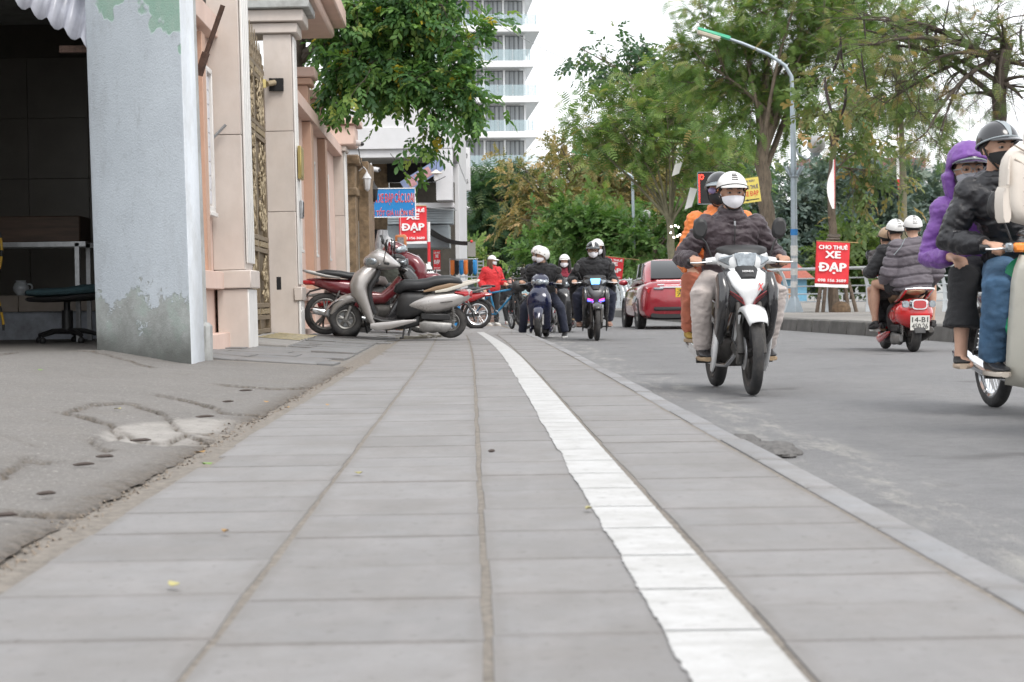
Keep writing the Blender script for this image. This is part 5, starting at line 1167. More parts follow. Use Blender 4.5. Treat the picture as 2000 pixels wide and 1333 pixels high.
ar = [(-.4, -.39), (-.2, -.34), (-.2, -.37), (.4, -.37), (.4, -.41), (-.2, -.41), (-.2, -.44)]; G().prism([(x * w, z * h) for x, z in ar], lambda u, v: (u, -.0145, v), lambda u, v: (u, -.0115, v)).obj('arrow', mat('black_lettering', (.02, .02, .02)), t)
# LED shop display far behind the couple
a = at(1380, 368, 56); t = empty('led_display', a, label='black sign with red glowing dots behind the helmeted couple', cat='sign')
w, h = 34 * 56 / FPX, 62 * 56 / FPX; G().box((0, 0, 0), (w, .06, h)).obj('panel', M_BLACKP, t); fr = G()
for x in (-w / 2, w / 2): fr.box((x, -.01, 0), (.02, .08, h))
fr.box((0, -.01, h / 2), (w, .08, .02)).box((0, -.01, -h / 2), (w, .08, .02)); fr.obj('frame', M_GREYM, t)
M_LED = emit_mat('red_led', (1, .05, .03), 3.0); g = G()
for k in range(22): g.box((-w / 2 + .045, -.04, -h / 2 + .06 + k * (h - .1) / 22), (.025, .01, .025)).box((w / 2 - .045, -.04, -h / 2 + .06 + k * (h - .1) / 22), (.025, .01, .025))
for k in range(8): a_ = k * .8; g.box((-w / 2 + .13 + .05 * math.cos(a_), -.04, h / 2 - .15 + .07 * math.sin(a_)), (.03, .01, .03))
g.obj('lights', M_LED, t)['kind'] = 'stuff'
M_FAIRY = emit_mat('warm_bulb', (1, .92, .75), 4.0)
t = empty('string_lights', at(1322, 452, 58), label='string of warm bulbs between the trees behind the rider', cat='lights'); o0 = at(1322, 452, 58)
for (px, py) in ((1311, 443), (1319, 441), (1325, 444), (1310, 455), (1316, 464), (1323, 462), (1328, 459)): G().ell(at(px, py, 58) - o0, (.035, .035, .035), 8, 6).obj('bulb', M_FAIRY, t)
G().tube([at(1305, 440, 58) - o0, at(1318, 446, 58) - o0, at(1332, 440, 58) - o0], .006, 5).obj('wire', M_BLACKP, t)
# overhead wires
def wire(pa, pb, sag, r, lab, m=M_BLACKP):
    a, b = pa, pb; p = [a.lerp(b, i / 16) - Vector((0, 0, sag * math.sin(PI * i / 16))) for i in range(17)]; tag(G().tube(p, r, 5).obj('overhead_wire', m), lab, 'wire')
wire(at(985, 55, 60), at(1290, 135, 70), .6, .012, 'thin pale wire sagging from the tower side to the trees', M_STEEL)
wire(at(1130, 280, 75), at(1420, 292, 60), .25, .012, 'yellow cord strung between the lakeside trees', mat('yellow_cord', (.5, .42, .05), .6))
wire(at(1190, 296, 75), at(1330, 298, 60), .2, .012, 'second yellow cord below the first in the foliage', mat('yellow_cord', (1, 1, 1)))
wire(at(695, 250, 30.5), at(712, 330, 31), .2, .008, 'black cable looping down beside the pink column cap')
wire(at(762, 300, 37), at(870, 345, 37.4), .35, .008, 'black cable drooping under the white shop soffit')
# litter
M_POD2 = mat('fallen_pod', (.06, .045, .038), .7, var=.4, vscale=20)
for i, (px, py, L_, a) in enumerate(((90, 945, .06, .1), (205, 878, .07, -.1), (163, 893, .08, .2), (8, 985, .08, .0), (480, 756, .09, .1), (400, 803, .10, .2), (275, 848, .09, 0), (960, 888, .028, 0), (445, 776, .07, .3))):
    p = gp(px, py, .05) if px < 700 else gp(px, py, .004); p.z = gz(p.x, p.y) + .011
    L_ *= .72; o = G().tube([(L_ * .45 * u, L_ * .22 * math.sin(u * 2.2 + .6), .0045) for u in [-1.2 + .3 * k for k in range(9)]], [.0015, .0035, .005, .0055, .0055, .0055, .005, .0035, .0015], 7).obj('fallen_pod', M_POD2, None, loc=p); o.rotation_euler = (0, 0, a); tag(o, 'dark curled seed pod fallen on the pavement', 'seed pod', 'seed pods fallen on the pavement')
LM_ = [mat('dry_leaf', (.40, .24, .09), .8, var=.3), mat('yellow_fallen_leaf', (.40, .36, .15), .8, var=.2), mat('green_fallen_leaf', (.16, .28, .06), .8)]
q = random.Random(9)
for (px, py, k) in ((340, 1152, 1), (440, 1045, 0), (520, 792, 0), (390, 890, 0), (405, 912, 2), (640, 795, 0), (80, 766, 2), (230, 820, 1), (560, 800, 0), (700, 930, 1), (1150, 470 + 530, 1)):
    p = gp(px, py, .0); p.z = gz(p.x, p.y) + .008; s = q.uniform(.014, .022)
    o = G().add([(-s, 0, .004), (-s * .3, s * .45, 0), (s * .5, s * .4, .003), (s, 0, .006), (s * .5, -s * .4, 0), (-s * .3, -s * .45, .004), (-s, 0, .003), (-s * .3, s * .45, -.001), (s * .5, s * .4, .002), (s, 0, .005), (s * .5, -s * .4, -.001), (-s * .3, -s * .45, .003)], [(0, 1, 2, 3, 4, 5), (11, 10, 9, 8, 7, 6)]).obj('fallen_leaf', LM_[k], None, loc=p); o.rotation_euler = (0, 0, q.uniform(0, 6)); tag(o, 'small fallen leaf lying on the pavement', 'leaf', 'leaves fallen on the pavement')
def rock(name, label, px, py, z, r, m, sq=(1, 1, .5), seed=1):
    p = gp(px, py, z); g = G(); g.ell((0, 0, 0), (r * sq[0], r * sq[1], r * sq[2]), 22, 14); g.v = [tuple(Vector(v) * (1 + .3 * mnoise.noise(Vector(v) / r * 1.3 + Vector((seed, 0, 0))) + .12 * mnoise.noise(Vector(v) / r * 4 + Vector((seed, 3, 0))))) for v in g.v]
    tag(g.obj(name, m, None, loc=(p.x, p.y, z + r * sq[2] * .25), angle=25), label, 'rubble')
rock('asphalt_lump', 'grey broken asphalt lump lying against the kerb', 1505, 888, ROAD_Z, .085, mat('asphalt_lump', (.14, .135, .13), .95, var=.4, vscale=30, bmp=.8, bscale=60), (1.2, 2.4, .45), 1)
rock('asphalt_lump', 'flatter strip of crumbled asphalt behind the lump', 1455, 862, ROAD_Z, .055, MATS['asphalt_lump'], (1.1, 3.2, .4), 5)
M_GRIT = mat('kerb_grit', (.23, .19, .15), .95, var=.5, vscale=60); V = []; F = []
for i in range(1500):
    y = 2.2 + 16 * q.random() ** 1.6; u = abs(q.gauss(0, .07)); x = xc(y) + .945 + u; s = q.uniform(.002, .0065); z = ROAD_Z + s * .3
    o = len(V); V += [(x - s, y, z), (x, y - s, z + s * q.uniform(.3, 1)), (x + s, y, z), (x, y + s, z + s * q.uniform(0, .8)), (x, y, z + s * 1.1)]; F += [(o, o + 1, o + 4), (o + 1, o + 2, o + 4), (o + 2, o + 3, o + 4), (o + 3, o, o + 4)]
for i in range(1400):
    y = 2.3 + 11 * q.random() ** 1.4; u = abs(q.gauss(0, .06)); x = xc(y) - .9 - u; s = q.uniform(.002, .008); z = gz(x, y) - .012
    o = len(V); V += [(x - s, y, z), (x, y - s, z + s * q.uniform(.3, 1)), (x + s, y, z), (x, y + s, z + s * q.uniform(0, .8)), (x, y, z + s * 1.1)]; F += [(o, o + 1, o + 4), (o + 1, o + 2, o + 4), (o + 2, o + 3, o + 4), (o + 3, o, o + 4)]
me = bpy.data.meshes.new('grit'); me.from_pydata(V, [], F); tag(link('grit', me, M_GRIT), 'loose brown grit along the kerb and slab edge', 'grit', kind='stuff')
# ================================================================== PEOPLE
def fuse(g, voxel, smooth=6, name='body', wr=0.0, wf=9.0, seed=0, fac=.5, quilt=0.0):
    """one continuous skin over overlapping forms, with cloth folds of depth wr"""
    me = bpy.data.meshes.new(name); me.from_pydata(g.v, [], g.f)
    bm = bmesh.new(); bm.from_mesh(me); bmesh.ops.recalc_face_normals(bm, faces=bm.faces); bm.to_mesh(me); bm.free()
    o = bpy.data.objects.new(name, me); COL.objects.link(o)
    r = o.modifiers.new('r', 'REMESH'); r.mode = 'VOXEL'; r.voxel_size = voxel
    s = o.modifiers.new('s', 'SMOOTH'); s.iterations = smooth; s.factor = fac
    dg = bpy.context.evaluated_depsgraph_get(); dg.update()
    out = bpy.data.meshes.new_from_object(o.evaluated_get(dg)); bpy.data.objects.remove(o); bpy.data.meshes.remove(me)
    out.name = name
    if wr > 0:
        n = len(out.vertices); co = np.empty(n * 3, np.float32); no = np.empty(n * 3, np.float32); out.vertices.foreach_get('co', co); out.vertices.foreach_get('normal', no); co = co.reshape(-1, 3); no = no.reshape(-1, 3)
        d = np.empty(n, np.float32)
        for i in range(n):
            x, y, z = co[i]; w = mnoise.noise((x * 5, y * 5 + seed, z * 5)); w2 = mnoise.noise((x * 4 + 9, y * 4, z * 4 + seed))
            d[i] = (1 - abs(mnoise.noise((x * wf * .6 + w * 1.6, y * wf * .6 + w2 * 1.6 + seed, z * wf * 1.5 + w * 2))) * 2.6) * .7 + .45 * (1 - abs(mnoise.noise((x * wf * 1.5 + w2, y * wf * 1.5 + w, z * wf * 2.6 + seed + 4))) * 2.8)
        if quilt: ph = np.mod(co[:, 2] + .02 * np.sin(co[:, 0] * 9 + co[:, 1] * 7), quilt) / quilt - .5; d = d * .6 + (1 - np.exp(-(ph / .10) ** 2)) * 1.9 - 1.2
        co += no * (d * wr)[:, None]; out.vertices.foreach_set('co', co.ravel())
    out.polygons.foreach_set('use_smooth', [True] * len(out.polygons)); out.materials.clear()
    return out
def two_bone(a, b, l1, l2, pole):
    d = b - a; L = min(d.length, (l1 + l2) * .999); u = d.normalized(); x = (l1 * l1 - l2 * l2 + L * L) / (2 * L); h = math.sqrt(max(0, l1 * l1 - x * x))
    p = Vector(pole); p = p - u * p.dot(u); p = p.normalized() if p.length > 1e-6 else Vector((0, 0, 1))
    return a + u * x + p * h
M_SKIN = mat('skin', (.52, .315, .225), .5, var=.12, vscale=25, spec=.35); M_SKIN2 = mat('tanned_skin', (.44, .25, .17), .5, var=.12, vscale=25, spec=.35)
M_HAIR = mat('black_hair', (.014, .011, .010), .45, var=.3, vscale=60, stretch=(1, 1, .1)); M_HAIRB = mat('brown_hair', (.12, .055, .028), .45, var=.4, vscale=50, stretch=(1, 1, .1))
M_MASKW = mat('white_mask', (.74, .73, .76), .8, var=.05); M_MASKK = mat('black_mask', (.015, .015, .016), .8)
def fabric(name, col, rough=.85, var=.14, bm_=.35, bs=140, sheen=.1): return mat(name, col, rough, var=var, vscale=9, bmp=bm_, bscale=bs, sheen=sheen)
M_HELW = mat('white_helmet_shell', (.70, .69, .67), .25, var=.06, vscale=5, coat=.4, dirt=.2, dcol=(.45, .43, .4)); M_HELK = mat('black_helmet_shell', (.02, .021, .024), .2, var=.1, coat=.5); M_STRAP = mat('chin_strap', (.02, .02, .02), .8)
M_GLASS_D = mat('dark_lens', (.03, .03, .035), .1)
def head_frame(c, yaw, pitch, roll=0.0): return Matrix.Translation(c) @ Matrix.Rotation(yaw, 4, 'Z') @ Matrix.Rotation(-pitch, 4, 'Y') @ Matrix.Rotation(roll, 4, 'X')
def head_forms(g, H):
    q = G(); q.ell((-.008, 0, .032), (.100, .079, .098), 16, 12).ell((.028, 0, -.035), (.070, .062, .085), 14, 10).ell((.055, 0, -.088), (.034, .034, .026), 10, 8)
    q.ell((.094, 0, -.022), (.022, .013, .022), 10, 8).ell((.086, 0, -.002), (.014, .010, .03), 8, 6).ell((.070, 0, .024), (.03, .055, .016), 12, 8)
    for s in (-1, 1): q.ell((-.005, s * .080, -.012), (.020, .012, .032), 8, 8).ell((.062, s * .037, -.03), (.026, .024, .024), 10, 8)
    q.ell((.076, 0, -.062), (.02, .028, .011), 10, 6)
    q.xf(H); g.v, g.f = g.v + q.v, g.f + [tuple(i + len(g.v) for i in f) for f in q.f]
def hand_forms(g, wrist, d, up, curl=1.0, side=1, flatg=False):
    """palm and five fingers: d along the hand, up = back of the hand; curled round a grip"""
    d = d.normalized(); up = (up - d * up.dot(d)).normalized(); s = d.cross(up) * side
    M = Matrix((d, s, up)).transposed().to_4x4(); M.translation = wrist
    q = G(); q.shell([(-.02, -.016, .016, .026), (.02, -.016, .017, .036), (.06, -.015, .016, .043), (.09, -.013, .014, .042)], 10, 2.6)
    for k, (y, L) in enumerate(((.033, .070), (.011, .080), (-.011, .074), (-.032, .058))):
        a = [(.085, y, .004)]; ang = 0
        for j, f in enumerate((.45, .32, .25)):
            ang += curl * (.75, .95, .75)[j]; p = a[-1]; a.append((p[0] + L * f * math.cos(ang), y * 1.02, p[2] - L * f * math.sin(ang)))
        q.tube(a, [.0115, .0110, .0100, .0078], 8)
    q.tube([(.01, .030, -.008), (.035, .050, -.018), (.06, .055, -.034 * max(.3, curl)), (.082, .048, -.045 * max(.2, curl))], [.015, .0135, .012, .009], 8)
    q.xf(M); g.v, g.f = g.v + q.v, g.f + [tuple(i + len(g.v) for i in f) for f in q.f]
def cap_shell(H, rx, ry, rz, lo, n=36, k=14, th=.012, c=(-.006, 0, .032)):
    """helmet shell: lo(az) = angle from the crown where the rim lies"""
    g = G(); c = Vector(c)
    for s, rev in ((1, 0), (-1, 1)):
        V = []; F = []
        for i in range(k + 1):
            for j in range(n):
                az = 2 * PI * j / n; ph = lo(az) * i / k; e = 0 if s == 1 else -th
                V.append(H @ (c + Vector(((rx + e) * math.sin(ph) * math.cos(az), (ry + e) * math.sin(ph) * math.sin(az), (rz + e) * math.cos(ph)))))
        for i in range(k):
            for j in range(n):
                a, b = i * n + j, i * n + (j + 1) % n; f = (a, a + n, b + n, b); F.append(f if not rev else f[::-1])
        g.add(V, F)
    m = n * (k + 1)
    for j in range(n):
        a, b = k * n + j, k * n + (j + 1) % n; g.f.append((a, m + a, m + b, b))
    return g
def brim(H, rx, ry, rz, lo, a0, L, drop, c=(-.006, 0, .032), n=20, th=.006, up=0.0):
    g = G(); c = Vector(c); T = []; 
    for i in range(n + 1):
        az = lerp(-a0, a0, i / n); ph = lo(az) - up; f = math.cos(az / a0 * PI / 2) ** .6
        p = c + Vector((rx * math.sin(ph) * math.cos(az), ry * math.sin(ph) * math.sin(az), rz * math.cos(ph)))
        o = p + Vector((L * f * math.cos(az * .6), L * f * math.sin(az) * .35, -drop * f)); T.append((p - Vector((.008 * math.cos(az), .008 * math.sin(az), 0)), o))
    V = []; F = []
    for p, o in T: V += [H @ p, H @ ((p + o) / 2 + Vector((0, 0, .004))), H @ o, H @ (o - Vector((0, 0, th))), H @ ((p + o) / 2 - Vector((0, 0, th))), H @ (p - Vector((0, 0, th)))]
    for i in range(n):
        for j in range(6): a, b = i * 6 + j, i * 6 + (j + 1) % 6; F.append((a, b, b + 6, a + 6))
    return g.add(V, F)
def mask_patch(H, z0=-.108, z1=-.030, amax=1.25, bul=.018, pleat=False):
    g = G(); n, k = 18, 10
    for s in (0, -.004):
        V = []; F = []
        for i in range(k + 1):
            for j in range(n + 1):
                az = lerp(-amax, amax, j / n); u = i / k; top = z1 + .012 * math.cos(az * 1.25); bot = z0 + .05 * abs(az / amax) ** 1.5; z = lerp(bot, top, u)
                fz = 1 - .20 * (1 - u) ** 2; f = math.cos(az) ** 2
                x = .004 + (.096 * fz + bul * f * math.sin(PI * (.15 + .75 * u)) + .006) * math.cos(az) + s; y = (.083 * (.95 + .05 * u)) * math.sin(az)
                if abs(az) < .25: x += .006 * (1 - abs(az) / .25)
                V.append(H @ Vector((x, y, z)))
        for i in range(k):
            for j in range(n): a = i * (n + 1) + j; F.append((a, a + 1, a + n + 2, a + n + 1))
        g.add(V, F)
    return g
def shoe(root, ank, f, m, sole, L=.27, sl=.03, low=False, pitch=0.0, parts=True, toe=None):
    f = Vector((f.x, f.y, 0)).normalized(); M = Matrix.Translation(ank) @ Matrix.Rotation(math.atan2(f.y, f.x), 4, 'Z') @ Matrix.Rotation(-pitch, 4, 'Y')
    b = -.085; k = L / .27
    st = [(-.075 * k, b + sl, b + .075, .022), (-.06 * k, b + sl - .004, b + .10, .036), (-.02 * k, b + sl - .004, b + .105, .040), (.03 * k, b + sl - .004, b + .092, .042), (.09 * k, b + sl - .004, b + .066, .047), (.14 * k, b + sl - .004, b + .056, .046), (.175 * k, b + sl, b + .05, .036), (.192 * k, b + sl + .004, b + .042, .018)]
    if low: st = [(x, a, a + (z - a) * .62, w) for x, a, z, w in st]
    o = G().shell(st, 14, 2.6).xf(M).obj('shoe', m, root, angle=60)
    G().shell([(x * 1.02, b, b + sl, w * 1.06) for x, a, z, w in st], 14, 4).xf(M).obj('sole', sole, o)
    if not low:
        g = G()
        for i in range(4): x = (.0 + i * .025) * k; z = b + .108 - i * .011; g.tube([(x, -.026, z - .012), (x + .004, 0, z), (x, .026, z - .012)], .0035, 5)
        g.xf(M).obj('lace', mat('shoe_lace', (.05, .05, .05), .8), o)
    return o
def person(name, label, loc, rz, pelvis, neck, head_yaw=0.0, head_pitch=0.0, face=0.0, hands=None, feet=None, skin=M_SKIN, jacket=None, trousers=None, shoes=None, helmet=None, mask=None, hair='short', hairm=M_HAIR,
           vox=.014, wr=.009, sc=.93, loose=.028, tl=.018, k=1.0, foot_dir=None, cat='person', group=None, shorts=0.0, sleeve=1.0, knee_out=.25, elbow=(-.5, 0, -.6), collar=True, eyes=False, curl=1.0, skirt=False, hand_up=None, foot_pitch=0.0, hood=None, shoe_kw={}, head_roll=0.0, cuff=None, tex=1.0, hem=None, crop=0.0, quilt=0.0, armk=.88):
    root = empty(name, loc, rz, label, cat, group); root.scale = (sc, sc, sc)
    P, N = Vector(pelvis), Vector(neck); F = Vector((math.cos(face), math.sin(face), 0)); S = Vector((-F.y, F.x, 0))
    up = (N - P).normalized()
    def sec(t, w, d, fo=0.0, n=18, e=2.4):
        c = P.lerp(N, t) + F * fo * k; fr = S.cross(up).normalized() * -1
        fr = fr if fr.dot(F) > 0 else -fr
        return [c + S * w * k * math.copysign(abs(math.cos(2 * PI * j / n)) ** (2 / e), math.cos(2 * PI * j / n)) + fr * d * k * math.copysign(abs(math.sin(2 * PI * j / n)) ** (2 / e), math.sin(2 * PI * j / n)) for j in range(n)]
    def torso(g, a, lo=-.16, hi=1.0):
        T = [(-.17, .14, .10, 0), (-.02, .172, .125, 0), (.15, .16, .115, .005), (.38, .145, .105, .008), (.62, .168, .118, .004), (.80, .188, .115, -.008), (.92, .165, .092, -.012), (1.0, .085, .07, -.01), (1.07, .06, .058, .0)]
        T = [q for q in T if lo <= q[0] <= hi]; g.loft([sec(t, w + a * (1.2 if .5 < t < .95 else 1), d + a, f) for t, w, d, f in T])
    sh = [P.lerp(N, .83) + S * s * .178 * k for s in (1, -1)]; cl = [P.lerp(N, .80) + S * s * .09 * k for s in (1, -1)]; hp = [P + S * s * .095 * k - up * .01 for s in (1, -1)]
    hands = [Vector(h) for h in hands]; feet = [Vector(f_) for f_ in feet]
    elb = [two_bone(sh[i], hands[i], .285 * k, .262 * k, S * (.30 if i == 0 else -.30) + F * elbow[0] + Vector((0, 0, elbow[2]))) for i in (0, 1)]
    kne = [two_bone(hp[i], feet[i], .43 * k, .42 * k, F * 1.0 + S * (knee_out if i == 0 else -knee_out) + Vector((0, 0, .35))) for i in (0, 1)]
    Hc = N + up * .06 * k + Vector((0, 0, .100 * k)) + F * .03 * k
    H = head_frame(Hc, face + head_yaw, head_pitch, head_roll) @ Matrix.Scale(k if k > .9 else k * 1.06, 4)
    fd = [Vector(d) for d in foot_dir] if foot_dir else [F, F]
    g = G(); torso(g, 0, -.2, 1.1); g.tube([N - up * .05, N + up * .04, Hc - Vector((0, 0, .05))], [.062 * k, .057 * k, .056 * k], 14); head_forms(g, H)
    for i in (0, 1):
        g.tube([cl[i], sh[i], sh[i].lerp(elb[i], .5), elb[i], elb[i].lerp(hands[i], .4), hands[i]], [x * k for x in (.05, .056, .050, .042, .041, .027)], 12)
        g.tube([hp[i], hp[i].lerp(kne[i], .5), kne[i], kne[i].lerp(feet[i], .35), feet[i].lerp(kne[i], .12), feet[i] - Vector((0, 0, .03))], [x * k for x in (.086, .076, .057, .058, .036, .036)], 14)
        ff = Vector((fd[i].x, fd[i].y, 0)).normalized(); g.tube([feet[i] - ff * .04 - Vector((0, 0, .05)), feet[i] + ff * .05 - Vector((0, 0, .045)), feet[i] + ff * .13 - Vector((0, 0, .062)), feet[i] + ff * .17 - Vector((0, 0, .068))], [.03, .034, .030, .016], 10, flat=.75)
        d = (hands[i] - elb[i]).normalized(); hu = Vector(hand_up[i]) if hand_up else Vector((0, 0, 1)); dd = (d + (Vector(hand_up[i + 2]) if hand_up and len(hand_up) > 2 else Vector((0, 0, 0)))).normalized()
        hand_forms(g, hands[i] + dd * .012, dd, hu, curl, 1 if i == 0 else -1)
    body = link('body', fuse(g, min(vox, .011), 4), skin, root)
    if jacket:
        g = G(); torso(g, loose, -.18 if hem is None else hem, .93)
        g.loft([sec(t, w + loose * 1.0, d + loose, f) for t, w, d, f in ((.80, .186, .113, -.006), (.90, .155, .092, -.008), (.97, .10, .078, -.006), (1.03, .078, .074, 0))])
        if collar: g.torus(N + up * .025, .068 * k, .024, 20, 8, up.to_track_quat('Z', 'Y').to_matrix(), 1.6)
        for i in (0, 1):
            e_ = sh[i].lerp(elb[i], 1); w_ = hands[i] if sleeve >= 1 else elb[i].lerp(hands[i], max(.02, sleeve * 2 - 1)); L = loose
            if sleeve >= .6: g.tube([cl[i], sh[i], sh[i].lerp(elb[i], .45), e_, elb[i].lerp(w_, .5), w_ - (w_ - elb[i]).normalized() * .015], [.05 * k + L * .5] + [armk * q_ for q_ in (.058 * k + L * .8, .055 * k + L, .050 * k + L, .045 * k + L * .95)] + [.034 * k + L * .45], 14); g.ell(sh[i], [.066 * k + L * .7] * 3, 12, 8)
        jo = link('jacket', fuse(g, max(.010, vox), 4, 'jacket', wr, 15 * tex, seed=len(label), quilt=quilt), jacket, root)
        if cuff:
            for i in (0, 1):
                d = (hands[i] - elb[i]).normalized(); G().tube([hands[i] - d * .05, hands[i] - d * .005], [.046 * k, .042 * k], 14).obj('cuff', cuff, jo)
    if trousers:
        g = G(); torso(g, .012, -.22, .2)
        for i in (0, 1):
            end = feet[i].lerp(kne[i], crop) + Vector((0, 0, .01)) if not shorts else kne[i].lerp(hp[i], shorts)
            if shorts: g.tube([hp[i], hp[i].lerp(kne[i], .4), end], [.092 * k + tl, .086 * k + tl, .080 * k + tl], 16)
            else: g.tube([hp[i], hp[i].lerp(kne[i], .5), kne[i], kne[i].lerp(feet[i], .4), end], [.089 * k + tl, .078 * k + tl, .061 * k + tl, .056 * k + tl, (.048 * k + tl) if not skirt else .105], 16)
        link('trousers', fuse(g, max(.010, vox), 5, 'trousers', wr * .55, 13 * tex, seed=len(label) + 5), trousers, root)
    if shoes:
        for i in (0, 1): shoe(root, feet[i], fd[i], shoes[0], shoes[1], pitch=foot_pitch, **shoe_kw)
    # headgear
    def lo_half(az): return math.radians(93) - math.radians(17) * math.cos(az)
    def lo_full(az): return math.radians(132) - math.radians(50) * max(0, math.cos(az)) ** .7
    if helmet:
        kind, hm = helmet[0], helmet[1]
        if kind == 'half':
            ho = cap_shell(H, .128, .107, .118, lo_half).obj('helmet', hm, root, angle=60); brim(H, .128, .107, .118, lo_half, 1.05, .055, .02).obj('peak', helmet[2] if len(helmet) > 2 else hm, ho)
            G().tube([H @ Vector(p) for p in ((.0, .095, .01), (.035, .078, -.06), (.058, .035, -.112), (.062, 0, -.122), (.058, -.035, -.112), (.035, -.078, -.06), (.0, -.095, .01))], .0055, 6).obj('chin_strap', M_STRAP, ho)
            g = G()
            for j in range(20):
                az = lerp(-PI, PI, j / 19); 
            rim = [H @ (Vector((-.006, 0, .032)) + Vector((.130 * math.sin(lo_half(a)) * math.cos(a), .109 * math.sin(lo_half(a)) * math.sin(a), .118 * math.cos(lo_half(a))))) for a in [2 * PI * j / 36 for j in range(37)]]
            G().tube(rim, .005, 6, cap=False).obj('rim_trim', M_STRAP if hm != M_HELK else M_GREYM, ho)
            if len(helmet) > 3:
                g = G()
                for a in (-.18, -.06, .06, .18):
                    for p in helmet[3]:
                        n_ = Vector((math.sin(p) * math.cos(a), math.sin(p) * math.sin(a), math.cos(p))); c = Vector((-.006, 0, .032)) + Vector((n_.x * .129, n_.y * .108, n_.z * .119)); g.box(tuple(H @ c), (.009, .006, .006), (H.to_3x3() @ n_.to_track_quat('Z', 'Y').to_matrix()))
                g.obj('vent_marks', M_STRAP, ho)
        elif kind == 'full':
            ho = cap_shell(H, .138, .120, .132, lo_full, th=.02).obj('helmet', hm, root, angle=60)
            g = G()
            for j in range(10): a = j * .63; p = 1.0 + .3 * (j % 3); n_ = Vector((math.sin(p) * math.cos(a), math.sin(p) * math.sin(a), math.cos(p))); g.ell(H @ (Vector((-.006, 0, .032)) + Vector((n_.x * .139, n_.y * .121, n_.z * .133))), (.008, .008, .008), 8, 6)
            g.obj('rivets', M_STRAP, ho)
        elif kind == 'cap':
            def lo_c(az): return math.radians(92) + math.radians(6) * math.cos(az + PI)
            ho = cap_shell(H, .112, .092, .104, lo_c, th=.006).obj('cap', hm, root, angle=60); brim(H, .112, .092, .104, lo_c, .95, .085, .03).obj('peak', hm, ho); G().ell(H @ Vector((-.006, 0, .128)), (.008, .008, .006), 8, 6).obj('button', hm, ho)
        elif kind == 'bucket':
            def lo_b(az): return math.radians(88)
            ho = cap_shell(H, .115, .098, .11, lo_b, th=.006).obj('hat', hm, root, angle=60); G().lathe([(.105, .0), (.118, -.02), (.15, -.065), (.148, -.067), (.114, -.022), (.1, -.004)], (0, 0, .02), 24, Matrix.Identity(3)).xf(H).obj('brim', hm, ho)
        if len(helmet) > 4 and helmet[4] is not None:
            # band of another colour over the crown
            V = []; F = []; n = 20
            for j in range(n + 1):
                p = lerp(-1.25, 1.45, j / n)
                for w in (-.24, 0, .24): V.append(H @ (Vector((-.006, 0, .032)) + Vector((.1305 * math.sin(p), .109 * math.cos(p) * math.sin(w) * 1.0, .1205 * math.cos(p) * math.cos(w)))))
            for j in range(n):
                for i in range(2): a = j * 3 + i; F.append((a, a + 1, a + 4, a + 3))
            G().add(V, F).obj('stripe', helmet[4], ho)
    if hood:
        def lo_h(az): return math.radians(118) - math.radians(44) * max(0, math.cos(az)) ** .5
        g = cap_shell(H, .142, .125, .141, lo_h, th=.022, c=(-.015, 0, .032))
        for az in [PI * (.42 + 1.16 * j / 12) for j in range(13)]:
            p = H @ Vector((-.03 + .115 * math.cos(az), .118 * math.sin(az), -.01)); e2 = N - up * .06 + (H.to_3x3() @ Vector((math.cos(az), math.sin(az), 0))).normalized() * .105
            g.tube([p, p.lerp(e2, .5) + (p - Hc) * .02, e2], [.034, .036, .03], 8)
        link('hood', fuse(g, .010, 6, 'hood', .005, 20, 3), hood, root)
    if mask: mo = mask_patch(H).obj('mask', mask, root, angle=70); G().tube([H @ Vector(p) for p in ((.035, .083, -.02), (0, .088, -.0), (-.012, .088, -.03))], .002, 5).tube([H @ Vector(p) for p in ((.035, -.083, -.02), (0, -.088, -.0), (-.012, -.088, -.03))], .002, 5).obj('ear_loop', mask, mo)
    if hair:
        g = cap_shell(H, .108, .089, .108, lambda az: math.radians(122) - math.radians(62) * max(0, math.cos(az)) ** .6, th=.016, c=(-.010, 0, .026)) if hair != 'none' else G()
        if hair == 'long':
            for j in range(9):
                a = lerp(1.35, 2 * PI - 1.35, j / 8); x, y = .088 * math.cos(a), .085 * math.sin(a)
                g.tube([H @ Vector((x, y, .03)), H @ Vector((x * 1.1 - .01, y * 1.12, -.07)), H @ Vector((x * 1.1 + .0, y * 1.15, -.17)), H @ Vector((x * .9 + .01, y * 1.05, -.29))], [.03, .034, .032, .014], 8)
        if hair == 'tail':
            g.tube([H @ Vector((-.1, 0, .02)), H @ Vector((-.15, 0, -.03)), H @ Vector((-.16, 0, -.13)), H @ Vector((-.13, 0, -.24))], [.025, .035, .032, .01], 9)
        g.obj('hair', hairm, root, angle=70)
    if eyes:
        for s in (-1, 1):
            eo = G().ell((.0835, s * .034, .001), (.010, .0165, .0075), 12, 8).xf(H).obj('eye', mat('eye_white', (.30, .26, .24), .3, var=0), root)
            G().ell((.0915, s * .034, .001), (.004, .0078, .0068), 10, 6).xf(H).obj('iris', mat('dark_iris', (.015, .01, .008), .15, var=0), eo)
            G().tube([(.0885, s * .018, .006), (.0915, s * .034, .0105), (.082, s * .052, .005)], [.003, .004, .0025], 6).xf(H).obj('eyelid', skin, eo)
            G().tube([(.094, s * .016, .024), (.094, s * .034, .030), (.082, s * .056, .024)], [.004, .005, .003], 6).xf(H).obj('eyebrow', M_HAIR, root)
        if eyes in ('glasses', 'thin'):
            gl = G(); gr = .003 if eyes == 'glasses' else .0016
            for s in (-1, 1): gl.torus((.106, s * .036, .0), .028, gr, 20, 6, Matrix.Rotation(PI / 2, 3, 'Y')).tube([(.106, s * .066, .004), (.0, s * .09, .004)], .003, 5)
            gl.tube([(.108, -.008, .004), (.108, .008, .004)], .003, 5).xf(H).obj('glasses', M_BLACKP if eyes == 'glasses' else M_GREYM, root)
    root['_h'] = 0
    return root, H
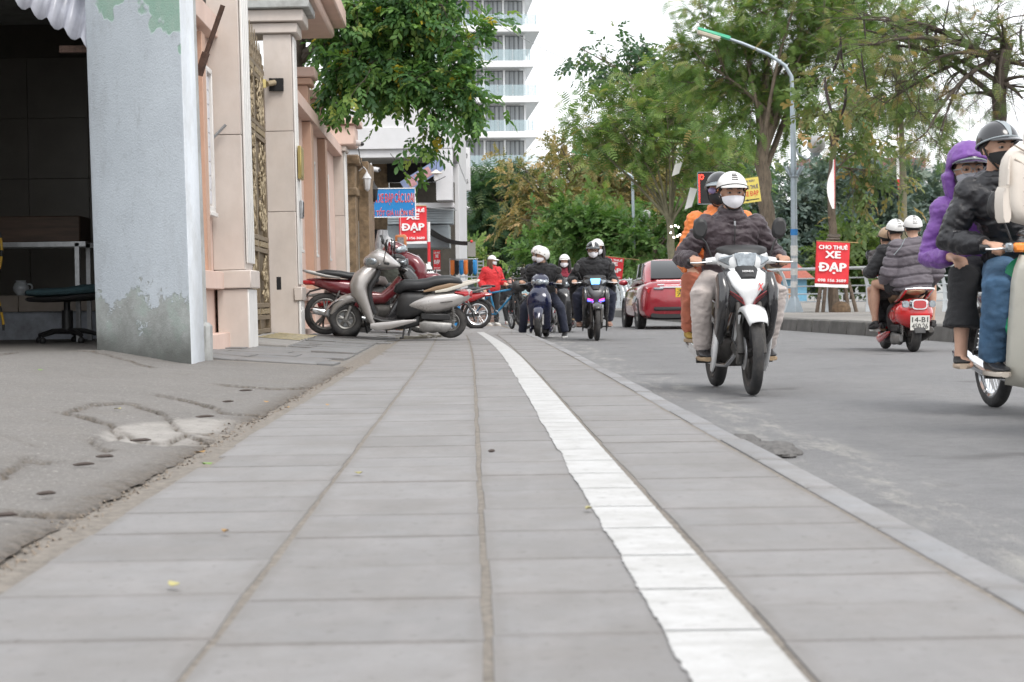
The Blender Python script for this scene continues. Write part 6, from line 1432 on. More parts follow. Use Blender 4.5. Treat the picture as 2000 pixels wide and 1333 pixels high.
# ================================================================== VEHICLES
def paint(name, col, metal=.0, rough=.28, coat=.8, dirt=.25): return mat(name, col, rough, metal, var=.06, vscale=3, coat=coat, dirt=dirt, dcol=(.25, .22, .19), dscale=4, rvar=.12)
M_TYRE = mat('tyre_rubber', (.028, .028, .029), .8, var=.3, vscale=10, bmp=.4, bscale=90, dirt=.7, dcol=(.11, .10, .09), dscale=6)
M_RIMG = mat('grey_alloy', (.24, .235, .225), .45, .7, var=.25, vscale=12, dirt=.5, dcol=(.1, .09, .08)); M_RIMK = mat('black_alloy', (.03, .03, .032), .5, .3, var=.3, vscale=12, dirt=.5)
M_CHROME = mat('chrome', (.70, .71, .72), .12, 1.0, var=.1, vscale=9); M_CAST = mat('cast_aluminium', (.30, .295, .285), .5, .75, var=.3, vscale=14, dirt=.5, dcol=(.09, .08, .07)); M_ENG = mat('dirty_engine', (.085, .08, .075), .65, .5, var=.4, vscale=18)
M_SEATK = mat('black_vinyl', (.022, .023, .025), .45, var=.2, vscale=10, bmp=.15, bscale=120); M_SEATBR = mat('brown_vinyl', (.26, .17, .10), .5, var=.15); M_SEATG = mat('grey_vinyl', (.17, .145, .135), .55, var=.15)
M_REDL = mat('red_tail_lens', (.42, .015, .02), .12, var=.1, coat=.8); M_AMB = mat('amber_lens', (.85, .25, .02), .15, var=.1, coat=.8); M_CLEARL = mat('clear_lens', (.30, .335, .36), .14, .55, var=.45, vscale=30, coat=1.0)  # clear lens: its sparkle is put into the colour as mottling
M_PLATE = mat('white_plate', (.66, .65, .60), .5, var=.08); M_PLATEY = mat('yellow_plate', (.75, .50, .05), .5, var=.05); M_PLTX = mat('plate_ink', (.03, .03, .03), .6)
RY = Matrix.Rotation(PI / 2, 3, 'X')      # turns Z onto Y
def wheel(root, x, R, w, style='cast', rim=M_RIMG, hub=M_CAST, y=0.0, steer=0.0):
    e = empty('wheel', (x, y, R), parent=root); e.rotation_euler = (0, 0, steer)
    h = w * .95; r0 = R - h / 2
    t = G(); secs = []; n = 44; prof = []
    for j in range(14):
        b = 2 * PI * j / 14; c, s = math.cos(b), math.sin(b); prof.append((r0 + h / 2 * math.copysign(abs(c) ** .8, c), w / 2 * math.copysign(abs(s) ** .85, s)))
    for i in range(n):
        a = 2 * PI * i / n; secs.append([(p * math.cos(a), q, p * math.sin(a)) for p, q in prof])
    t.loft(secs, closed=True); to = t.obj('tyre', M_TYRE, e, angle=60)
    gv = G()
    for i in range(n):
        a = 2 * PI * (i + .5) / n
        for s in (-1, 1):
            d = Vector((math.cos(a), 0, math.sin(a))); tt = Vector((-math.sin(a), 0, math.cos(a))); c = d * (R - .0035)
            gv.add([c + Vector((0, s * .008, 0)) - tt * .002, c + Vector((0, s * w * .36, 0)) + tt * .016 - d * .008, c + Vector((0, s * w * .36, 0)) + tt * .020 - d * .0075, c + Vector((0, s * .008, 0)) + tt * .004 + d * .0045], [(0, 1, 2, 3)])
    ri = R - h
    g = G(); pr = [(ri + .006, -w * .38), (ri + .010, -w * .40), (ri + .002, -w * .44), (ri - .014, -w * .34), (ri - .018, -w * .1), (ri - .018, w * .1), (ri - .014, w * .34), (ri + .002, w * .44), (ri + .010, w * .40), (ri + .006, w * .38)]
    secs = [[(p * math.cos(2 * PI * i / n), q, p * math.sin(2 * PI * i / n)) for p, q in pr] for i in range(n)]; g.loft(secs, closed=True)
    hr = .035 if style != 'drum' else .055; g.lathe([(.001, -w * .5), (hr, -w * .5), (hr, w * .5), (.001, w * .5)], (0, 0, 0), 16, RY)
    if style == 'wire':
        for i in range(28):
            a = 2 * PI * i / 28; b = a + (.35 if i % 2 else -.35); s = w * .32 * (1 if i % 4 < 2 else -1); g.tube([(hr * math.cos(b), s, hr * math.sin(b)), ((ri - .012) * math.cos(a), 0, (ri - .012) * math.sin(a))], .0016, 4, cap=False)
    else:
        k = 5 if style == 'cast' else 3
        for i in range(k):
            a = 2 * PI * i / k + .3
            for o in (-.13, .13):
                g.tube([(hr * .8 * math.cos(a), 0, hr * .8 * math.sin(a)), ((ri - .01) * math.cos(a + o), 0, (ri - .01) * math.sin(a + o))], [.016, .012], 6, flat=1.3)
    g.obj('rim', rim, e)
    return e
def disc(e, R, y): G().lathe([(R * .45, -.003), (R, -.003), (R, .003), (R * .45, .003)], (0, y, 0), 28, RY).obj('brake_disc', M_STEEL, e)
def mirror(root, base, tip, r=(.062, .045), m=M_BLACKP, glass_front=False, fwd=1, round_=False):
    g = G(); b, t = Vector(base), Vector(tip); g.tube([b, b.lerp(t, .5) + Vector((0, 0, .03)), t], .006, 6); o = g.obj('mirror', m if not round_ else M_CHROME, root)
    G().shell([(-.010, -r[0], r[0], r[1]), (.004, -r[0] * .98, r[0] * .98, r[1] * .98), (.02, -r[0] * .7, r[0] * .7, r[1] * .7)], 18, 2.3).xf(Matrix.Translation(t + Vector((0, 0, r[0] * .7))) @ Matrix.Rotation(-.15, 4, 'X')).obj('housing', m if not round_ else M_CHROME, o)
    G().shell([(-.0135, -r[0] * .9, r[0] * .9, r[1] * .9), (-.0105, -r[0] * .9, r[0] * .9, r[1] * .9)], 18, 2.3).xf(Matrix.Translation(t + Vector((0, 0, r[0] * .7))) @ Matrix.Rotation(-.15, 4, 'X')).obj('glass', mat('mirror_glass', (.75, .78, .8), .03, 1.0, var=0), o)
def bars(root, x, z, half=.34, grip=.11, lever=True, back=.06, rise=.0):
    for s in (-1, 1):
        a, b = Vector((x - back * .4, s * (half - grip), z)), Vector((x - back, s * half, z + rise)); o = G().tube([a, b], .016, 10).obj('grip', M_BLACKP, root); G().tube([b - (b - a).normalized() * .004, b + (b - a).normalized() * .014], .019, 10).obj('bar_end', M_BLACKP, o)
        if lever: G().tube([(x + .03, s * (half - grip - .02), z - .005), (x + .045, s * (half - .04), z - .012), (x + .035, s * (half + .01), z - .012)], [.007, .006, .007], 6).obj('lever', M_STEEL, root)
def shock(root, a, b, m=M_BLACKP):
    a, b = Vector(a), Vector(b); o = G().tube([a, b], .012, 8).obj('shock_absorber', M_CAST, root); d = b - a; u = d.normalized(); s = u.orthogonal().normalized(); t = u.cross(s); n = 60
    G().tube([a.lerp(b, .15 + .6 * i / n) + (s * math.cos(i * 6.5 * 2 * PI / n) + t * math.sin(i * 6.5 * 2 * PI / n)) * .024 for i in range(n + 1)], .005, 5).obj('spring', m, o)
def fender(root, cx, cz, R, a0, a1, w, m, th=.006, name='front_fender', n=12, taper=.75, drop=.02):
    V = []; F = []
    for i in range(n + 1):
        a = lerp(a0, a1, i / n); tp = lerp(taper, 1, math.sin(PI * i / n) ** .7)
        for j, (yy, rr) in enumerate(((-1, -drop), (-.85, -.006), (-.4, .008), (0, .011), (.4, .008), (.85, -.006), (1, -drop))): V.append((cx + (R + rr) * math.cos(a), yy * w * tp, cz + (R + rr) * math.sin(a)))
    for i in range(n):
        for j in range(6): p = i * 7 + j; F.append((p, p + 1, p + 8, p + 7))
    me = bpy.data.meshes.new(name); me.from_pydata(V, [], F); me.polygons.foreach_set('use_smooth', [True] * len(F)); o = link(name, me, m, root); md = o.modifiers.new('t', 'SOLIDIFY'); md.thickness = th; md.offset = 0; return o
def plate(root, x, z, text, w=.19, h=.14, m=M_PLATE, face=-1, tilt=.25, y=0.0):
    e = empty('licence_plate', (x, y, z), parent=root); e.rotation_euler = (0, -tilt * face * -1, 0)
    G().box((0, 0, 0), (.004, w, h)).obj('board', m, e)
    for i, t in enumerate(text):
        o = put_text(e, t, w * .84, h * .36, (face * .004, 0, h * (.22 - .44 * i) if len(text) > 1 else 0), M_PLTX, rot=(PI / 2, 0, -PI / 2 if face < 0 else PI / 2), bold=.01, extrude=.0008)
def scooter(name, label, loc, rz, main, seat=M_SEATK, side=None, group=None, R=.2, L=1.28, headm=None, rail=M_RIMG, lean=0.0, style=0, inner=M_BLACKP, platetext=None, mirr='black', stand=True, trim=None, sc=1.0):
    root = empty(name, loc, rz, label, 'scooter', group); root.scale = (sc, sc, sc); root.rotation_euler = (lean, 0, rz)
    side = side or main; hx = L / 2; dx = hx - .64
    fw = wheel(root, hx, R, .095, 'cast', M_RIMG); rw = wheel(root, -hx, R, .10, 'cast', M_RIMG)
    disc(fw, .095, -.05)
    for s in (-1, 1): G().tube([(hx, s * .068, R), (hx - .06, s * .066, R + .17)], [.020, .022], 10).obj('fork_leg', M_CAST, root)
    G().tube([(hx - .06, 0, R + .16), (hx - .28, 0, .86)], .03, 10).obj('steering_column', M_BLACKP, root)
    # front fender: long nose
    G().ribbon([(hx + .175, R + .06), (hx + .13, R + .155), (hx + .03, R + .235), (hx - .08, R + .27), (hx - .18, R + .255)], [.04, .076, .088, .088, .075], [.03, .052, .062, .06, .04], 18, 2.4).obj('front_fender', main, root, angle=60)
    if trim: fender(root, hx, R, R + .06, .25, 2.1, .086, trim, .006, 'fender_trim', taper=.9, drop=.008)
    sp = [(.30, .84), (.37, .79), (.455, .70), (.49, .62), (.475, .54), (.43, .45), (.385, .35), (.345, .25), (.30, .165)]
    sw = [.09, .135, .185, .205, .205, .195, .185, .175, .165]; stt = [.06, .095, .115, .12, .11, .09, .075, .062, .04]
    G().ribbon([(x + dx, z) for x, z in sp], sw, stt, 22, 2.7).obj('front_shield', main, root, angle=60)
    G().ribbon([(.25 + dx, .82), (.275 + dx, .74), (.345 + dx, .63), (.36 + dx, .52), (.335 + dx, .40), (.29 + dx, .28)], [.10, .14, .165, .165, .16, .15], [.03, .035, .035, .03, .03, .03], 18, 3).obj('inner_shield', inner, root, angle=60)
    # handlebar cowl and lamp
    hc = [(.465, .875, .915, .03), (.435, .845, .975, .10), (.37, .825, 1.035, .14), (.29, .815, 1.075, .15), (.22, .82, 1.055, .15), (.14, .83, .99, .145), (.06, .845, .92, .10), (.02, .86, .89, .04)]
    G().shell([(x + dx - .03, a, b, w) for x, a, b, w in hc], 22, 2.4).obj('handlebar_cowl', headm or main, root, angle=60)
    for s in (-1, 1):
        G().ribbon([(.235 + dx, .90), (.225 + dx, .905)], .1, .03, 10, 2.2, y0=s * .17).obj('cowl_wing', headm or main, root)
        G().ell((.345 + dx, s * .105, .925), (.085, .040, .050), 14, 10, Matrix.Rotation(-s * .45, 3, 'Z')).obj('indicator', M_CLEARL, root)
    if style == 1: G().ell((.405 + dx, 0, .92), (.035, .075, .062), 18, 12).obj('headlight', M_CLEARL, root)
    else: G().ell((.365 + dx, 0, .915), (.075, .128, .075), 20, 14).obj('headlight', M_CLEARL, root)
    bars(root, .20 + dx, .91, .345, .115)
    for s in (-1, 1): mirror(root, (.19 + dx, s * .21, .92), (.16 + dx, s * .30, 1.08), (.06, .05), M_BLACKP, round_=(mirr == 'round'))
    if style == 1:   # chrome V on the nose
        for s in (-1, 1): G().hexa([(.585 + dx, s * .0, .545), (.560 + dx, s * .04, .56), (.475 + dx, s * .15, .70), (.495 + dx, s * .12, .70)], [(.595 + dx, s * .0, .60), (.575 + dx, s * .035, .62), (.49 + dx, s * .155, .735), (.51 + dx, s * .125, .735)]).obj('chrome_wing', M_CHROME, root, bevel=.006)
    for s in (-1, 1): G().tube([(.22 + dx, s * .17, .90), (.27 + dx, s * .20, .86), (.26 + dx, s * .14, .80), (.24 + dx, s * .06, .74)], .005, 6).obj('control_cable', M_BLACKP, root)
    # floor and skirts
    G().ribbon([(.30 + dx, .235), (.2 + dx, .205), (.05, .20), (-.08, .215)], .17, .022, 16, 4).obj('floorboard', M_BLACKP, root)
    g = G()
    for i in range(6): g.box((.02 + dx, -.11 + i * .044, .226), (.20, .018, .006))
    g.obj('floor_ribs', M_BLACKP, root)
    for s in (-1, 1): G().ribbon([(.335 + dx, .14), (.25 + dx, .135), (.1, .155), (-.06, .19), (-.22, .22)], [.018, .022, .022, .020, .006], [.03, .052, .048, .035, .012], 12, 3, y0=s * .168).obj('side_skirt', side, root)
    G().shell([(.30, .09, .15, .11), (.15, .08, .17, .13), (-.1, .1, .2, .13), (-.25, .14, .3, .12)], 12, 3).obj('belly', M_BLACKP, root)
    # seat pedestal, rear body, seat
    G().shell([(.015, .22, .50, .13), (-.03, .20, .56, .155), (-.12, .22, .57, .165), (-.3, .28, .57, .16), (-.5, .32, .57, .13)], 18, 3.2).obj('under_body', M_BLACKP, root)
    for s in (-1, 1):
        G().hexa([(-.10, s * .150, .385), (-.42, s * .165, .285), (-.80, s * .115, .42), (-.80, s * .06, .42)], [(-.16, s * .165, .42), (-.36, s * .19, .555), (-.80, s * .155, .58), (-.80, s * .08, .58)])
    rc = [(-.07, .375, .40, .155), (-.2, .335, .49, .176), (-.35, .285, .56, .19), (-.5, .305, .585, .187), (-.65, .355, .60, .17), (-.78, .43, .60, .135), (-.86, .49, .61, .09), (-.89, .53, .60, .04)]
    G().shell(rc, 22, 2.6).obj('rear_cowl', side, root, angle=60)
    G().ribbon([(.02, .54), (0, .60), (-.08, .64), (-.22, .645), (-.34, .66), (-.46, .70), (-.62, .715), (-.72, .70), (-.76, .67)], [.09, .125, .145, .15, .155, .16, .15, .13, .07], [.05, .065, .07, .068, .07, .065, .058, .05, .03], 20, 2.8).obj('seat', seat, root, angle=60)
    if seat == M_SEATK and style == 0: 
        for s in (-1, 1): G().ribbon([(-.30, .575), (-.45, .615), (-.62, .655), (-.74, .665)], .012, [.01, .028, .03, .015], 10, 2.5, y0=s * .15).obj('seat_piping', M_SEATBR, root)
    for s in (-1, 1):
        G().ribbon([(-.44, .575), (-.58, .60), (-.72, .645), (-.85, .69), (-.95, .715)], [.016, .022, .022, .02, .016], [.014, .022, .024, .020, .012], 10, 3, y0=s * .15).obj('grab_rail', rail, root)
    G().tube([(-.95, -.15, .715), (-.975, 0, .72), (-.95, .15, .715)], .014, 8).obj('grab_rail', rail, root)
    G().ribbon([(-.68, .575), (-.80, .555), (-.895, .55)], [.165, .14, .06], [.012, .055, .045], 14, 2.4).obj('tail_light', M_REDL, root)
    G().ribbon([(-.72, .46), (-.84, .42), (-.90, .34), (-.94, .22)], [.08, .085, .08, .06], .012, 12, 3).obj('rear_fender', M_BLACKP, root)
    if platetext: plate(root, -.93, .40, platetext, tilt=.35)
    # engine and exhaust
    G().shell([(-.26, .10, .20, .03, .135), (-.32, .075, .225, .045, .14), (-.45, .085, .215, .045, .14), (-.58, .08, .21, .042, .14), (-.65, .12, .20, .02, .14)], 16, 2.6).obj('transmission_case', M_CAST, root, angle=60)
    G().shell([(-.2, .15, .32, .07), (-.4, .13, .34, .09), (-.55, .16, .32, .07)], 14, 3).obj('engine', M_ENG, root); G().box((-.45, .14, .27), (.36, .07, .08)).obj('air_box', M_BLACKP, root, bevel=.015)
    G().tube([(-.2, -.12, .17), (-.4, -.15, .16), (-.75, -.16, .24), (-.80, -.16, .25)], [.02, .05, .055, .03], 12).obj('muffler', M_ENG, root)
    shock(root, (-.68, .13, .19), (-.66, .13, .42), M_CAST)
    if stand: G().tube([(-.08, .12, .14), (-.06, .19, .0)], .012, 6).tube([(-.06, .19, .006), (-.03, .22, .006)], .012, 6).obj('side_stand', M_BLACKP, root); G().tube([(-.16, -.1, .13), (-.13, -.13, .03)], .012, 6).tube([(-.16, .1, .13), (-.13, .13, .03)], .012, 6).tube([(-.145, -.11, .08), (-.145, .11, .08)], .012, 6).obj('centre_stand', M_BLACKP, root)
    return root
def underbone(name, label, loc, rz, nose, wing, side=None, seat=M_SEATK, R=.28, L=1.22, group=None, cub=False, rim=M_RIMK, style='cast', headm=None, lower=None, muff=M_CHROME, platetext=None, lean=0.0, face='v', steer=0.0, fend=None, cat='motorcycle', led=None, tail=True, stand=False, sc=1.0):
    root = empty(name, loc, rz, label, cat, group); root.scale = (sc, sc, sc); root.rotation_euler = (lean, 0, rz)
    side = side or nose; hx = L / 2; headm = headm or nose; lower = lower or nose; fend = fend or nose
    fw = wheel(root, hx, R, .072 if not cub else .065, style, rim, steer=steer); rw = wheel(root, -hx, R, .082 if not cub else .07, style, rim)
    if not cub: disc(fw, .11, -.055)
    for s in (-1, 1): G().tube([(hx, s * .075, R), (hx - .035, s * .075, R + .14), (hx - .10, s * .072, .62)], [.026, .024, .018], 12).obj('fork_leg', M_ENG if not cub else headm, root)
    G().tube([(hx - .16, 0, .56), (hx - .30, 0, .90)], .03, 10).obj('steering_column', M_BLACKP, root)
    if not cub: G().box((hx - .06, -.075, R - .03), (.06, .04, .10)).obj('caliper', M_ENG, root, bevel=.012); G().tube([(hx - .06, -.08, R + .02), (hx - .12, -.11, R + .10), (hx - .10, -.09, R + .25), (hx - .15, -.05, .66)], .006, 6).obj('brake_hose', M_BLACKP, root)
    # front fender
    f = fender(root, hx, R, R + .035, .72, 2.55, .080, fend, .006, drop=.035)
    for s in (-1, 1): G().hexa([(hx + .02, s * .075, R + .26), (hx - .14, s * .075, R + .255), (hx - .17, s * .085, R + .08), (hx - .12, s * .085, R + .08)], [(hx + .02, s * .082, R + .26), (hx - .14, s * .082, R + .255), (hx - .17, s * .092, R + .08), (hx - .12, s * .092, R + .08)]).obj('fender_side', fend, f, bevel=.003)
    # nose panel between the legs of the shield
    bx = hx - .61
    if not cub:
        G().ribbon([(.36 + bx, .85), (.45 + bx, .805), (.515 + bx, .735), (.52 + bx, .66), (.485 + bx, .575)], [.11, .135, .115, .055, .010], [.03, .032, .03, .026, .016], 18, 2.6).obj('nose_panel', nose, root, angle=60)
        G().ribbon([(.32 + bx, .85), (.41 + bx, .81), (.47 + bx, .735), (.475 + bx, .65), (.43 + bx, .57)], [.12, .165, .185, .18, .15], [.03, .04, .045, .05, .04], 18, 3).obj('shield_core', wing, root, angle=60)
        for s in (-1, 1):
            a = [(.40, .79, .15), (.47, .70, .175), (.44, .58, .195), (.36, .44, .19), (.30, .36, .175)]
            G().ribbon([(x + bx, z) for x, z, y in a], [.035, .045, .045, .04, .025], [.06, .085, .09, .08, .045], 14, 2.6, y0=s * .165).obj('shield_wing', wing, root, angle=60)
            G().ribbon([(x + bx, z) for x, z in ((.37, .50), (.33, .42), (.27, .32), (.20, .22), (.15, .155))], [.010, .014, .016, .016, .010], [.045, .06, .062, .055, .025], 12, 3, y0=s * .185).obj('leg_shield', lower, root, angle=60)
            if face == 'v':
                G().hexa([(.475 + bx, s * .03, .615), (.46 + bx, s * .135, .685), (.455 + bx, s * .14, .70), (.485 + bx, s * .045, .655)], [(.535 + bx, s * .025, .595), (.515 + bx, s * .14, .69), (.51 + bx, s * .145, .715), (.54 + bx, s * .045, .65)]).obj('air_scoop', mat('dark_red_plastic', (.22, .025, .03), .35, coat=.5), root, bevel=.004)
                G().hexa([(.49 + bx, s * .045, .632), (.485 + bx, s * .12, .684), (.485 + bx, s * .12, .690), (.49 + bx, s * .05, .640)], [(.545 + bx, s * .04, .622), (.525 + bx, s * .125, .685), (.525 + bx, s * .125, .692), (.545 + bx, s * .046, .634)]).obj('scoop_gap', M_BLACKP, root)
            if led:
                G().tube([(.53 + bx, s * .04, .60), (.515 + bx, s * .12, .615), (.475 + bx, s * .185, .67)], [.010, .010, .006], 8).obj('running_light', led[0], root); G().tube([(.545 + bx, s * .05, .622), (.525 + bx, s * .10, .635), (.49 + bx, s * .16, .665)], [.010, .012, .006], 8).obj('signal_light', led[1], root)
                G().ribbon([(.40 + bx, .80), (.45 + bx, .745)], .012, .02, 8, 2.5, y0=s * .15).obj('teal_decal', led[2], root)
        G().ribbon([(.37 + bx, .86), (.455 + bx, .83), (.51 + bx, .775)], [.07, .078, .05], [.035, .038, .03], 14, 2.6).obj('number_plate_cover', M_BLACKP, root, angle=60)
    else:
        for s in (-1, 1):   # tall curved leg shields
            V = []; F = []; n, k = 10, 6
            for i in range(n + 1):
                u = i / n; z = lerp(.16, .84, u); xx = lerp(.18, .40, u ** .8)
                for j in range(k + 1):
                    v = j / k; yy = lerp(.06, .195 - .03 * (1 - u) ** 3 - .06 * max(0, u - .85) * 4 * v, v); V.append((xx + bx - .10 * v * v + .02, s * yy, z + .02 * v))
            for i in range(n):
                for j in range(k): p = i * (k + 1) + j; F.append((p, p + 1, p + k + 2, p + k + 1))
            me = bpy.data.meshes.new('leg_shield'); me.from_pydata(V, [], F); me.polygons.foreach_set('use_smooth', [True] * len(F)); o = link('leg_shield', me, lower, root); md = o.modifiers.new('t', 'SOLIDIFY'); md.thickness = .03
        G().ribbon([(.30 + bx, .88), (.36 + bx, .74), (.36 + bx, .6), (.30 + bx, .5)], [.06, .08, .08, .06], .05, 14, 2.5).obj('nose_panel', nose, root)
    # handlebar cowl
    c = [(.415, .855, .90, .03), (.395, .835, .955, .10), (.35, .825, .985, .15), (.29, .845, 1.0, .185), (.23, .865, .985, .18), (.17, .875, .95, .12), (.13, .89, .92, .05)]
    G().shell([(x + bx + .02, a, b, w) for x, a, b, w in c], 24, 2.6).obj('handlebar_cowl', headm, root, angle=60)
    G().shell([(x + bx + .012, (a + b) / 2 + .015, b + .016, w * .97) for x, a, b, w in c[1:-1]], 20, 2.6).obj('cowl_visor', M_BLACKP if not cub else headm, root, angle=60)
    if not cub:
        G().prism([(-.078, .955), (.078, .955), (.06, .865), (.0, .852), (-.06, .865)], lambda u, v: (.458 + bx - abs(u) * .25, u, v), lambda u, v: (.36 + bx, u, v)).obj('headlight', M_CLEARL if not led else led[3], root, bevel=.006)
        for s in (-1, 1): G().prism([(.083, .945), (.17, .925), (.175, .905), (.10, .865), (.068, .868)], lambda u, v: (.452 + bx - u * .42, s * u, v), lambda u, v: (.33 + bx, s * u, v)).obj('indicator', M_CLEARL, root, bevel=.005)
    else:
        G().lathe([(.001, .06), (.06, .055), (.075, .03), (.08, -.03)], (.40 + bx, 0, .90), 18, Matrix.Rotation(PI / 2, 3, 'Y')).obj('headlight', M_CLEARL, root)
        for s in (-1, 1): G().box((.34 + bx, s * .185, .90), (.06, .075, .05)).obj('indicator', M_AMB, root, bevel=.012); G().box((.345 + bx, s * .245, .90), (.05, .045, .048)).obj('indicator_lens', M_CLEARL, root, bevel=.01)
    for s in (-1, 1): G().tube([(.30 + bx, s * .15, .91), (.27 + bx, s * .24, .905)], [.03, .022], 10).obj('switch_box', M_BLACKP if cub else headm, root)
    bars(root, .27 + bx, .905, .345, .12, back=.05)
    for s in (-1, 1): mirror(root, (.27 + bx, s * .20, .93), (.25 + bx, s * .275, 1.075), (.075, .05))
    for s in (-1, 1): G().tube([(.30 + bx, s * .16, .90), (.40 + bx, s * .15, .84), (.44 + bx, s * .10, .78), (.38 + bx, s * .05, .66)], .005, 6).obj('control_cable', M_BLACKP, root)
    # frame, engine, seat, tail
    G().ribbon([(.36 + bx, .70), (.25, .56), (.12, .45), (-.05, .46), (-.2, .52)], [.05, .06, .075, .09, .1], [.06, .07, .08, .09, .08], 14, 2.6).obj('centre_cover', side if not cub else nose, root, angle=60)
    G().shell([(-.02, .42, .62, .10), (-.15, .42, .68, .125), (-.35, .48, .70, .13), (-.55, .54, .71, .11), (-.75, .62, .72, .07), (-.84, .67, .71, .03)], 20, 2.6).obj('side_cover', side, root, angle=60)
    G().ribbon([(.06, .665), (.0, .71), (-.12, .735), (-.30, .74), (-.42, .765), (-.6, .785), (-.72, .78)], [.06, .10, .12, .125, .13, .12, .08], [.03, .04, .045, .045, .045, .04, .025], 18, 2.8).obj('seat', seat, root, angle=60)
    for s in (-1, 1): G().ribbon([(-.42, .72), (-.6, .745), (-.78, .79), (-.86, .81)], .012, [.012, .02, .02, .014], 10, 3, y0=s * .125).obj('grab_rail', M_CAST if not cub else M_CHROME, root)
    G().tube([(-.86, -.125, .81), (-.89, 0, .815), (-.86, .125, .81)], .012, 8).obj('grab_rail', M_CAST if not cub else M_CHROME, root)
    if tail: G().ribbon([(-.74, .66), (-.85, .665), (-.90, .675)], [.085, .07, .04], [.03, .035, .02], 12, 2.4).obj('tail_light', M_REDL, root)
    G().ribbon([(-.6, .60), (-.8, .55), (-.92, .42), (-.98, .30)], [.07, .075, .07, .055], .012, 12, 3).obj('rear_fender', M_BLACKP if not cub else nose, root)
    if platetext: plate(root, -.97, .47, platetext, tilt=.4)
    g = G(); g.shell([(.20, .24, .36, .07), (.10, .19, .38, .11), (-.08, .18, .36, .12), (-.2, .22, .34, .09)], 14, 3).lathe([(.001, -.14), (.10, -.14), (.11, -.11), (.11, .11), (.1, .14), (.001, .14)], (-.05, 0, .28), 20, RY); g.obj('engine', M_CAST if cub else M_ENG, root, angle=50)
    G().tube([(.22, 0, .31), (.34, 0, .34)], [.065, .06], 12).obj('cylinder', M_CAST, root)
    for s in (-1, 1): G().box((-.40, s * .085, .275), (.48, .022, .04)).obj('swing_arm', M_BLACKP, root, bevel=.006); shock(root, (-.55, s * .105, .29), (-.42, s * .105, .58), M_CHROME if cub else M_BLACKP)
    G().tube([(.30, -.05, .27), (.2, -.09, .19), (0, -.125, .19), (-.2, -.14, .22), (-.3, -.145, .235), (-.5, -.15, .27), (-.76, -.155, .32), (-.80, -.155, .325)], [.016, .017, .018, .03, .043, .046, .046, .03], 14).obj('exhaust', muff, root)
    G().box((-.42, -.205, .275), (.36, .008, .075), (0, .16, 0)).obj('heat_shield', muff, root, bevel=.003) if not cub else None
    G().tube([(.03, -.26, .215), (.03, -.1, .205), (.03, .1, .205), (.03, .26, .215)], .012, 8).obj('footpeg_bar', M_BLACKP, root)
    for s in (-1, 1): G().tube([(.03, s * .19, .215), (.03, s * .27, .217)], .018, 8).obj('footpeg', M_BLACKP, root); G().tube([(-.33, s * .12, .33), (-.32, s * .22, .33)], .015, 8).obj('pillion_peg', M_BLACKP, root)
    if stand: G().tube([(-.12, .10, .2), (-.08, .2, .0)], .013, 6).obj('side_stand', M_BLACKP, root)
    return root
def on_road(px, py, z=ROAD_Z + .008): p = gp(px, py, z); return Vector((p.x, p.y, z))
def heading(front, rear): return math.atan2(front.y - rear.y, front.x - rear.x)
# ---- parked bikes before the wall
P_SILV = paint('silver_paint', (.42, .40, .385), .55, .32); P_SILVD = paint('champagne_silver', (.36, .34, .325), .5, .35); P_WHITE = paint('white_paint', (.70, .71, .71), 0, .3); P_RED = paint('dark_red_paint', (.14, .010, .018), .15, .2); P_BLACK = paint('black_gloss', (.016, .016, .018), 0, .2); P_BLUE = paint('navy_paint', (.012, .016, .05), .2, .15); P_VESPA = paint('bright_red_paint', (.62, .018, .022), 0, .2, dirt=.1); P_GREY = paint('matt_grey', (.07, .072, .078), .3, .45, .2); P_CREAM = paint('cream_paint', (.62, .60, .52), 0, .35, .4); P_REDB = paint('racing_red', (.45, .015, .02), 0, .25)
def level(x, y): return gz(x, y)
xm, ym = -1.40, 21.35
sc1 = scooter('silver_scooter', 'silver scooter with brown-edged black seat parked on its side stand', (xm, ym, .045), PI, P_SILVD, M_SEATK, P_SILV, rail=mat('cream_rail', (.60, .57, .50), .5, var=.08), headm=P_SILV, lean=0.0, trim=M_CHROME, platetext=None)
sc1.rotation_euler = (math.radians(-4), math.radians(-2.2), PI + .06)
G().box((-.58, .19, .455), (.15, .004, .012), (0, .12, 0)).obj('side_badge', M_ENG, sc1)
sc2 = scooter('red_scooter', 'dark red scooter with grey seat parked behind the silver one', (-1.50, 22.75, .05), .05, P_RED, M_SEATG, P_RED, inner=M_SEATG); sc2.rotation_euler = (.05, -.30, .05); sc2.location.z = .17
ub1 = underbone('parked_motorbike', 'black motorbike with red tail and silver grab rail backed to the wall', (-1.75, 22.1, .07), .12, P_BLACK, P_BLACK, P_RED, R=.265, rim=M_RIMG, platetext=None, stand=True); ub1.rotation_euler = (.05, -.0, .12)
ub2 = underbone('parked_motorbike', 'red and grey motorbike parked beyond the silver scooter, nose to the wall', (-1.28, 34.5, -.09), PI - .10, P_REDB, P_BLACK, P_REDB, R=.28, style='wire', rim=M_CHROME, stand=True)
ub3 = underbone('parked_motorbike', 'black motorbike squeezed between the red scooter and the shop', (-1.75, 26.5, -.02), .5, P_BLACK, P_BLACK, P_BLACK, R=.28, stand=True)
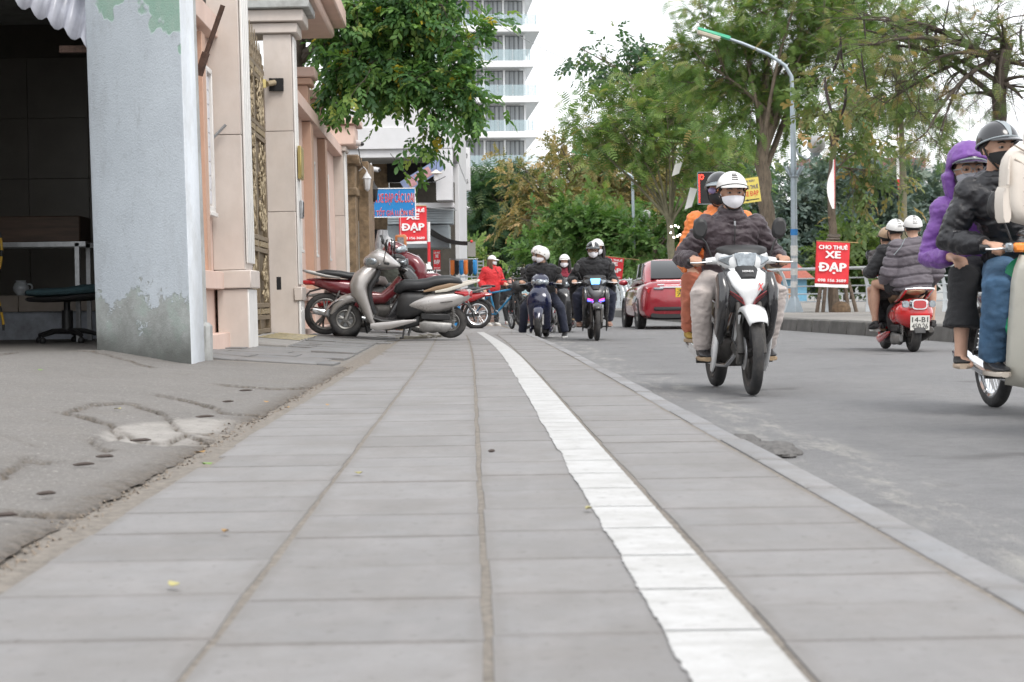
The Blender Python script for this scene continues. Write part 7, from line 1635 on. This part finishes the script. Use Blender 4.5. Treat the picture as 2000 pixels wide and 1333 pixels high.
# ---- ridden bikes
W_FR, W_RE = on_road(1472, 773), on_road(1398, 754.5)
w_c = (W_FR + W_RE) / 2; w_h = heading(W_FR, W_RE)
ub_w = underbone('white_motorbike', 'white and black motorbike ridden by the couple towards the camera', w_c, w_h, P_WHITE, P_BLACK, P_BLACK, lower=P_WHITE, fend=P_WHITE, headm=P_WHITE, steer=-.05, sc=.93)
put_text(ub_w, 'HONDA', .075, .014, (.508, 0, .83), M_TW, rot=(PI / 2 - .5, 0, PI / 2), bold=.01); put_text(ub_w, 'X', .04, .05, (.553, .075, .725), M_TR, rot=(PI / 2 - .2, 0, PI / 2), bold=.02, shear=.25)
V_RE, V_FR = on_road(1784, 688), on_road(1724, 681)
vc = V_RE + (V_FR - V_RE).normalized() * .60; vh = heading(V_FR, V_RE)
sc_v = scooter('red_scooter', 'bright red rounded scooter carrying three riders', vc, vh, P_VESPA, M_SEATBR, P_VESPA, rail=mat('chrome', (1, 1, 1)), style=2, mirr='round', stand=False, R=.215, sc=.93)
G().ell((-.66, 0, .44), (.26, .215, .175), 22, 14).obj('tail_bulge', P_VESPA, sc_v)
e = empty('tail_lamp_unit', (-.915, 0, .545), parent=sc_v)
G().shell([(-.02, -.062, .055, .085), (.03, -.07, .062, .105)], 18, 3.5).obj('chrome_bezel', M_CHROME, e); G().shell([(-.036, -.05, .04, .07), (-.01, -.052, .044, .075)], 18, 3.5).obj('red_lens', M_REDL, e)
for s in (-1, 1): G().shell([(-.005, -.038, .038, .035, s * .150), (.03, -.042, .042, .04, s * .150)], 14, 3).obj('indicator', M_CLEARL, e)
plate(sc_v, -.935, .335, ('14-B1', '450.26'), .215, .165, tilt=.12); G().box((-.885, 0, .43), (.03, .08, .03)).obj('reflector', M_REDL, sc_v, bevel=.006)
G().box((-.52, .205, .47), (.09, .006, .018)).obj('side_badge', M_CHROME, sc_v)
D_FR = on_road(1166, 666); dh = -PI / 2 + .03
dc = D_FR + Vector((-math.cos(dh), -math.sin(dh), 0)) * .567
LEDS = (emit_mat('blue_light', (.08, .12, 1.0), 2.2), emit_mat('magenta_light', (.9, .05, .35), .9), mat('teal_decal', (.05, .5, .55), .4), emit_mat('blue_headlight', (.15, .45, 1.0), 1.6))
ub_d = underbone('grey_motorbike', 'dark grey motorbike with blue glowing lights ridden by a masked pair', dc, dh, P_GREY, P_BLACK, P_BLACK, lower=P_BLACK, headm=P_GREY, fend=P_BLACK, led=LEDS, face='none', rim=M_RIMK, sc=.93)
B_FR = on_road(1052, 662); bh = -PI / 2 - .12; bc = B_FR + Vector((-math.cos(bh), -math.sin(bh), 0)) * .577
sc_b = scooter('navy_scooter', 'navy blue scooter with chrome wings stopped at the kerb', bc, bh, P_BLUE, style=1, stand=False, R=.225, L=1.24, headm=P_BLUE, sc=.93)
k_c = Vector((.95, 31.2, ROAD_Z + .008)); sc_k = scooter('black_scooter', 'dark scooter waiting behind the navy one', k_c, -PI / 2 - .15, P_BLACK, stand=False, sc=.93)
C_RE = on_road(1942, 796); ch = -PI / 2 + .06; cc = C_RE + Vector((math.cos(ch), math.sin(ch), 0)) * .567
ub_c = underbone('cub_motorbike', 'cream old motorbike with tall leg shields and chrome exhaust', cc, ch, P_BLACK, P_CREAM, P_BLACK, cub=True, style='wire', rim=M_CHROME, lower=P_CREAM, headm=P_BLACK, muff=M_CHROME, sc=.93)
n_c = Vector((2.62, 7.2, ROAD_Z + .008)); sc_n = scooter('grey_scooter', 'grey scooter passing at the kerbside edge of the view', n_c, PI / 2 - .05, P_GREY, stand=False, sc=.93)
# ---- bicycle
def bicycle(name, label, loc, rz, m, R=.33, steer=0.0):
    root = empty(name, loc, rz, label, 'bicycle'); root.rotation_euler = (.08, 0, rz); L = .52
    for x in (L, -L): wheel(root, x, R, .045, 'wire', M_BLACKP, steer=steer if x > 0 else 0)
    t = [((-L, 0, R), (-.10, 0, .30)), ((-.10, 0, .30), (-.22, 0, .80)), ((-.22, 0, .72), (.30, 0, .80)), ((-.10, 0, .30), (.32, 0, .72)), ((-L, 0, R), (-.21, 0, .70))]
    g = G()
    for a, b in t: g.tube([a, b], .02, 10)
    g.obj('frame', m, root); g = G()
    for s in (-1, 1): g.tube([(L, s * .05, R), (.33, s * .05, .76)], .014, 8)
    g.tube([(.33, 0, .70), (.28, 0, .98)], .018, 8).obj('fork', M_BLACKP, root); G().tube([(.24, -.30, 1.0), (.31, 0, 1.0), (.24, .30, 1.0)], .013, 8).obj('handlebar', M_BLACKP, root)
    G().ribbon([(-.36, .86), (-.25, .87), (-.08, .86)], [.07, .06, .02], .022, 12, 2.5).obj('saddle', M_BLACKP, root); G().lathe([(.085, -.006), (.095, 0), (.085, .006)], (-.1, -.03, .30), 20, RY).obj('chainring', M_STEEL, root); G().tube([(-.1, -.07, .3), (-.02, -.07, .17)], .01, 6).tube([(-.1, .07, .3), (-.18, .07, .43)], .01, 6).obj('crank', M_BLACKP, root)
    G().shell([(.33, .75, .93, .1), (.36, .73, .96, .13), (.50, .75, .95, .13), (.54, .80, .9, .08)], 14, 3).obj('handlebar_bag', M_BLACKP, root); G().tube([(.1, .03, .45), (.18, .03, .62)], .035, 10).obj('water_bottle', mat('clear_bottle', (.45, .55, .6), .15, trans=.5), root)
    return root
bicycle('bicycle', 'black and blue bicycle held by the woman in red', (-.22, 34.6, -.115), -.35, mat('bike_blue', (.03, .22, .42), .35, var=.1), steer=-.5)
bicycle('bicycle', 'second dark bicycle turned towards the road beside the blue one', (.12, 34.2, -.115), -1.35, M_BLACKP, R=.34)
# ---- red car
cr_, cf_ = on_road(1249, 643.5), on_road(1222, 640)
ch_ = heading(cf_, cr_); ch_ = PI / 2 + .045
car = empty('red_car', (cr_.x + .72, cr_.y + .0, ROAD_Z + .006), ch_, label='dark red saloon car driving away with yellow number plate', cat='car'); car.scale = (.91, .91, .91)   # origin under the rear axle, +X forward
P_CAR = paint('metallic_red', (.30, .014, .026), .3, .22, 1.0, .12); M_CGLASS = mat('tinted_glass', (.02, .023, .025), .05, var=.2, vscale=2, spec=.45)
def csec(x, z0, z1, w0, w1, ex=6.5, n=40):
    q = []
    for j in range(n):
        a = 2 * PI * j / n; c, s = math.cos(a), math.sin(a); zz = (z0 + z1) / 2 + (z1 - z0) / 2 * math.copysign(abs(s) ** (2 / ex), s); t = (zz - z0) / (z1 - z0); w = lerp(w0, w1, t) * (1 + .035 * math.sin(PI * t)); q.append((x, w * math.copysign(abs(c) ** (2 / ex), c), zz))
    return q
G().loft([csec(*q) for q in ((-.87, .34, .90, .68, .64), (-.82, .25, .965, .80, .71), (-.62, .22, 1.0, .835, .755), (-.3, .22, 1.0, .845, .785), (.5, .20, .95, .85, .82), (1.6, .20, .93, .85, .82), (2.5, .20, .90, .84, .78), (3.0, .22, .84, .80, .70), (3.3, .30, .72, .66, .56))]).obj('body', P_CAR, car, angle=55)
G().loft([csec(x, a, b, w0, w1, 4.0) for x, a, b, w0, w1 in ((-.46, .93, 1.0, .735, .71), (-.10, .90, 1.26, .755, .65), (.22, .90, 1.45, .77, .615), (.55, .90, 1.48, .78, .62), (1.25, .90, 1.47, .78, .61), (1.6, .9, 1.36, .74, .57), (2.3, .88, .95, .72, .66))]).obj('roof', P_CAR, car, angle=55)
def cq(name, pts, m, off=.0): G().hexa([Vector(p) for p in pts], [Vector(p) + Vector(off) for p in pts]).obj(name, m, car, bevel=.002)
cq('rear_window', [(-.41, -.60, 1.03), (-.41, .60, 1.03), (.13, .53, 1.405), (.13, -.53, 1.405)], M_CGLASS, (-.04, 0, .03))
for s in (-1, 1):
    cq('side_window', [(-.05, s * .72, 1.04), (.62, s * .735, 1.03), (.62, s * .642, 1.385), (.28, s * .642, 1.375)], M_CGLASS, (0, s * .035, .0)); cq('side_window', [(.68, s * .735, 1.03), (1.75, s * .72, 1.01), (1.35, s * .64, 1.36), (.68, s * .642, 1.385)], M_CGLASS, (0, s * .035, .0))
    G().ribbon([(-.86, .81), (-.76, .82), (-.60, .84)], [.12, .15, .03], [.06, .07, .03], 14, 3, y0=s * .615).obj('tail_light', M_REDL, car); G().box((-.885, s * .50, .845), (.04, .2, .045)).obj('reverse_light', M_CLEARL, car, bevel=.01)
    for x in (0, 2.45): w_ = wheel(car, x, .305, .19, 'cast', M_RIMG, y=s * .76)
    G().torus((0, s * .835, .305), .34, .028, 30, 8, RY).obj('wheel_arch', M_BLACKP, car); G().torus((2.45, s * .835, .305), .34, .028, 30, 8, RY).obj('wheel_arch', M_BLACKP, car)
    G().ell((1.75, s * .93, .99), (.05, .10, .065), 12, 8).obj('wing_mirror', P_CAR, car); G().box((.75, s * .865, .80), (.16, .03, .03)).obj('door_handle', M_CHROME, car, bevel=.008)
G().box((-.885, 0, .87), (.03, .95, .03)).obj('chrome_strip', M_CHROME, car, bevel=.006); G().box((-.875, 0, .43), (.06, 1.2, .075)).obj('bumper_insert', M_BLACKP, car, bevel=.02); G().shell([(-.86, .24, .36, .66), (-.5, .20, .40, .78)], 16, 4).obj('diffuser', M_BLACKP, car)
G().tube([(-.84, -.30, .70), (-.84, .30, .70)], .008, 6).obj('boot_seam', M_BLACKP, car)
e = empty('emblem', (-.872, 0, .93), parent=car); G().torus((0, 0, 0), .055, .007, 24, 6, Matrix.Rotation(PI / 2, 3, 'Y') @ Matrix.Scale(.62, 3, (1, 0, 0))).obj('ring', M_CHROME, e); put_text(e, 'H', .06, .05, (-.006, 0, 0), M_CHROME, rot=(PI / 2, 0, -PI / 2), bold=.02, shear=.4); e.scale = (1, 1, 1)
plate(car, -.885, .76, ('30', '775'), .30, .19, M_PLATEY, tilt=.1); G().box((-.875, .45, .925), (.01, .14, .025)).obj('boot_badge', M_CHROME, car)
G().tube([(.35, 0, 1.47), (.25, 0, 1.66)], [.008, .003], 6).obj('aerial', M_BLACKP, car); G().box((-.855, 0, .58), (.02, .5, .012)).obj('trim_line', P_CAR, car)
# ================================================================== RIDERS AND BYSTANDERS (coordinates in their vehicle's frame: +X forward, Z up)
F_PLUM = fabric('plum_nylon', (.045, .030, .036), .55, .2, .3, 60); F_KHAKI = fabric('pale_khaki', (.52, .46, .43), .9); F_ORANGE = fabric('orange_nylon', (.72, .19, .03), .5, .1, .2, 60); F_RUST = fabric('rust_trousers', (.46, .145, .085), .9); F_BLACK = fabric('black_cloth', (.014, .014, .016), .85); F_NAVY = fabric('navy_cloth', (.012, .016, .035), .8); F_LEATH = mat('black_shiny_jacket', (.016, .016, .019), .36, var=.2, vscale=8, bmp=.25, bscale=40); F_JEAN = mat('blue_denim', (.055, .12, .21), .9, var=.45, vscale=5, bmp=.3, bscale=200, dirt=.5, dcol=(.16, .26, .38), dscale=2.5); F_PURP = fabric('purple_nylon', (.17, .06, .30), .5, .12, .25, 50); F_PUFF = fabric('grey_puffer', (.115, .10, .115), .75, .1, .2, 60); F_RED = fabric('red_jacket', (.60, .02, .025), .6); F_LBLUE = fabric('light_blue_shirt', (.38, .52, .56), .8); F_PINKJ = fabric('pink_jacket', (.66, .40, .36), .8); F_MAROON = fabric('maroon_cloth', (.22, .02, .04), .8); F_MUST = fabric('mustard_sock', (.50, .26, .03), .9)
S_BLK = (mat('black_leather_shoe', (.02, .02, .022), .4, var=.15, bmp=.2, bscale=60), mat('gum_sole', (.30, .215, .13), .7)); S_BLKW = (S_BLK[0], mat('cream_sole', (.55, .49, .42), .7)); S_WHITE = (mat('white_canvas', (.62, .60, .56), .8), mat('cream_sole', (1, 1, 1))); S_YEL = (mat('mustard_shoe', (.34, .22, .04), .8), mat('gum_sole', (1, 1, 1))); S_SAND = (mat('black_sandal', (.02, .02, .02), .6), mat('dark_sole', (.03, .03, .03), .7)); S_VANS = (S_BLK[0], mat('white_sole', (.7, .7, .68), .6)); S_SLIP = (mat('beige_slipper', (.38, .22, .17), .7), mat('beige_sole', (.32, .2, .15), .7))
GRIP_X, GRIP_Z = .235, .925
def grips(bx=0.0, z=GRIP_Z, half=.30, back=.085): return [(GRIP_X + bx - back, half, z), (GRIP_X + bx - back, -half, z)]
HU = [(.25, 0, 1), (.25, 0, 1), (.15, .25, 0), (.15, -.25, 0)]
# -- the couple on the white motorbike
r0, _ = person('person', 'rider in plum jacket, white helmet and mask on the white motorbike', w_c, w_h, (-.16, 0, .79), (-.04, 0, 1.23), 0.0, -.06, hands=grips(), feet=[(.03, .225, .30), (.03, -.225, .30)], jacket=F_PLUM, collar=True, trousers=F_KHAKI, shoes=S_BLK, helmet=('half', M_HELW, M_HELW, (.62, .76, .9, 1.04)), mask=M_MASKW, skin=M_SKIN2, vox=.008, wr=.012, loose=.024, tl=.014, knee_out=.40, eyes=True, hand_up=HU, elbow=(-.35, 0, -.35), hair='short')
G().tube([(.075, 0, 1.20), (.098, 0, 1.13), (.078, 0, 1.04), (.04, 0, .94)], .0045, 6).obj('zip', M_BLACKP, r0); G().box((.092, 0, 1.17), (.012, .012, .03)).obj('zip_pull', M_STEEL, r0)
rr, H = person('person', 'pillion passenger in orange raincoat with black mask and mustard shoes', w_c, w_h, (-.47, .03, .83), (-.44, .0, 1.27), -.30, 0.0, hands=[(-.2, .2, .82), (-.2, -.26, .86)], feet=[(-.30, .23, .42), (-.30, -.25, .42)], jacket=F_ORANGE, trousers=F_RUST, shoes=S_YEL, helmet=('half', M_HELK, M_GREYM), mask=M_MASKK, vox=.010, wr=.012, loose=.030, tl=.016, knee_out=.50, hair='short', elbow=(-.4, 0, -.6), k=.96)
for s in (1, -1): G().tube([(-.30, s * .235, .43), (-.285, s * .24, .53)], [.052, .055], 14).obj('sock', F_MUST, rr)
G().ell(H @ Vector((.105, -.045, .0)), (.012, .03, .024), 12, 8).obj('sunglass_lens', mat('violet_lens', (.25, .2, .35), .1), rr)
# -- grey motorbike pair
person('person', 'rider in black puffer jacket and glasses on the grey motorbike', dc, dh, (-.16, 0, .79), (-.04, 0, 1.24), 0.0, -.05, hands=grips(), feet=[(.05, .235, .30), (.05, -.235, .30)], jacket=F_BLACK, trousers=F_NAVY, shoes=S_SLIP, shoe_kw={'low': True}, helmet=('half', M_HELK, M_HELK, (.3,), M_HELW), mask=M_MASKW, wr=.013, loose=.045, tl=.02, knee_out=.42, eyes='glasses', hand_up=HU, elbow=(-.35, 0, -.45), foot_pitch=.0)
person('person', 'passenger in white helmet tucked behind the glasses-wearing rider', dc, dh, (-.47, 0, .84), (-.42, .09, 1.29), .12, 0.0, hands=[(-.18, .17, .9), (-.18, -.17, .9)], feet=[(-.28, .25, .42), (-.28, -.25, .42)], jacket=F_BLACK, trousers=F_BLACK, shoes=S_SAND, shoe_kw={'low': True}, helmet=('half', M_HELW, M_HELW), mask=M_MASKW, hair='long', loose=.035, knee_out=.5)
# -- navy scooter pair
person('person', 'rider in black jacket and round white helmet looking aside on navy scooter', bc, bh, (-.22, 0, .74), (-.12, 0, 1.21), -.75, -.05, hands=grips(-.06, .935), feet=[(.02, .38, .085), (.06, -.33, .085)], jacket=F_BLACK, trousers=F_NAVY, shoes=S_VANS, helmet=('full', M_HELW), mask=M_MASKW, wr=.012, loose=.042, knee_out=.5, hand_up=HU, hair='short')
person('person', 'passenger in navy jacket and white helmet behind the round helmet', bc, bh, (-.54, 0, .76), (-.52, -.09, 1.24), -1.0, -.02, hands=[(-.3, .2, .8), (-.3, -.2, .8)], feet=[(-.30, .30, .26), (-.32, -.36, .16)], jacket=F_NAVY, trousers=F_BLACK, shoes=S_WHITE, helmet=('full', M_HELW), mask=M_MASKW, hair='long', loose=.036, knee_out=.55)
person('person', 'rider in maroon jacket mostly hidden behind the navy scooter', k_c, -PI / 2 - .15, (-.22, 0, .76), (-.12, 0, 1.2), .0, 0.0, hands=grips(-.06, .935), feet=[(.05, .2, .32), (.05, -.2, .32)], jacket=F_MAROON, trousers=F_BLACK, shoes=S_BLK, helmet=('half', M_HELW, M_HELW), mask=M_MASKW, hair='long')
# -- three on the red scooter
SB = [mat('grey_canvas', (.3, .28, .28), .8), mat('white_sole', (1, 1, 1))]
person('person', 'front rider in dark jacket and tan helmet on the red scooter', vc, vh, (.02, 0, .74), (.12, .08, 1.16), .25, 0.0, hands=grips(-.03, .935), feet=[(.16, .16, .31), (.16, -.16, .31)], jacket=fabric('dark_brown_quilt', (.03, .022, .022), .7), quilt=.09, trousers=F_BLACK, shoes=S_BLK, helmet=('half', mat('tan_helmet', (.35, .24, .15), .4), mat('tan_helmet', (1, 1, 1))), loose=.045, k=.96)
person('person', 'middle rider in black top and white vented helmet on the red scooter', vc, vh, (-.26, 0, .76), (-.18, .06, 1.225), .15, -.05, hands=[(.05, .36, .93), (.0, -.2, .9)], feet=[(-.02, .27, .31), (-.02, -.27, .31)], skin=M_SKIN, jacket=F_BLACK, trousers=F_BLACK, shorts=.35, shoes=SB, helmet=('half', M_HELW, M_HELW, (-.5, -.7, -.9, -1.1, -1.3, -1.45)), loose=.035, tl=.03, knee_out=.5, elbow=(-.5, 0, -.5))
rr, H = person('person', 'rear rider in grey puffer jacket and bare legs on the red scooter', vc, vh, (-.58, 0, .78), (-.56, -.03, 1.245), -.05, -.05, hands=[(-.34, .24, .80), (-.34, -.24, .80)], feet=[(-.20, .33, .36), (-.22, -.33, .36)], jacket=F_PUFF, trousers=F_BLACK, shorts=.55, shoes=S_SAND, shoe_kw={'low': True}, helmet=('half', M_HELW, M_HELW, (-.5, -.7, -.9, -1.1, -1.3, -1.45)), wr=.012, loose=.065, tl=.035, knee_out=.65, vox=.010, foot_pitch=-.15, tex=.6, quilt=.115)
for s in (1, -1): G().tube([(-.70, s * .10, 1.29), (-.735, s * .15, 1.20), (-.745, s * .24, 1.10)], .004, 5).obj('piping', M_GREYM, rr)
# -- couple on the cream motorbike
rr, H = person('person', 'man in glossy black jacket, jeans and black mask on the cream motorbike', cc, ch, (-.16, 0, .80), (-.02, -.17, 1.29), .25, -.02, hands=grips(0, .925, .30), feet=[(.06, .25, .30), (.06, -.235, .30)], jacket=F_LEATH, trousers=F_JEAN, shoes=S_BLKW, helmet=('half', M_HELK, M_HELK, (.3,), M_GREYM), mask=M_MASKK, vox=.008, wr=.009, loose=.032, tl=.028, knee_out=.35, hand_up=HU, eyes=True, elbow=(-.3, 0, -.3), cuff=F_BLACK)
rr, H = person('person', 'passenger in purple hooded raincoat and black trousers on the cream motorbike', cc, ch, (-.50, -.02, .79), (-.43, -.19, 1.20), -.10, 0.0, hands=[(-.30, .12, .86), (-.215, -.375, .865)], feet=[(-.24, .27, .36), (-.10, -.36, .34)], jacket=F_PURP, trousers=F_BLACK, shoes=None, helmet=('half', M_HELK, M_HELK), mask=mat('grey_mask', (.33, .33, .36), .8), hood=F_PURP, vox=.008, wr=.007, loose=.026, tl=.022, knee_out=.6, crop=.30, armk=.85, skirt=True, hand_up=[(0, 0, 1), (.2, -.1, 1), (0, 0, 0), (.5, 0, -.25)], eyes='thin', elbow=(-.5, 0, -.7), curl=.7)
for i, f in enumerate(((-.24, .27, .36), (-.10, -.36, .34))): shoe(rr, Vector(f), Vector((1, (.0, -.25)[i], 0)), mat('black_mesh_shoe', (.02, .02, .02), .8, bmp=.6, bscale=300), mat('beige_shoe_sole', (.42, .33, .25), .7), low=True, L=.25)
# green bag hung before the rider's knees
bgo = empty('green_bag', ub_c.matrix_world @ Vector((0, 0, 0)), label='green cloth bag hanging behind the cream leg shield', cat='bag'); bgo.location = cc; bgo.rotation_euler = (0, 0, ch)
G().shell([(.10, .36, .70, .12), (.14, .32, .80, .22), (.21, .34, .82, .225), (.24, .42, .78, .16)], 16, 3).obj('sack', mat('green_tarp', (.01, .26, .12), .5, var=.15, bmp=.3, bscale=20), bgo); G().tube([(.2, -.06, .81), (.22, 0, .9), (.2, .06, .81)], .01, 6).obj('handle', MATS['green_tarp'], bgo)
# -- rider with the quilted backpack, only partly in view
person('person', 'rider in pink jacket wearing the cream backpack', n_c, PI / 2 - .05, (-.22, 0, .80), (-.14, 0, 1.30), 0.0, 0.0, hands=grips(-.06, .935), feet=[(.05, .2, .32), (.05, -.2, .32)], jacket=F_PINKJ, trousers=F_BLACK, shoes=S_BLK, helmet=('half', M_HELW, M_HELW), hair='long')
bp = empty('backpack', (2.185, 7.28, .785), PI / 2 + .12, label='cream quilted backpack with chevron stitching and loop handle', cat='backpack'); bp.scale = (.92, .92, .92)
M_CREAMB = mat('cream_leatherette', (.66, .60, .53), .55, var=.06, vscale=4, bmp=.1, bscale=100)
G().shell([(-.075, .03, .29, .10), (-.06, .0, .34, .135), (.0, -.01, .365, .15), (.06, .0, .35, .14), (.08, .04, .30, .11)], 22, 3.2).obj('pack', M_CREAMB, bp, angle=60)
g = G()
for k in range(5):
    z = .05 + k * .062
    for s in (-1, 1): g.tube([(-.0795 + .0, s * .005, z - .02), (-.076, s * .06, z + .015), (-.062, s * .115, z + .05)], .0045, 6)
g.obj('stitching', mat('cream_seam', (.36, .31, .26), .7), bp)
G().tube([(-.01, -.045, .345), (-.02, -.045, .41), (-.02, 0, .435), (-.02, .045, .41), (-.01, .045, .345)], .014, 8, flat=.6).obj('loop_handle', M_CREAMB, bp); G().shell([(-.05, -.0, .16, .02, .145), (.03, -.0, .17, .028, .145)], 10, 3).obj('side_pocket', M_CREAMB, bp)
G().tube([(-.06, .135, .30), (-.065, .145, .24)], .006, 6).tube([(-.065, .145, .24), (-.068, .15, .17)], .014, 6, flat=.5).obj('zip_pull', M_CREAMB, bp)
G().tube([(.07, -.09, .33), (.13, -.10, .36), (.16, -.11, .22), (.09, -.10, .04)], .016, 6, flat=.5).obj('strap', M_CREAMB, bp)
# -- people by the kerb and the shop
def stand(label, x, y, z, rz, **kw):
    return person('person', label, (x, y, z), rz, (0, 0, .90), (.02, 0, 1.38), feet=kw.pop('feet', [(0.03, .10, .085), (-.02, -.10, .085)]), **kw)
CAPW = mat('white_cap', (.72, .71, .70), .8); CAPP = mat('pink_cap', (.62, .34, .29), .8)
rr, H = stand('woman in red zip jacket and white cap standing with the bicycle', -.43, 38.0, pz(38), -1.1, hands=[(.24, .24, 1.0), (.12, -.26, .88)], jacket=F_RED, trousers=F_BLACK, shoes=S_WHITE, helmet=('cap', CAPW), mask=M_MASKW, hair='long', hairm=M_HAIRB, head_yaw=.75, loose=.05, tl=.008, k=.95)
G().tube([H @ Vector((.06, .05, -.16)), H @ Vector((.16, .0, -.30)), H @ Vector((.13, 0, -.45)), H @ Vector((.16, -.03, -.30)), H @ Vector((.06, -.05, -.16))], .006, 5).obj('lanyard', M_BLACKP, rr)
def seated(label, x, y, z, rz, sh=.5, **kw):
    return person('person', label, (x, y, z), rz, (0, 0, sh), (.03, 0, sh + .48), feet=[(.40, .12, .085), (.42, -.12, .085)], hands=kw.pop('hands', [(.30, .15, sh + .15), (.30, -.15, sh + .15)]), **kw)
seated('seated woman in pink cap and mask behind the bicycle', -.02, 42.0, -.12, -1.5, .42, jacket=F_BLACK, trousers=F_BLACK, shoes=S_WHITE, helmet=('cap', CAPP), mask=M_MASKW, hair='long', hairm=M_HAIRB, head_yaw=.1)
seated('woman in black cap and light blue shirt seated behind the pink cap', .32, 43.5, -.12, -1.2, .62, jacket=F_LBLUE, trousers=F_BLACK, shoes=S_BLK, helmet=('cap', mat('black_cap', (.015, .015, .016), .8)), mask=M_MASKW, hair='long', head_yaw=.9)
seated('person with white mask and dark hair sitting behind the silver scooter', -2.0, 28.8, 0, -1.4, .66, jacket=fabric('olive_camo', (.05, .055, .045), .9, .5), trousers=F_BLACK, shoes=S_BLK, mask=M_MASKW, hair='short')
seated('person in white bucket hat crouched behind the red scooter', -1.45, 29.5, -.04, 1.2, .45, jacket=fabric('beige_cloth', (.45, .33, .25), .9), trousers=F_BLACK, shoes=S_BLK, helmet=('bucket', CAPW), hair='long')
for (x, y, z, s, lab) in ((-.02, 42.0, -.12, .42, 'low red plastic stool under the seated woman in pink cap'), (.32, 43.5, -.12, .62, 'tall red plastic stool under the woman in black cap'), (-2.0, 28.8, 0, .66, 'plastic stool under the person with dark hair'), (-1.45, 29.5, -.04, .45, 'low plastic stool under the bucket hat wearer')):
    t = empty('plastic_stool', (x, y, z), label=lab, cat='stool'); h = s - .10
    G().lathe([(.001, h), (.15, h), (.16, h - .02), (.15, h - .04), (.001, h - .04)], n=18).obj('seat', mat('stool_plastic', (.45, .03, .03), .4), t)
    for k in range(4): a = k * PI / 2 + .7; G().tube([(.10 * math.cos(a), .10 * math.sin(a), h - .03), (.16 * math.cos(a), .16 * math.sin(a), 0)], .016, 6).obj('leg', MATS['stool_plastic'], t)
t = empty('cable_tangle', (-1.15, 21.9, gz(-1.15, 21.9)), label='tangle of pale wire lying under the silver scooter', cat='wire'); q = random.Random(4)
G().tube([Vector((q.uniform(-.35, .35), q.uniform(-.2, .2), q.uniform(.005, .07))) for i in range(26)], .005, 5).obj('wire_loop', mat('pale_wire', (.40, .37, .30), .6), t)
# goods under the shop's roller boxes
t = empty('goods_rack', (-1.05, 38.6, -.1), label='orange and black goods hanging on a rack under the awning', cat='rack')
for k in range(2): G().tube([(-.3 + k * .6, 0, 0), (-.3 + k * .6, 0, 1.5)], .015, 6).obj('upright', M_STEEL, t)
G().tube([(-.32, 0, 1.48), (.32, 0, 1.48)], .012, 6).obj('bar', M_STEEL, t); q = random.Random(2)
for k in range(6): G().shell([(-.045, -.3, 0, .03), (0, -.34, .0, .05), (.045, -.3, 0, .03)], 8, 3).xf(Matrix.Translation((-.25 + k * .1, 0, 1.46)) @ Matrix.Rotation(q.uniform(-.2, .2), 4, 'Z')).obj('garment', [F_ORANGE, F_BLACK, mat('blue_plastic', (1, 1, 1))][k % 3], t)
for k in range(3):
    t = empty('spare_tyre', (-1.55 + .05 * k, 39.2, -.1 + .07 * k), label=('lowest', 'middle', 'topmost')[k] + ' black tyre of the stack at the shop front', cat='tyre'); G().torus((0, 0, .035), .25, .035, 28, 8).obj('ring', M_TYRE, t)
